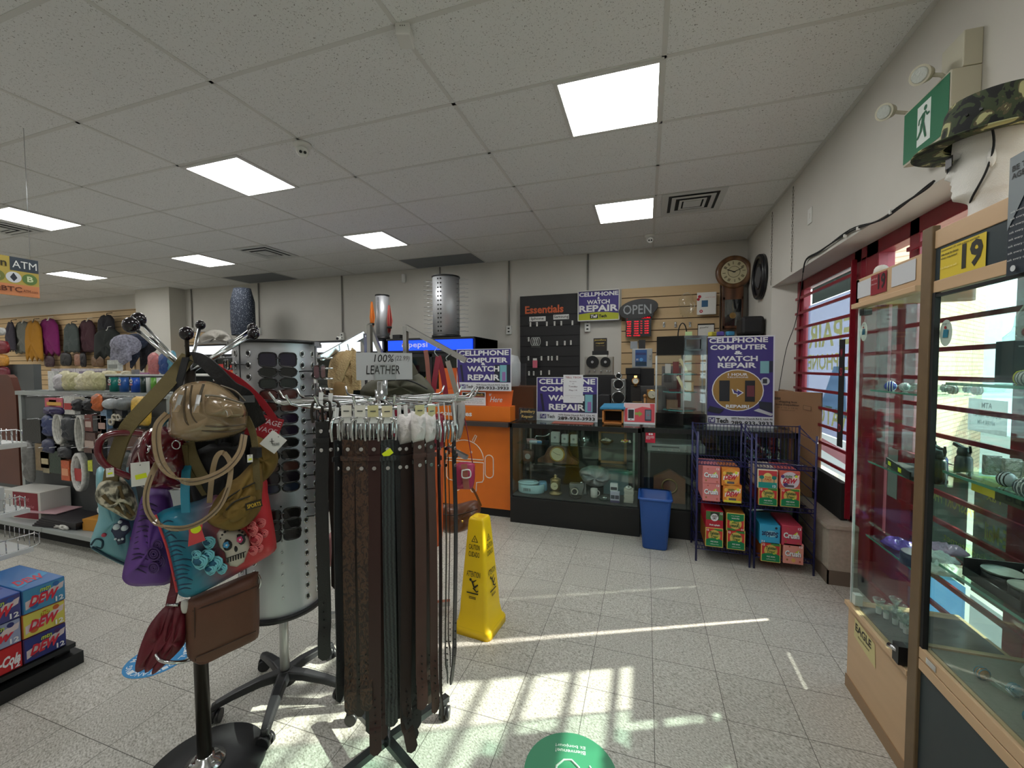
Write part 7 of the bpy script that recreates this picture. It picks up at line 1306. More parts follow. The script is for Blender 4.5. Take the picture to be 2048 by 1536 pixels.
# brown messenger bag and maroon tassel bag
t = T('messenger_bag', 'plain brown rectangular messenger bag, lowest on the bag stand', 'messenger bag', tuple(pD(445, 1325, BS, 1.78)))
brn = mat('brown_leather', (92, 56, 38), .55, noise=.08, nscale=9, bump=.1, bscale=200); g = MB(brn); g.puff(OUT([(371, 1228), (374, 1206), (384, 1194), (440, 1170), (509, 1143), (517, 1153), (519, 1210), (518, 1266), (508, 1279), (455, 1304), (408, 1327), (390, 1326), (374, 1312), (371, 1270)], 1.80, n=2), .05, .7, 9, 0, 19, sharp=.28); g.b('body', t)
g = MB(mat('stitch_brown', (54, 32, 22), .7)); g.tube(PTH([(391, 1322, 1.765), (389, 1215, 1.755)], 1.76, n=2), .0018, 4); g.tube(PTH([(392, 1315, 1.757), (450, 1290, 1.75), (512, 1262, 1.757)], 1.76, n=4), .0018, 4); g.tube(PTH([(385, 1222, 1.765), (450, 1198, 1.752), (514, 1172, 1.765)], 1.76, n=4), .0025, 4); g.b('stitching', t)
g = MB(chrome); g.tube(PTH([(517, 1150), (521, 1162), (518, 1176)], 1.79), .004, 5); g.b('side_chain', t)
t = T('tassel_bag', 'maroon leather bag with pointed lower edge hanging at the lower left of the stand', 'handbag', tuple(pD(310, 1350, BS, 1.84)))
mar = mat('maroon_leather', (100, 18, 34), .5, noise=.14, nscale=8); 
for i, O in enumerate(([(334, 1210), (350, 1205), (356, 1230), (350, 1270), (322, 1310), (290, 1338), (270, 1342), (278, 1300), (296, 1255), (318, 1225)], [(342, 1212), (362, 1210), (366, 1250), (350, 1296), (318, 1325), (290, 1346), (296, 1310), (318, 1260)], [(352, 1210), (372, 1208), (376, 1260), (368, 1290), (335, 1325), (304, 1350), (312, 1318), (336, 1270)])):
    g = MB(mar); g.puff(OUT(O, 1.86-.02*i), .035, .6, 5, .3, 20+i); g.b('leather_flap', t)
g = MB(mar); g.ribbon(PTH([(340, 1215, 1.83), (344, 1195, 1.84), (350, 1170, 1.87), (352, 1120, 1.9)], 1.85), .03, .006, RT); g.b('strap', t); g = MB(chrome); p = pD(346, 1210, BS, 1.82); g.cyl(p-RT*.02, p+RT*.02, .005, n=8); g.b('strap_ring', t)
g = MB(mat('crumpled_tissue', (206, 204, 198), .7, bump=.6, bscale=50)); g.puff(OUT([(362, 1204), (376, 1198), (382, 1212), (378, 1224), (364, 1226)], 1.80), .012); g.b('tissue_tag', t)
# olive loops in the middle
t = T('strap_bundle', 'looped olive canvas strap hanging in the middle of the bag stand', 'strap', tuple(pD(400, 1000, BS, 1.76)))
g = MB(olive2); g.ribbon(PTH([(378, 884, 1.80), (384, 910, 1.79), (398, 940, 1.775), (412, 962, 1.77)], 1.8), .036, .005, RT+Vector((0, 0, .3))); g.ribbon(PTH([(370, 890), (374, 930), (392, 962), (410, 990)], 1.80), .02, .005, RT); g.b('strap', t)

# ---------------------------------------------------------------- sunglasses spinner
SC = Vector((-1.61, 1.46, 0)); A0 = math.atan2(-SC.y, -SC.x)
t = T('sunglasses_rack', 'tall silver cylinder rack of sunglasses on a black five-star castor base', 'sunglasses rack', tuple(SC))
RD_ = .168; ZB, ZT = .475, 1.66
g = MB(mat('satin_silver', (0, 0, 0))); g.cyl((SC.x, SC.y, ZB), (SC.x, SC.y, ZT), RD_, n=72, caps=False); g.b('drum', t)
g = MB(black); g.cyl((SC.x, SC.y, ZT), (SC.x, SC.y, ZT+.014), .185, n=48); g.b('top_disc', t); g = MB(black); g.cyl((SC.x, SC.y, ZB-.018), (SC.x, SC.y, ZB), .185, n=48); g.b('bottom_disc', t)
g = MB(mat('drum_seam', (50, 52, 56), .6))
for k in range(3): a = A0-.93+k*2.094; p = SC+Vector((math.cos(a), math.sin(a), 0))*RD_; g.bar(p+Vector((0, 0, ZB)), p+Vector((0, 0, ZT)), .004)
g.b('seam', t)
g = MB(steel)
for a in (.2, 1.2, 2.2, 3.6, 4.6): p = SC+Vector((.186*math.cos(a), .186*math.sin(a), ZT+.001)); g.cbox(p, (.03, .03, .018))
g.b('top_clips', t)
COLS = (-1.12, -.66, .62, .98, 1.5, -1.6); hr = MB(chrome); hh_ = MB(cm((12, 12, 14)))
for a in COLS:
    d = Vector((math.cos(A0+a), math.sin(A0+a), 0)); s = Vector((-d.y, d.x, 0))
    for k in range(23):
        p = SC+d*RD_+Vector((0, 0, 1.615-.0495*k)); hr.tube([p+d*.001+(s*math.cos(b_)*.010+Vector((0, 0, .014*math.sin(b_)))) for b_ in [i*PI/5 for i in range(10)]], .0028, 4, True); hh_.cyl(p-d*.006, p+d*.0012, .008, n=8)
hr.b('eyelet_rings', t)['kind'] = 'stuff'; hh_.b('eyelet_holes', t)['kind'] = 'stuff'
pr = MB(chrome)
for a in (-1.5, 1.32, 1.75):
    d = Vector((math.cos(A0+a), math.sin(A0+a), 0))
    for k in range(12): p = SC+d*RD_+Vector((0, 0, 1.60-.0495*k)); pr.cyl(p, p+d*.07, .005, n=6)
for k in range(9): p = SC+Vector((math.cos(A0), math.sin(A0), 0))*RD_+Vector((0, 0, .56+.05*k)); pr.cyl(p, p+VN*.008, .004, n=6)
pr.b('support_prongs', t)
wp = mat('white_pole', (206, 206, 204), .3, .3); g = MB(wp); g.cyl((SC.x, SC.y, .10), (SC.x, SC.y, ZB), .020, n=20); g.b('pole', t)
def caster(g, p, a=0, r=.028):
    d = Vector((math.cos(a), math.sin(a), 0)); s = Vector((-d.y, d.x, 0))
    for k in (-1, 1): g.cyl(p+s*.006*k+Vector((0, 0, r)), p+s*.022*k+Vector((0, 0, r)), r, n=16)
    g.cyl(p+Vector((0, 0, r*1.2)), p+Vector((0, 0, .085)), .012, n=10); g.cyl(p-s*.006+Vector((0, 0, r*1.5)), p+s*.006+Vector((0, 0, r*1.5)), r*.9, n=14)
blk5 = mat('castor_black', (34, 35, 37), .38)
g = MB(blk5); g.cyl((SC.x, SC.y, .075), (SC.x, SC.y, .135), .05, .032, 24); g.b('hub', t)
for k in range(5):
    a = math.atan2(1.262-1.46, -1.778+1.61)+k*2*PI/5; d = Vector((math.cos(a), math.sin(a), 0)); s = Vector((-d.y, d.x, 0)); g = MB(blk5)
    S_ = [(0.02, .12, .032, .022), (.10, .118, .028, .020), (.20, .100, .024, .017), (.265, .082, .021, .016), (.285, .07, .018, .014)]; vv = []
    for q, z, w_, h_ in S_: c = SC+d*q+Vector((0, 0, z)); vv += [c-s*w_-Vector((0, 0, h_)), c+s*w_-Vector((0, 0, h_)), c+s*w_*.7+Vector((0, 0, h_*.6)), c-s*w_*.7+Vector((0, 0, h_*.6))]
    g.add(vv, [(4*i+j, 4*i+(j+1) % 4, 4*i+4+(j+1) % 4, 4*i+4+j) for i in range(4) for j in range(4)]+[(3, 2, 1, 0), (16, 17, 18, 19)], False); l = g.b('base_arm', t, bevel=.006)
    g = MB(blk5); caster(g, SC+d*.27, a+1.2); g.b('castor', l)
# sunglasses
def shades(lc, fc, shape, lb, z, a=0, tw=0, tagc=False, grp='sunglasses on the front column'):
    t = T('sunglasses', lb, 'sunglasses', (0, 0, 0), grp); hw, hh = .037, (.029, .023, .025, .020)[shape]
    fm = mat('frame_%d_%d' % (fc[0], fc[2]), fc, .25, coat=.3); lm = mat('lens_%d_%d' % (lc[0], lc[2]), tuple(int(q*.72) for q in lc), .12, spec=.6)
    for s in (-1, 1):
        cy_ = .036*s; sq_ = (.5, .7, .6, .8)[shape]
        P = []
        for k in range(20):
            b_ = 2*PI*k/20; c_, s_ = math.cos(b_), math.sin(b_); P.append((.004-.10*abs(cy_+hw*c_)**1.6, cy_+(hw-.005)*math.copysign(abs(c_)**sq_, c_), hh*math.copysign(abs(s_)**sq_, s_)*(1 if s_ > 0 or shape != 1 else .85)))
        g = MB(lm); n = 20; g.add(P+[(x-.002, y, z_) for x, y, z_ in P], [tuple(range(n)), tuple(range(n, 2*n))[::-1]]+[(k, n+k, n+(k+1) % n, (k+1) % n) for k in range(n)]); g.b('lens', t)
        g = MB(fm); g.tube([(x, y, z_) for x, y, z_ in P], .0030, 6, True); g.tube([(P[0 if s > 0 else 10][0], .070*s, .004), (-.03, .072*s, .004), (-.10, .068*s, .0), (-.135, .066*s, -.02)], .0028, 6); g.b('frame_half', t)
    g = MB(fm); g.tube([(.004, -.010, .004), (.006, 0, .007), (.004, .010, .004)], .0032, 6); g.b('bridge', t)
    if tagc: g = MB(card_white); g.box(.002, -.062, -.05, .003, -.040, -.018); g.b('price_tag', t)
    d = Vector((math.cos(A0+a), math.sin(A0+a), 0)); t.location = SC+d*(RD_+.045 if abs(a) < .3 else RD_+.03)+Vector((0, 0, z)); t.rotation_euler = (0, 0, A0+a+tw)
    return t
SG = [(720, (40, 34, 66), (20, 18, 24), 0, 'large square sunglasses with violet lenses, topmost on the rack'), (744, (34, 40, 40), (30, 30, 32), 3, 'narrow dark wire sunglasses, second from the top of the front column'), (766, (44, 56, 54), (16, 16, 18), 1, 'grey-green sunglasses, third from the top of the front column'),
 (788, (110, 56, 50), (50, 14, 20), 1, 'brown-lensed dark red sunglasses, fourth from the top of the front column'), (812, (96, 54, 46), (20, 14, 14), 1, 'brown-lensed black sunglasses, fifth from the top of the front column'), (835, (46, 36, 60), (18, 16, 20), 1, 'purple-lensed sunglasses, sixth from the top of the front column'),
 (858, (44, 34, 56), (18, 14, 18), 1, 'dark purple sunglasses, seventh from the top of the front column'), (881, (22, 26, 26), (16, 16, 18), 3, 'black sunglasses with a white tag, eighth from the top'), (905, (34, 34, 32), (16, 16, 18), 1, 'dark grey sunglasses, ninth from the top of the front column'),
 (928, (92, 56, 48), (18, 14, 14), 1, 'brown gradient sunglasses, tenth from the top of the front column'), (948, (36, 28, 44), (16, 14, 18), 2, 'plum sunglasses, eleventh from the top of the front column'), (968, (46, 60, 84), (16, 16, 18), 3, 'blue-tinted sunglasses, twelfth from the top of the front column'),
 (1020, (26, 26, 26), (14, 14, 16), 2, 'black sunglasses below the gap in the front column'), (1040, (26, 28, 28), (14, 14, 16), 2, 'black sunglasses, second from the bottom of the front column'), (1060, (24, 26, 26), (14, 14, 16), 2, 'black sunglasses, lowest in the front column')]
for v, lc, fc, sh, lb in SG: shades(lc, fc, sh, lb, pV(566, v, SC*.93).z, .02, 0, v == 881)
for i, (k, lb) in enumerate(((.9, 'pink-grey sunglasses on the right side of the rack beside the sherpa bag'), (1.02, 'dark sunglasses on the right side of the rack, lower'))): shades(((150, 110, 116), (60, 58, 70))[i], (18, 18, 20), 0, lb, 1.535-.11*i, k+.1, .1, i == 0, 'sunglasses on the sides of the rack')
shades((40, 46, 46), (20, 20, 22), 1, 'grey-green sunglasses sticking out on the left side of the rack', 1.565, -1.15, -.2, False, 'sunglasses on the sides of the rack')
for k in range(9): shades(((150, 110, 110), (30, 30, 34), (60, 50, 70))[k % 3], (16, 16, 18), k % 3, '%s sunglasses on the right column, %s below the hooks of the belt rack' % (('pinkish', 'black', 'violet')[k % 3], ('first', 'second', 'third', 'fourth', 'fifth', 'sixth', 'seventh', 'eighth', 'ninth')[k]), 1.38-.062*k, 1.12, .1, False, 'sunglasses on the right column')

# ---------------------------------------------------------------- belt rack
BC_ = Vector((-.95, 1.32, 0)); t = T('belt_rack', 'round chrome belt rack on a wheeled cross base', 'belt rack', tuple(BC_)); ZR = 1.435
g = MB(chrome); g.cyl((BC_.x, BC_.y, .10), (BC_.x, BC_.y, 1.50), .014, n=18); g.cyl((BC_.x, BC_.y, 1.40), (BC_.x, BC_.y, 1.47), .022, n=18); g.b('pole', t)
for r_ in (.12, .27): g = MB(chrome); g.tube([(BC_.x+r_*math.cos(a), BC_.y+r_*math.sin(a), ZR-.012) for a in [k*PI/20 for k in range(40)]], .006, 8, True); g.b('ring', t)
for k in range(20):
    a = k*PI/10+.1; d = Vector((math.cos(a), math.sin(a), 0)); g = MB(chrome); B0 = Vector((BC_.x, BC_.y, ZR)); g.tube([B0+d*.10, B0+d*.33, B0+d*.352+Vector((0, 0, .008)), B0+d*.368+Vector((0, 0, .035))], .0042, 7); g.b('hook', t)
for k in range(4): a = .2+k*PI/2; g = MB(chrome); d = Vector((math.cos(a), math.sin(a), 0)); g.bar(BC_+d*.02+Vector((0, 0, ZR-.02)), BC_+d*.27+Vector((0, 0, ZR-.02)), .014, .006); g.b('spoke', t)
al = math.atan2(.123, -.278)
for k in range(4):
    a = al+k*PI/2; d = Vector((math.cos(a), math.sin(a), 0)); g = MB(mat('dark_chrome', (70, 72, 74), .25, .8)); g.bar(BC_+Vector((0, 0, .10)), BC_+d*.30+Vector((0, 0, .085)), .03, .025); l = g.b('base_leg', t); g = MB(blk5); caster(g, BC_+d*.285, a+.7, .026); g.b('castor', l)
SGM = Matrix.Translation(pV(770, 732, BC_*.92)) @ Matrix.Rotation(math.atan2(-BC_.y, -BC_.x)+PI/2+.12, 4, 'Z')
ts = T('price_sign', 'handwritten 100% LEATHER card standing above the belt rack', 'sign', tuple(pV(770, 757, BC_*.92))); g = MB(mat('dull_card', (186, 188, 190), .6)); g.at(SGM); g.box(-.094, 0, -.048, .094, .003, .046); g.b('card', ts)
g = MB(acrylic); g.at(SGM); g.box(-.035, -.006, -.05, .035, -.004, .008); g.m(steel); g.bar((-.035, -.005, -.05), (-.035, -.005, .006), .0015); g.bar((.035, -.005, -.05), (.035, -.005, .006), .0015); g.bar((-.035, -.005, .006), (.035, -.005, .006), .0015); g.cyl((0, 0, -.10), (0, 0, -.05), .008, n=10); g.b('holder', ts)
g = MB(cm((16, 16, 18))); g.at(SGM); g.text('100%', -.036, .014, .030, .040, -.0012, .0, .15); g.text('LEATHER', -.062, -.028, .050, .002, -.0012, .0, .08); g.m(cm((120, 120, 124))); g.text('(22.99)', .034, .014, .084, .036, -.0012, 0, .2); g.b('lettering', ts)
# belts
def belt_mat(n): return {'tooled': ramp_mat('tooled_brown_leather', [(0, (22, 13, 10)), (.46, (44, 27, 20)), (.54, (78, 52, 36)), (1, (30, 18, 13))], 55, .5, 2, 2.5, (1, 1, .6), bump=.5, const=False), 'black': mat('black_leather', (24, 24, 26), .45, bump=.15, bscale=300), 'croc': ramp_mat('embossed_black', [(0, (24, 28, 30)), (1, (52, 58, 58))], 60, .45, 1, 1.5, (.6, .6, 2.2), 'WAVE', bump=.4, const=False),
   'brown': mat('dark_brown_leather', (38, 22, 17), .5, noise=.08), 'tan': mat('mid_brown_leather', (74, 48, 40), .5, noise=.06), 'olive': mat('green_black_leather', (42, 46, 40), .5), 'cork': mat('red_brown_leather', (48, 17, 14), .5)}[n]
PTL = (18, 'x')
def belt(u, w, vb, kind, lb, r=.335, near=True, yaw=0, curl=0, buckle='silver', tissue=False, sticker=False, tagcol=None, vt=886):
    d0 = ray(u, 900); dh = Vector((d0.x, d0.y)); c = Vector((BC_.x, BC_.y)); A = dh.dot(dh); B = -2*dh.dot(c); C = c.dot(c)-r*r; D = B*B-4*A*C
    s = (-B+(-1 if near else 1)*math.sqrt(max(D, 0)))/(2*A); p = Vector((dh.x*s, dh.y*s, 0)); out = (p-BC_); out.z = 0; out.normalize()
    wd = Vector((-out.y, out.x, 0)); wd = Matrix.Rotation(yaw, 3, 'Z') @ wd; zt = pV(u, vt, p).z; zb = pV(u, vb, p).z
    t = T('leather_belt', lb, 'belt', (p.x, p.y, zb), 'leather belts on the round rack'); m = belt_mat(kind); rr = random.Random(u)
    drift = rr.uniform(-.012, .012); P = [p+Vector((0, 0, zt+.01)), p+Vector((0, 0, zt-.06)), p+out*.004+wd*drift*.4+Vector((0, 0, (zt+zb)/2+.1)), p-out*.006+wd*drift+Vector((0, 0, zb+.15)), p+wd*(drift+curl*.4)+Vector((0, 0, zb+.07)), p+wd*(drift+curl)+Vector((0, 0, zb))]
    g = MB(m); g.ribbon(catmull(P, 4), lambda q: w if q < .965 else w*(1-(q-.965)*18), .0035, wd); g.b('strap', t)
    g = MB(m); g.at(Matrix()); k0 = p+Vector((0, 0, zt-.045)); g.bar(k0-wd*(w/2+.004)+out*.005, k0+wd*(w/2+.004)+out*.005, .005, .014); g.b('keeper_loop', t)
    g = MB(chrome)
    for dz in (-.018, -.075): q = p+out*.004+Vector((0, 0, zt+dz)); g.cyl(q-out*.002, q+out*.002, .006, n=10)
    g.b('snap_studs', t)
    q0 = p+Vector((0, 0, zt+.008)); h = w/2+.006; bz = .06
    if tissue: g = MB(mat('white_tissue', (226, 222, 220), .7, bump=.7, bscale=45)); g.nv = out; g.puff([q0+wd*x+Vector((0, 0, z)) for x, z in ((-h, 0), (-h*.8, -.012), (h*.7, -.008), (h, .01), (h*1.05, .06), (h*.8, .088), (0, .082), (-h, .088), (-h*1.1, .04))], .018, .6, 4, .3); g.b('tissue_wrap', t)
    else:
        g = MB(chrome if buckle == 'silver' else mat('gunmetal', (70, 66, 62), .3, .9)); g.tube(catmull([q0-wd*h, q0-wd*h*1.05+Vector((0, 0, bz*.5))+out*.004, q0-wd*h*.9+Vector((0, 0, bz)), q0+Vector((0, 0, bz+.006)), q0+wd*h*.9+Vector((0, 0, bz)), q0+wd*h*1.05+Vector((0, 0, bz*.5))+out*.004, q0+wd*h], 4), .0042, 7); g.cyl(q0, q0+Vector((0, 0, bz)), .0025, n=6); g.b('buckle', t)
    g = MB(mat('white_hanger', (222, 224, 222), .35)); hq = q0+Vector((0, 0, bz)); zz = ZR-hq.z; g.ribbon([hq-wd*.0+out*.006+Vector((0, 0, -.008)), hq+out*.004+Vector((0, 0, zz*.35)), hq+Vector((0, 0, max(.03, zz)))], lambda q: .022 if q < .3 else .012, .003, wd); g.b('hanger', t)
    if tagcol: g = MB(cm(tagcol)); c_ = hq+out*.010+Vector((0, 0, .028)); g.bar(c_-wd*.015, c_+wd*.015, .0015, .034); o = g.b('brand_tag', t); g = MB(cm((70, 74, 70))); c_ += out*.0015; g.bar(c_-wd*.008, c_+wd*.008, .001, .003); g.bar(c_-wd*.004+Vector((0, 0, -.004)), c_-wd*.004+Vector((0, 0, .006)), .001, .001) if 0 else None; g.b('printed_mark', o)
    if sticker: g = MB(neon); c_ = p+out*.006+Vector((0, 0, zt-.03)); g.bar(c_-wd*.012-Vector((0, 0, .008)), c_+wd*.012+Vector((0, 0, .008)), .001, .018); g.b('neon_sticker', t)
    hl = MB(cm((8, 8, 8)))
    for k in range(6): q = p+wd*(drift+curl*.5*(1-k/6))+out*.001+Vector((0, 0, zb+.05+.025*k)); hl.cyl(q-out*.0022, q+out*.0022, .0022, n=6)
    hl.b('punched_holes', t); return t
CR = (226, 224, 214); KH = (206, 200, 150)
belt(645, .036, 1322, 'black', 'wide black belt hanging at the far left of the belt rack', yaw=.5, buckle='dark', vt=850)
belt(664, .034, 1180, 'brown', 'dark brown belt with tan keeper just right of the far left black belt', buckle='dark', vt=850, yaw=.3, r=.30)
belt(676, .030, 1400, 'black', 'thin edge-on black belt left of the first tooled brown belt', yaw=1.25, r=.34)
belt(697, .036, 1432, 'tooled', 'left of the two tooled floral brown belts', r=.34, tagcol=CR); belt(723, .036, 1424, 'tooled', 'right of the two tooled floral brown belts', r=.345, tagcol=CR)
belt(748, .035, 1512, 'cork', 'plain dark red-brown belt, longest, with buckle wrapped in clear film', r=.345, tagcol=KH)
belt(775, .037, 1455, 'croc', 'black embossed belt with a neon sticker near its buckle', r=.345, sticker=True, tagcol=(224, 214, 180))
belt(799, .034, 1495, 'black', 'black belt just right of the embossed belt with neon sticker', r=.31, yaw=.2, curl=.03); belt(812, .036, 1508, 'brown', 'dark brown belt reaching low, left of the tissue-wrapped buckles', r=.31, curl=.02, tissue=True)
belt(838, .036, 1420, 'tan', 'mid brown belt with the largest white tissue on its buckle', r=.345, tissue=True, tagcol=KH, vt=882); belt(861, .032, 1430, 'tan', 'mid brown belt with narrow tissue wrap, right of the largest one', r=.345, tissue=True, tagcol=KH, yaw=.2, vt=882)
belt(877, .034, 1440, 'brown', 'edge-on dark belt right of the tissue-wrapped belts', r=.33, yaw=1.1); belt(889, .034, 1385, 'olive', 'green-black belt near the right side of the rack', r=.32, yaw=.7, curl=.05); belt(908, .034, 1345, 'black', 'black belt at the right end of the rack with a curled tip', r=.345, yaw=.35, curl=-.06)
for i, u in enumerate((672, 700, 732, 765, 800, 835, 862)): belt(u, .038, (1290, 1340, 1380, 1300, 1400, 1370, 1330)[i], ('black', 'brown', 'olive', 'black', 'cork', 'tan', 'black')[i], '%s belt on the far side of the rack, %s from left' % (('black', 'dark brown', 'green-black', 'black', 'red-brown', 'mid brown', 'black')[i], ('first', 'second', 'third', 'fourth', 'fifth', 'sixth', 'seventh')[i]), r=.33, near=False, vt=870)
for i, u in enumerate((690, 712, 736, 760, 786, 824, 850, 896)): belt(u, .034, (1410, 1436, 1470, 1480, 1440, 1460, 1410, 1330)[i], ('black', 'brown', 'black', 'cork', 'black', 'black', 'brown', 'brown')[i], '%s belt in the inner row, %s from left' % (('black', 'dark brown', 'black', 'red-brown', 'black', 'black', 'dark brown', 'brown')[i], ('first', 'second', 'third', 'fourth', 'fifth', 'sixth', 'seventh', 'eighth')[i]), r=.24, vt=880)

# ---------------------------------------------------------------- four-way garment rack behind the belts
GC = Vector((-1.52, 2.11, 0)); t = T('four_way_rack', 'chrome four-way rack with slanted arms behind the belt rack', 'garment rack', tuple(GC)); gd = 2.6
def pG(u, v, d=2.6): return pD(u, v, GC, d)
g = MB(chrome); 
for (u, v, d) in ((727, 667, 2.5), (739, 650, 2.62), (811, 653, 2.55)): p = pG(u, v, d); q = Vector((p.x, p.y, .05)); g.bar(q, p, .025, .025, up=(0, 1, 0))
g.b('uprights', t)
for a_, b_ in (((727, 668, 2.5), (641, 716, 2.35)), ((811, 654, 2.55), (932, 721, 2.35)), ((739, 651, 2.62), (765, 715, 2.9))): g = MB(chrome); g.bar(pG(*a_), pG(*b_), .024, .03); g.b('slanted_arm', t)
g = MB(chrome); g.bar(pG(895, 895, 2.5), pG(934, 915, 2.4), .025, .025); g.b('lower_arm', t)
g = MB(chrome); a_, b_ = pZ(648, 1232, .05), pZ(900, 1205, .05); g.bar(a_, b_, .03, .03); c_ = pG(770, 1215); g.bar(Vector((-1.15, 1.75, .05)), Vector((-1.9, 2.45, .05)), .03, .03); g.b('base_bars', t)
SW = (('sherpa_bag', 'cream fleece shoulder bag hanging from the left arm of the chrome rack', 'handbag', [(655, 760), (660, 722), (675, 705), (690, 702), (705, 704), (714, 720), (716, 760), (708, 775), (702, 795), (670, 796), (658, 780)], 2.38, mat('cream_fleece', (206, 178, 132), .95, bump=1, bscale=120), .05),)
for nm, lb, ct, O, d, m, th in SW:
    t = T(nm, lb, ct, tuple(pG(685, 796, d))); g = MB(m); g.puff(catmull([pG(u, v, d) for u, v in O], 3, True), th, .6, 6, .2); g.b('body', t)
    g = MB(m); g.ribbon(catmull([pG(672, 770, d-.06), pG(690, 725, d-.06), pG(702, 702, d-.02), pG(711, 730, d-.06), pG(714, 780, d-.06)], 4), .04, .02, RT); g.b('strap', t)
    g = MB(mat('tan_suede', (150, 120, 80), .9)); g.puff(catmull([pG(u, v, d-.075) for u, v in ((666, 768), (690, 766), (688, 795), (668, 794))], 3, True), .012); g.b('flap', t); g = MB(chrome); g.tube([pG(695, 688, d), pG(698, 702, d)], .003, 5); g.b('hook', t)
mag = mat('magenta_leather', (140, 26, 50), .45); olv = mat('olive_nylon', (74, 72, 56), .7, noise=.1)
def hang(nm, lb, ct, O, d, m, th, extra=()):
    xs = [q[0] for q in O]; ys = [q[1] for q in O]; t = T(nm, lb, ct, tuple(pG(sum(xs)/len(xs), max(ys), d))); g = MB(m); g.puff(catmull([pG(u, v, d) for u, v in O], 3, True), th, .6, 5, .15, len(lb)); g.b('body', t)
    for kind, pts, w, mm in extra:
        g = MB(mm); P = catmull([pG(u, v, dd) for u, v, dd in pts], 4)
        g.ribbon(P, w, .004, RT) if kind == 'strap' else g.tube(P, w, 6); g.b(kind, t)
    return t
hang('duffel_bag', 'large olive nylon bag lying across the belt hooks', 'bag', [(720, 788), (735, 765), (770, 750), (800, 738), (835, 745), (862, 770), (871, 795), (840, 800), (760, 800)], 1.95, olv, .10, (('strap', [(790, 735, 1.9), (812, 722, 1.88), (830, 750, 1.85)], .035, olv), ('zip', [(770, 762, 1.84), (815, 760, 1.83), (855, 778, 1.84)], .004, black)))
hang('shoulder_bag', 'dark red bag on a long red strap in the middle of the chrome rack', 'handbag', [(785, 905), (802, 900), (808, 960), (806, 1058), (785, 1066), (776, 1000)], 2.45, mag, .06, (('strap', [(790, 900, 2.42), (796, 800, 2.42), (802, 745, 2.45), (812, 800, 2.42)], .028, mag),))
hang('shoulder_bag', 'red bag hanging by two crossing red straps from the right arm', 'handbag', [(858, 838), (872, 828), (888, 832), (890, 880), (886, 895), (862, 896)], 2.4, mag, .04, (('strap', [(862, 836, 2.4), (868, 770, 2.4), (877, 712, 2.42)], .03, mag), ('strap', [(893, 800, 2.38), (886, 750, 2.4), (877, 712, 2.42)], .03, mag), ('hook', [(875, 695, 2.42), (869, 705, 2.42), (877, 714, 2.42)], .003, chrome)))
hang('shoulder_bag', 'orange leather bag with cut bottom edge behind the right-hand belts', 'handbag', [(866, 905), (886, 900), (886, 1000), (884, 1080), (868, 1085), (864, 980)], 2.45, mat('orange_leather', (214, 96, 44), .5), .05, (('strap', [(860, 800, 2.45), (855, 730, 2.45), (851, 700, 2.45)], .025, mat('rose_leather', (166, 108, 96), .5)),))
hang('wallet_stack', 'three grey slim wallets hanging edge-on at the right of the chrome rack', 'wallet', [(902, 806), (926, 800), (931, 830), (922, 875), (912, 872), (906, 840)], 2.36, mat('grey_leather', (150, 142, 138), .5), .03, (('strap', [(918, 805, 2.34), (903, 750, 2.36), (895, 722, 2.38)], .028, mat('greige_leather', (150, 140, 130), .5)), ('hook', [(900, 708, 2.38), (892, 716, 2.38), (896, 724, 2.38)], .003, chrome), ('edge_line', [(915, 810, 2.32), (914, 870, 2.32)], .002, black)))
hang('small_purse', 'magenta flap purse with white square buckle at the end of the chrome rack', 'purse', [(908, 930), (945, 925), (950, 940), (946, 975), (925, 978), (908, 974)], 2.36, mat('fuchsia_leather', (168, 44, 84), .45), .03, (('strap', [(928, 928, 2.31), (930, 950, 2.30), (933, 978, 2.31)], .035, mat('tan_tab', (170, 100, 86), .5)), ('buckle', [(924, 941, 2.29), (939, 940, 2.29), (940, 954, 2.29), (925, 955, 2.29), (924, 941, 2.29)], .004, white), ('cord', [(945, 926, 2.34), (934, 860, 2.35), (922, 800, 2.36), (914, 735, 2.37)], .003, mag)))
hang('hobo_bag', 'soft brown leather shoulder bag behind the yellow caution cone', 'handbag', [(880, 1010), (915, 1008), (950, 1000), (962, 1012), (955, 1040), (930, 1062), (890, 1066), (876, 1045)], 2.55, mat('cognac_leather', (112, 66, 40), .4, noise=.15, nscale=9, coat=.2), .07, (('strap', [(962, 1012, 2.5), (950, 985, 2.5), (935, 965, 2.5), (925, 945, 2.5)], .014, mat('cognac_leather', (0, 0, 0))), ('stud', [(923, 1043, 2.46), (926, 1043, 2.46)], .008, mat('brass', (0, 0, 0))), ('fold_seam', [(880, 1028, 2.485), (915, 1030, 2.475), (955, 1018, 2.49)], .004, mat('dark_seam', (60, 34, 22), .6))))
hang('denim_bag', 'blue denim bag glimpsed between the belts near the floor', 'bag', [(783, 1085), (798, 1080), (800, 1130), (797, 1170), (784, 1172)], 2.4, mat('denim_blue', (60, 84, 120), .8), .04); hang('pink_bag', 'dusty pink bag glimpsed between the left-hand belts', 'bag', [(655, 1075), (673, 1060), (678, 1100), (672, 1128), (652, 1128)], 2.3, mat('dusty_pink', (180, 130, 130), .7), .04)
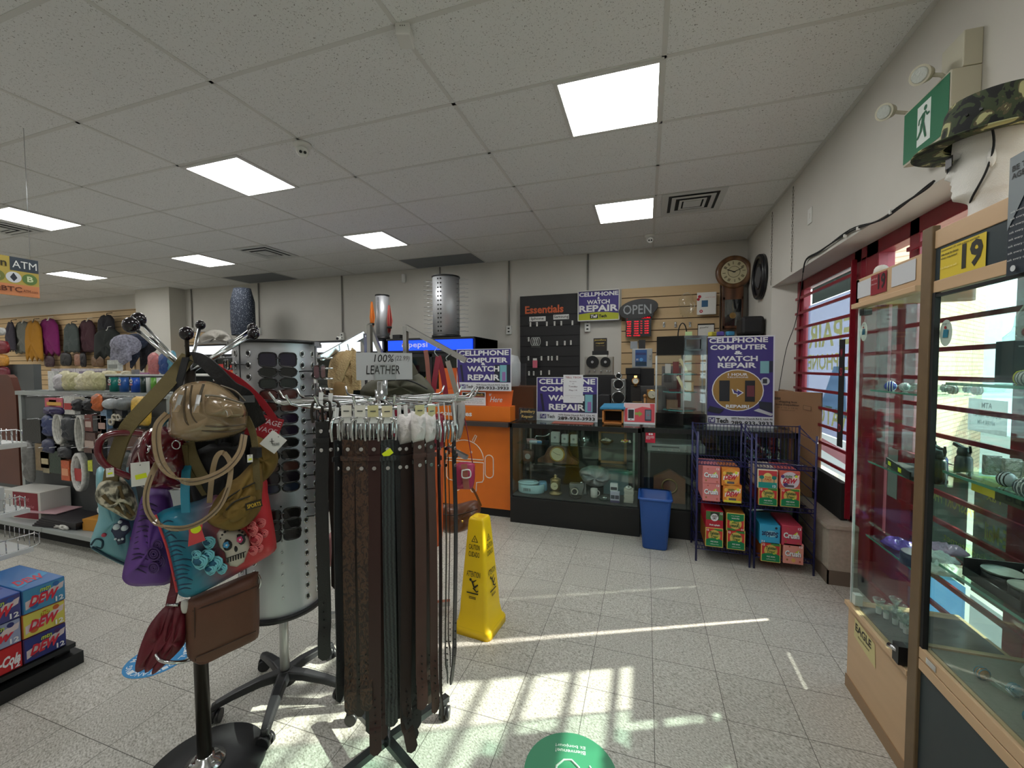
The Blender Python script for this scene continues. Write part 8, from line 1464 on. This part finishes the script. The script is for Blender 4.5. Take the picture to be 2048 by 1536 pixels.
# ================================================================ LEFT SIDE
gm = mat('gondola_grey', (84, 88, 88), .6); GY = 2.45
t = T('peg_gondola', 'long grey pegboard shelving unit with a low base deck at left', 'shelving', (-5, GY, 0))
g = MB(gm); g.box(-6.05, GY, .15, -3.95, GY+.05, 1.34); g.b('back_panel', t); g = MB(mat('gondola_beam', (158, 164, 162), .5)); g.box(-6.15, GY-.03, 1.295, -3.9, GY+.30, 1.335); g.b('top_shelf', t)
for x in (-6.12, -4.72, -3.92): g = MB(mat('gondola_beam', (0, 0, 0))); g.box(x, GY-.02, 0, x+.05, GY+.06, 1.32); g.b('upright', t)
g = MB(mat('gondola_beam', (0, 0, 0))); g.box(-6.3, 2.09, .13, -5.02, GY, .165); g.box(-5.01, 2.09, .13, -3.9, GY, .165); g.b('base_deck', t); MB(matte_black).box(-6.2, 2.2, 0, -3.9, 2.9, .13).b('kick', t)
t2 = T('peg_gondola', 'rear shelving unit with a white upper shelf right behind the snack shelf', 'shelving', (-5, 2.95, 0)); g = MB(white); g.box(-6.0, 2.72, 1.485, -3.5, 3.2, 1.50); g.b('upper_shelf', t2); MB(gm).box(-6.0, 3.0, 0, -3.5, 3.05, 1.48).b('back_panel', t2)
g = MB(mat('red_brown_laminate', (92, 44, 28), .45, noise=.15, nscale=3)); g.prism([(-7.1, .35), (-6.16, .35), (-6.16, 1.28), (-6.24, 1.47), (-6.30, 1.50), (-6.62, 1.50), (-6.70, 1.46), (-6.95, .95), (-7.1, .8)], GY-.02, GY+.03); tag(g.b('end_board'), 'red-brown shaped end board at the left of the pegboard unit', 'end board')
PG = 'packages on the pegboard'
def pk(u0, v0, u1, v1, c, lb, kind='box', c2=None, name='peg_package', ct='package', y=2.33, grp=PG):
    a = pY(u0, v1, y); b_ = pY(u1, v0, y); w, h = b_.x-a.x, b_.z-a.z; cx = (a.x+b_.x)/2; m = mat('pk_%d_%d_%d' % c, c, .4, noise=.25, nscale=40, bump=.2, bscale=80); g = MB(m)
    if kind == 'box': g.box(a.x, y, a.z, b_.x, y+.04, b_.z)
    elif kind == 'bag': g.nv = Vector((0, -1, 0)); g.puff(catmull([(a.x, y, a.z+h*.1), (a.x+w*.05, y, b_.z), (b_.x-w*.05, y, b_.z-h*.04), (b_.x, y, a.z+h*.1), (cx, y, a.z)], 3, True), .035, wr=.4)
    elif kind == 'rolls': [g.tube([(a.x+w*q+h*.25*math.cos(k), y, a.z+h*(.3 if q < .5 else .7)+h*.22*math.sin(k)) for k in [i*PI/5 for i in range(10)]], h*.1, 5, True) for q in (.25, .5, .78)]
    elif kind == 'cord': [g.tube([(cx+w*.4*math.cos(k)*(1-.1*j), y+.012*j, a.z+h*.5+h*.5*math.sin(k)) for k in [i*PI/7 for i in range(14)]], w*.10, 6, True) for j in range(3)]
    elif kind == 'ball': g.ball((cx, y, (a.z+b_.z)/2), w/2, h/w, 12)
    o = g.b(name); tag(o, lb, ct, grp)
    if c2: g = MB(cm(c2)); g.box(a.x+w*.12, y-.003, a.z+h*.25, b_.x-w*.12, y+.001, a.z+h*.6); g.b('label_patch', o)
    if grp == PG: g = MB(chrome); g.cyl((cx, y+.02, b_.z+.004), (cx, GY, b_.z+.004), .003, n=5); g.b('peg', o)
    return o
for q in ((90, 797, 127, 815, (206, 90, 110), 'pink and orange candle pack hanging under the shelf beam at left', 'box', (220, 170, 80)), (90, 815, 127, 828, (50, 40, 90), 'dark violet balloon pack under the pink candle pack', 'bag'), (127, 792, 148, 828, (206, 206, 202), 'white cable pack with red band in the top row', 'box', (170, 50, 50)),
 (149, 800, 166, 822, (30, 32, 38), 'black earphone blister, left one in the top row', 'bag'), (171, 800, 187, 820, (34, 36, 42), 'black earphone blister, right one in the top row', 'bag'), (189, 790, 205, 822, (206, 110, 60), 'orange blister pack in the top row', 'bag'), (214, 797, 231, 818, (170, 176, 178), 'round clear lens pack in the top row', 'ball'),
 (238, 795, 262, 820, (110, 116, 118), 'chrome clip pack near the yellow bag', 'ball'), (266, 797, 300, 850, (206, 166, 60), 'shiny yellow snack bag behind the olive strap', 'bag'), (108, 828, 128, 885, (220, 220, 214), 'white coiled extension cord in the second row', 'cord'), (90, 832, 107, 872, (70, 80, 120), 'blue patterned pack at the left of the second row', 'bag'),
 (152, 832, 168, 900, (206, 206, 200), 'long white cord pack in the second row', 'cord'), (170, 830, 184, 862, (120, 60, 56), 'dark red carded pack in the second row', 'box', (200, 180, 170)), (186, 832, 200, 862, (50, 52, 56), 'black carded pack in the second row', 'box'), (203, 820, 213, 872, (120, 150, 180), 'blue and white lanyard in the second row', 'box'),
 (216, 828, 243, 851, (196, 190, 172), 'pack of cream tape rolls, left of two', 'rolls'), (246, 830, 270, 850, (190, 184, 166), 'pack of cream tape rolls, right of two', 'rolls'), (192, 868, 214, 892, (196, 192, 180), 'pack of cream tape rolls in the lower row', 'rolls'), (46, 840, 80, 882, (26, 28, 30), 'black square package beside the brown end board', 'box'),
 (52, 888, 68, 962, (120, 120, 118), 'grey plastic-wrapped rods beside the brown end board', 'bag'), (72, 888, 84, 940, (140, 120, 90), 'beige strip package in the third row', 'box'), (86, 890, 96, 945, (150, 140, 110), 'pale beige strip package in the third row', 'box'), (99, 888, 120, 945, (36, 60, 46), 'dark green package in the third row', 'box'), (123, 922, 138, 960, (206, 92, 44), 'orange lighter pack in the third row', 'box', (230, 160, 120)),
 (146, 910, 170, 978, (220, 220, 216), 'large white cable bundle with red label in the third row', 'cord', (180, 60, 60)), (176, 922, 184, 942, (206, 214, 60), 'small yellow card in the third row', 'box'), (186, 900, 200, 950, (70, 70, 74), 'dark carded pack in the third row', 'box'), (120, 895, 142, 915, (60, 62, 66), 'dark small blister above the orange lighter pack', 'bag'),
 (82, 905, 98, 935, (110, 90, 60), 'kraft card pack overlapping the beige strips', 'box', (190, 176, 140)), (98, 800, 112, 812, (230, 120, 130), 'small pink candle box inside the candle row', 'box'), (128, 835, 150, 880, (60, 64, 70), 'smoky blister pack behind the white coiled cord', 'bag'), (168, 866, 190, 905, (96, 70, 64), 'brown blister pack under the dark red carded pack', 'box', (190, 170, 160)),
 (196, 832, 212, 866, (90, 60, 56), 'rust coloured card beside the blue lanyard', 'box', (180, 150, 140)), (90, 880, 108, 905, (80, 84, 110), 'dusky blue sachet under the patterned pack', 'bag'), (110, 888, 128, 902, (150, 150, 146), 'pale grey clip strip above the orange lighter pack', 'box'), (150, 795, 158, 806, (200, 196, 180), 'cream hook card above the left earphone blister', 'box'), (204, 796, 214, 818, (46, 48, 54), 'narrow black pack right of the orange blister', 'box'),
 (232, 822, 244, 832, (40, 44, 52), 'small black pack above the tape rolls', 'box'), (216, 892, 240, 925, (56, 60, 80), 'navy card pack behind the wine handbag handle', 'box', (160, 160, 170)), (246, 905, 268, 940, (70, 76, 74), 'grey-green pack behind the wine handbag handle', 'bag'),
 (216, 860, 244, 890, (60, 50, 56), 'dark pack below the cream tape rolls', 'box'), (252, 860, 280, 900, (90, 60, 50), 'reddish pack behind the red handbag', 'box')): pk(*q)
g = MB(steel); [g.cyl((pY(u, v, 2.3).x, 2.28, pY(u, v, 2.3).z), (pY(u, v, 2.3).x, GY, pY(u, v, 2.3).z), .003, n=5) for u in range(60, 300, 22) for v in (792, 838, 895)]; tag(g.b('peg_hooks'), 'thin steel pegs along the pegboard unit', 'pegs')['kind'] = 'stuff'
SG_ = 'goods on the snack shelf'
for i, (u, w) in enumerate(((134, 22), (150, 22), (166, 22), (182, 24), (200, 20))): pk(u-w//2-2, 744+i % 3*3, u+w//2, 781, ((206, 200, 160), (190, 186, 140), (214, 208, 176))[i % 3], 'cream foil snack bag, %s from left on the snack shelf' % ('first', 'second', 'third', 'fourth', 'fifth')[i], 'bag', None, 'snack_bag', 'snack bag', 2.55, SG_)
pk(112, 750, 128, 781, (190, 186, 190), 'silver and red snack bag beside the cream bags', 'bag', None, 'snack_bag', 'snack bag', 2.53, SG_); pk(97, 742, 108, 781, (220, 222, 220), 'white bottle at the left end of the snack shelf', 'box', None, 'bottle', 'bottle', 2.55, SG_)
for i, (u, c, cn) in enumerate(((229, (20, 120, 110), 'teal'), (249, (40, 90, 160), 'mid blue'), (272, (30, 80, 180), 'bright blue, widest gap beside it'), (288, (30, 50, 46), 'dark green'), (300, (190, 192, 190), 'grey, left'), (309, (90, 150, 50), 'lime'), (321, (190, 192, 190), 'grey, right'))):
    p = pY(u, 781, 2.56); t = T('crisp_can', 'crisp can on the snack shelf, %s' % cn, 'can', (p.x, 2.56, 1.336), SG_); w = .035 if i < 3 else .026
    MB(mat('can_%d_%d_%d' % c, c, .3)).cyl((p.x, 2.56, 1.336), (p.x, 2.56, 1.50-.025), w, n=16).b('tube', t); MB(cm((60, 62, 66))).cyl((p.x, 2.56, 1.475), (p.x, 2.56, 1.482), w+.001, n=16).b('lid', t)
    if i < 3: art(t, Mloc(p.x, 2.56-w-.001, 1.336), [('c', 0, .105, .022, (222, 222, 220), .018), ('p', [(-.016, .103), (0, .098), (.016, .103), (.012, .112), (0, .106), (-.012, .112)], (20, 20, 24)), ('r', -.02, .065, .02, .082, (190, 130, 130))])
UG = 'goods on the upper shelf'
for q in ((103, 737, 150, 750, (196, 190, 196), 'lilac-white patterned box, left of two on the upper shelf', 'box', (120, 110, 130)), (152, 737, 212, 750, (196, 190, 196), 'lilac-white patterned box, right of two on the upper shelf', 'box', (120, 110, 130)), (215, 720, 236, 742, (190, 194, 190), 'white framed clock-like box on the upper shelf', 'box', (140, 144, 140)), (207, 742, 232, 752, (214, 206, 172), 'cream snack bag lying on the upper shelf', 'bag'),
  (246, 742, 262, 752, (214, 206, 180), 'second cream bag lying on the upper shelf', 'bag'), (263, 739, 270, 752, (120, 120, 126), 'small grey tin on the upper shelf', 'box'), (300, 708, 318, 750, (196, 120, 120), 'clear pack of red and white beads on the upper shelf', 'bag'), (322, 708, 338, 750, (50, 80, 140), 'dark blue bead pack on the upper shelf', 'bag'), (341, 704, 352, 748, (90, 150, 170), 'turquoise bead pack on the upper shelf', 'bag'),
  (345, 726, 362, 752, (160, 30, 60), 'crimson can-shaped pack on the upper shelf', 'box'), (280, 745, 296, 751, (160, 110, 150), 'small violet pack on the upper shelf', 'box'), (430, 728, 462, 760, (190, 44, 40), 'red pack with cream label behind the black strap', 'box', (220, 206, 150)), (462, 742, 478, 765, (214, 130, 50), 'orange pack beside the red one', 'box')): pk(*q[:7], q[7] if len(q) > 7 else None, 'shelf_pack', 'package', 2.8, UG)
o = bpy.data.objects['shelf_pack.011']; 
# hats and heads on the upper shelf
for i, (u, v, r, c, lb) in enumerate(((252, 690, .14, (150, 150, 166), 'lavender crocheted hat and scarf on a form above the snack shelf'), (272, 683, .11, (44, 52, 72), 'navy patterned knit hat above the snack shelf'), (292, 690, .12, (36, 36, 42), 'dark brimmed hat above the snack shelf'))):
    HY = 2.88+.13*i; p = pY(u, v, HY); t = T('hat_form', lb, 'hat display', (p.x, HY, 1.502), 'hats above the snack shelf'); m = mat('knit_%d' % c[0], c, .95, noise=.5, nscale=50, bump=.8, bscale=60)
    g = MB(m); g.ball((p.x, HY, p.z), r*.9, .9, 16); g.nv = Vector((0, -1, 0)); g.puff([(p.x-r*.9, HY-.03, p.z), (p.x+r*.9, HY-.03, p.z), (p.x+r*1.0, HY-.03, p.z-.16), (p.x-r*(.3 if i else 1.6), HY-.03, p.z-.3), (p.x-r*1.1, HY-.03, p.z-.15)], .05, wr=.5); g.b('knit', t); g = MB(mat('maple_stand', (170, 140, 104), .6)); g.bar((p.x, HY, 1.502), (p.x, HY, p.z), .035); g.b('stand', t)
# goods on the base deck
BG = 'goods on the base deck'; DZ = .166
def deck(name, lb, ct, u, v, y, w, d, h, c, a=0, items=None): return bx(name, lb, ct, pY(u, v, y).x, y, DZ, w, d, h, c, BG, a, items)
deck('gift_carton', 'white and dark red carton with script lettering on the base deck', 'carton', 76, 1020, 2.28, .50, .22, .26, (205, 204, 198), .08, [('r', .14, .01, .47, .25, (130, 20, 40)), ('t', 'Sweet', .20, .17, .36, .21, (200, 130, 140), 0, .3), ('t', 'Lingerie', .20, .10, .42, .14, (200, 130, 140), 0, .3)])
for k in range(5): bx('picture_frame', 'dark flat picture frame lying in the base deck pile, %s' % ('lowest', 'second', 'third', 'fourth', 'topmost')[k], 'frame', -4.92+.02*k, 2.24, DZ+.016*k, .50, .24, .014, (30, 26, 32), 'frames on the base deck', .12-.03*k)
bx('magazine', 'pink and cream magazine lying on the dark frames', 'magazine', -5.25, 2.26, DZ+.082, .42, .2, .008, (196, 160, 166), None, .15); bx('mailer_box', 'mustard yellow padded mailer box on the base deck', 'box', -4.48, 2.27, DZ, .26, .18, .10, (196, 136, 44), None, .1)
bx('leaflet', 'red and white leaflet standing against the yellow mailer', 'leaflet', -4.30, 2.15, DZ, .13, .004, .07, (214, 200, 200), None, -.1, [('r', .03, .01, .10, .05, (170, 40, 50))]); g = MB(card_white); g.puff(catmull([(-4.95, 2.13, .17), (-4.72, 2.13, .17), (-4.75, 2.13, .21), (-4.92, 2.13, .20)], 3, True), .03, wr=.8); tag(g.b('crumpled_paper'), 'crumpled white papers at the front edge of the base deck', 'paper')
g = MB(mat('pk_220_220_214', (0, 0, 0))); [g.tube([(-4.42+.16*math.cos(a), 2.3+.08*math.sin(a)+.01*k, .36+.01*k+.05*math.sin(a)) for a in [i*PI/9 for i in range(18)]], .008, 6, True) for k in range(4)]; g.m(mat('grey_bag', (110, 112, 112), .5, bump=.6, bscale=30)); g.nv = Vector((0, -1, 0)); g.puff([(-4.65, 2.35, .17), (-4.2, 2.35, .17), (-4.22, 2.35, .48), (-4.4, 2.35, .56), (-4.6, 2.35, .5)], .07, wr=.5); tag(g.b('cord_bag'), 'grey plastic bag with a coil of white cord on the base deck', 'bag')
# soda cartons on a black pallet
t = T('plastic_pallet', 'black plastic pallet under the soda cartons at lower left', 'pallet', (-3.1, .9, 0)); pb = mat('pallet_black', (22, 24, 26), .5)
g = MB(pb); g.box(-3.55, .25, .095, -2.84, 1.29, .118); g.b('deck', t); g = MB(pb); g.box(-3.55, .25, 0, -2.82, 1.31, .065); g.b('lower_lip', t)
for y in (.3, .75, 1.22): g = MB(pb); g.box(-3.5, y, .06, -2.87, y+.06, .10); g.b('foot', t)
CG = 'soda cartons on the black pallet'
K8 = [(0, 0, (70, 40, 90), (40, 50, 120), 'dark violet soda carton, bottom right of the pallet stack', 'DEW'), (0, 1, (190, 96, 40), (210, 200, 90), 'orange and yellow soda carton, middle right of the pallet stack', 'DEW'), (0, 2, (44, 100, 160), (70, 140, 180), 'light blue soda carton, top right of the pallet stack', 'DEW'),
 (1, 0, (180, 24, 32), (190, 30, 36), 'red cola carton with white script, bottom of the second column', 'CocaCola'), (1, 1, (44, 50, 110), (150, 160, 190), 'dark blue soda carton with pale ring, middle of the second column', 'dew'), (1, 2, (46, 76, 150), (70, 70, 130), 'blue soda carton, top of the second column', 'DEW'),
 (2, 0, (150, 24, 32), (160, 26, 34), 'red cola carton, bottom, cut by the left edge', 'cola'), (2, 1, (40, 46, 100), (80, 90, 140), 'navy soda carton, middle, cut by the left edge', 'dew'), (2, 2, (40, 40, 80), (60, 60, 110), 'dark navy soda carton, top, cut by the left edge', 'dew')]
for c_, l_, ca, cb, lb, tx in K8:
    y1 = 1.262-.158*c_; x1 = -2.855+(.01 if l_ == 2 else 0); z0 = .119+.123*l_; g = MB(cm(ca, .3)); g.box(x1-.40, y1-.155, z0, x1, y1, z0+.121); o = g.b('soda_carton', bevel=.004); tag(o, lb, 'soda carton', CG)
    big = tx == 'CocaCola'; it = [('r', .004, .004, .151, .117, cb)]+([] if big else [('p', [(.01, .02), (.145, .07), (.15, .10), (.01, .06)], (214, 200, 200)), ('c', .04, .03, .015, ca), ('c', .12, .10, .012, ca), ('c', .08, .09, .016, ca), ('t', 'mtn', .06, .085, .10, .105, (190, 214, 60), .02, .3)])
    art(o, Mloc(x1+.001, y1-.155, z0, PI/2), it+[('t', 'Coca-Cola' if big else tx, .02 if not big else .01, .03, .13 if not big else .148, .08, (206, 40, 60) if not big else WHT, .04, .4), ('t', '12', .115, .01, .145, .035, WHT, .03)])
    art(o, Matrix.Translation((x1, y1-.155, z0+.1215)) @ Matrix.Rotation(PI/2, 4, 'Z') @ Matrix.Rotation(-PI/2, 4, 'X'), [('p', [(.01, .05), (.145, .12), (.145, .2), (.01, .13)], cb), ('t', tx, .02, .08, .13, .16, (190, 60, 80), .03, .3)], y0=-.0005) if l_ == 2 else 0
# white shelf ends with wire fences
t = T('wire_fence_shelf', 'white shelving end with chrome wire fences, cut by the left edge', 'shelving', (-3.5, 1, 0)); wsh = mat('white_shelf', (206, 208, 206), .45)
for z, x, y1, yf in ((1.145, -3.3, 1.335, 1.32), (.77, -3.3, 1.335, 1.32), (.545, -3.3, 1.34, 1.37)):
    MB(wsh).box(x-.5, .2, z-.025, x, y1, z).b('shelf', t); g = MB(chrome); yy = [.25+.045*k for k in range(25) if .25+.045*k < yf]
    [g.cyl((x-.01, y, z), (x-.01, y, z+.075), .0025, n=5) for y in yy]; g.tube([(x-.01, .2, z+.075), (x-.01, yf-.02, z+.075), (x-.01, yf, z+.06), (x-.01, yf, z+.01), (x-.01, yf-.02, z), (x-.01, .2, z)], .0035, 6); [g.cyl((x-.01-.05*k, yf, z), (x-.01-.05*k, yf, z+.07), .0025, n=5) for k in range(8)]; g.b('wire_fence', t)
MB(gm).box(-3.85, .2, 0, -3.8, 1.33, 1.6).b('back_panel', t)
bx('white_carton', 'plain white carton on the middle white shelf at the left edge', 'carton', -3.55, 1.12, .771, .35, .30, .13, (200, 202, 202))
for i, (u0, v0, u1, v1, c, lb) in enumerate(((0, 655, 10, 672, (206, 206, 204), 'white hat hanging at the left edge above the red shirt'), (0, 682, 17, 708, (130, 20, 36), 'dark red folded shirt at the left edge'), (0, 709, 16, 733, (214, 150, 50), 'orange-yellow shirt under the red one at the left edge'), (0, 734, 18, 757, (116, 24, 44), 'maroon shirt lowest at the left edge'), (0, 790, 34, 815, (190, 190, 190), 'white bin of small goods behind the brown board'), (0, 818, 26, 850, (170, 170, 166), 'pale bin of goods below the white bin'))): pk(u0-20, v0, u1, v1, c, lb, 'bag' if i < 4 else 'box', None, 'stacked_goods', 'clothing' if i < 4 else 'bin', 3.0, 'goods at the left edge')
MB(gm).box(-9.2, 3.1, 0, -7.0, 3.14, 1.62).b('x') if 0 else None
g = MB(gm); g.box(-10.5, 3.05, 0, -7.32, 3.12, 1.62); tag(g.b('rear_panel'), 'grey shelving panel behind the brown end board', 'panel')
# clothes on the slatwall
CL = 'clothes on the long slatwall'
for i, (u0, v0, u1, v1, c, c2, fl, lb) in enumerate(((14, 642, 30, 703, (60, 56, 66), (120, 116, 120), 0, 'grey plaid top, leftmost on the slatwall'), (30, 641, 62, 708, (110, 112, 104), (30, 32, 38), 0, 'grey shawl with dark collar on the slatwall'), (52, 639, 84, 722, (176, 124, 34), (150, 100, 24), 1, 'mustard fringed shawl on the slatwall'), (78, 635, 118, 712, (122, 24, 96), (100, 16, 80), 1, 'magenta ruffled shawl on the slatwall'),
  (128, 645, 158, 706, (66, 74, 72), (110, 112, 112), 0, 'dark green-grey sleeveless top on the slatwall'), (158, 638, 192, 706, (66, 36, 44), (44, 28, 36), 0, 'dark wine sleeveless top on the slatwall'), (196, 628, 230, 680, (36, 36, 42), (70, 70, 76), 0, 'black checked blouse high on the slatwall'), (188, 655, 243, 718, (30, 36, 34), (22, 26, 26), 1, 'black leather jacket, rightmost on the slatwall'))):
    yq = (5.80, 5.88)[i % 2] if i != 7 else 5.70; a = pY(u0, v1, yq); b_ = pY(u1, v0, yq); w, h = b_.x-a.x, b_.z-a.z; t = T('garment', lb, 'clothing', (a.x+w/2, yq, a.z), CL); m = ramp_mat('cloth_%d' % i, [(0, c2), (.45, c), (1, c)], 6, .9, 4, .5, (1, 1, 1), bump=.3, const=False)
    P = [(0, .06), (.02, .5), (.05, .8), (.22, .96), (.40, 1), (.5, .95), (.6, 1), (.78, .96), (.95, .8), (.98, .5), (1, .05)]; n = 7
    P += [(1-(k+.5)/n, (.10 if k % 2 else -.03)*(1 if fl else .3)) for k in range(n)]
    g = MB(m); g.nv = Vector((0, -1, 0)); g.puff([(a.x+w*x, yq, a.z+h*z) for x, z in P], .05, .3, 6, .5, i); g.b('fabric', t)
    g = MB(white if i % 2 else black); cx = a.x+w/2; g.tube([(cx, yq, b_.z-.06), (cx, yq+.02, b_.z+.03), (cx+.03, yq+.1, b_.z+.05)], .008, 5); g.bar((cx-w*.25, yq, b_.z-.09), (cx, yq, b_.z-.04), .015); g.bar((cx+w*.25, yq, b_.z-.09), (cx, yq, b_.z-.04), .015); g.b('hanger', t)
for i, (u0, v0, u1, v1, c, lb) in enumerate(((122, 706, 142, 732, (24, 24, 28), 'small black handbag low on the slatwall'), (150, 708, 162, 732, (150, 110, 90), 'tan purse low on the slatwall'), (162, 706, 172, 734, (30, 26, 32), 'dark narrow bag low on the slatwall'), (184, 712, 208, 734, (110, 80, 50), 'brown bag low on the slatwall'), (90, 712, 108, 734, (60, 34, 44), 'dark bead necklaces under the magenta shawl'))): pk(u0, v0, u1, v1, c, lb, 'bag', None, 'small_bag', 'bag', 5.85, 'small bags on the slatwall')
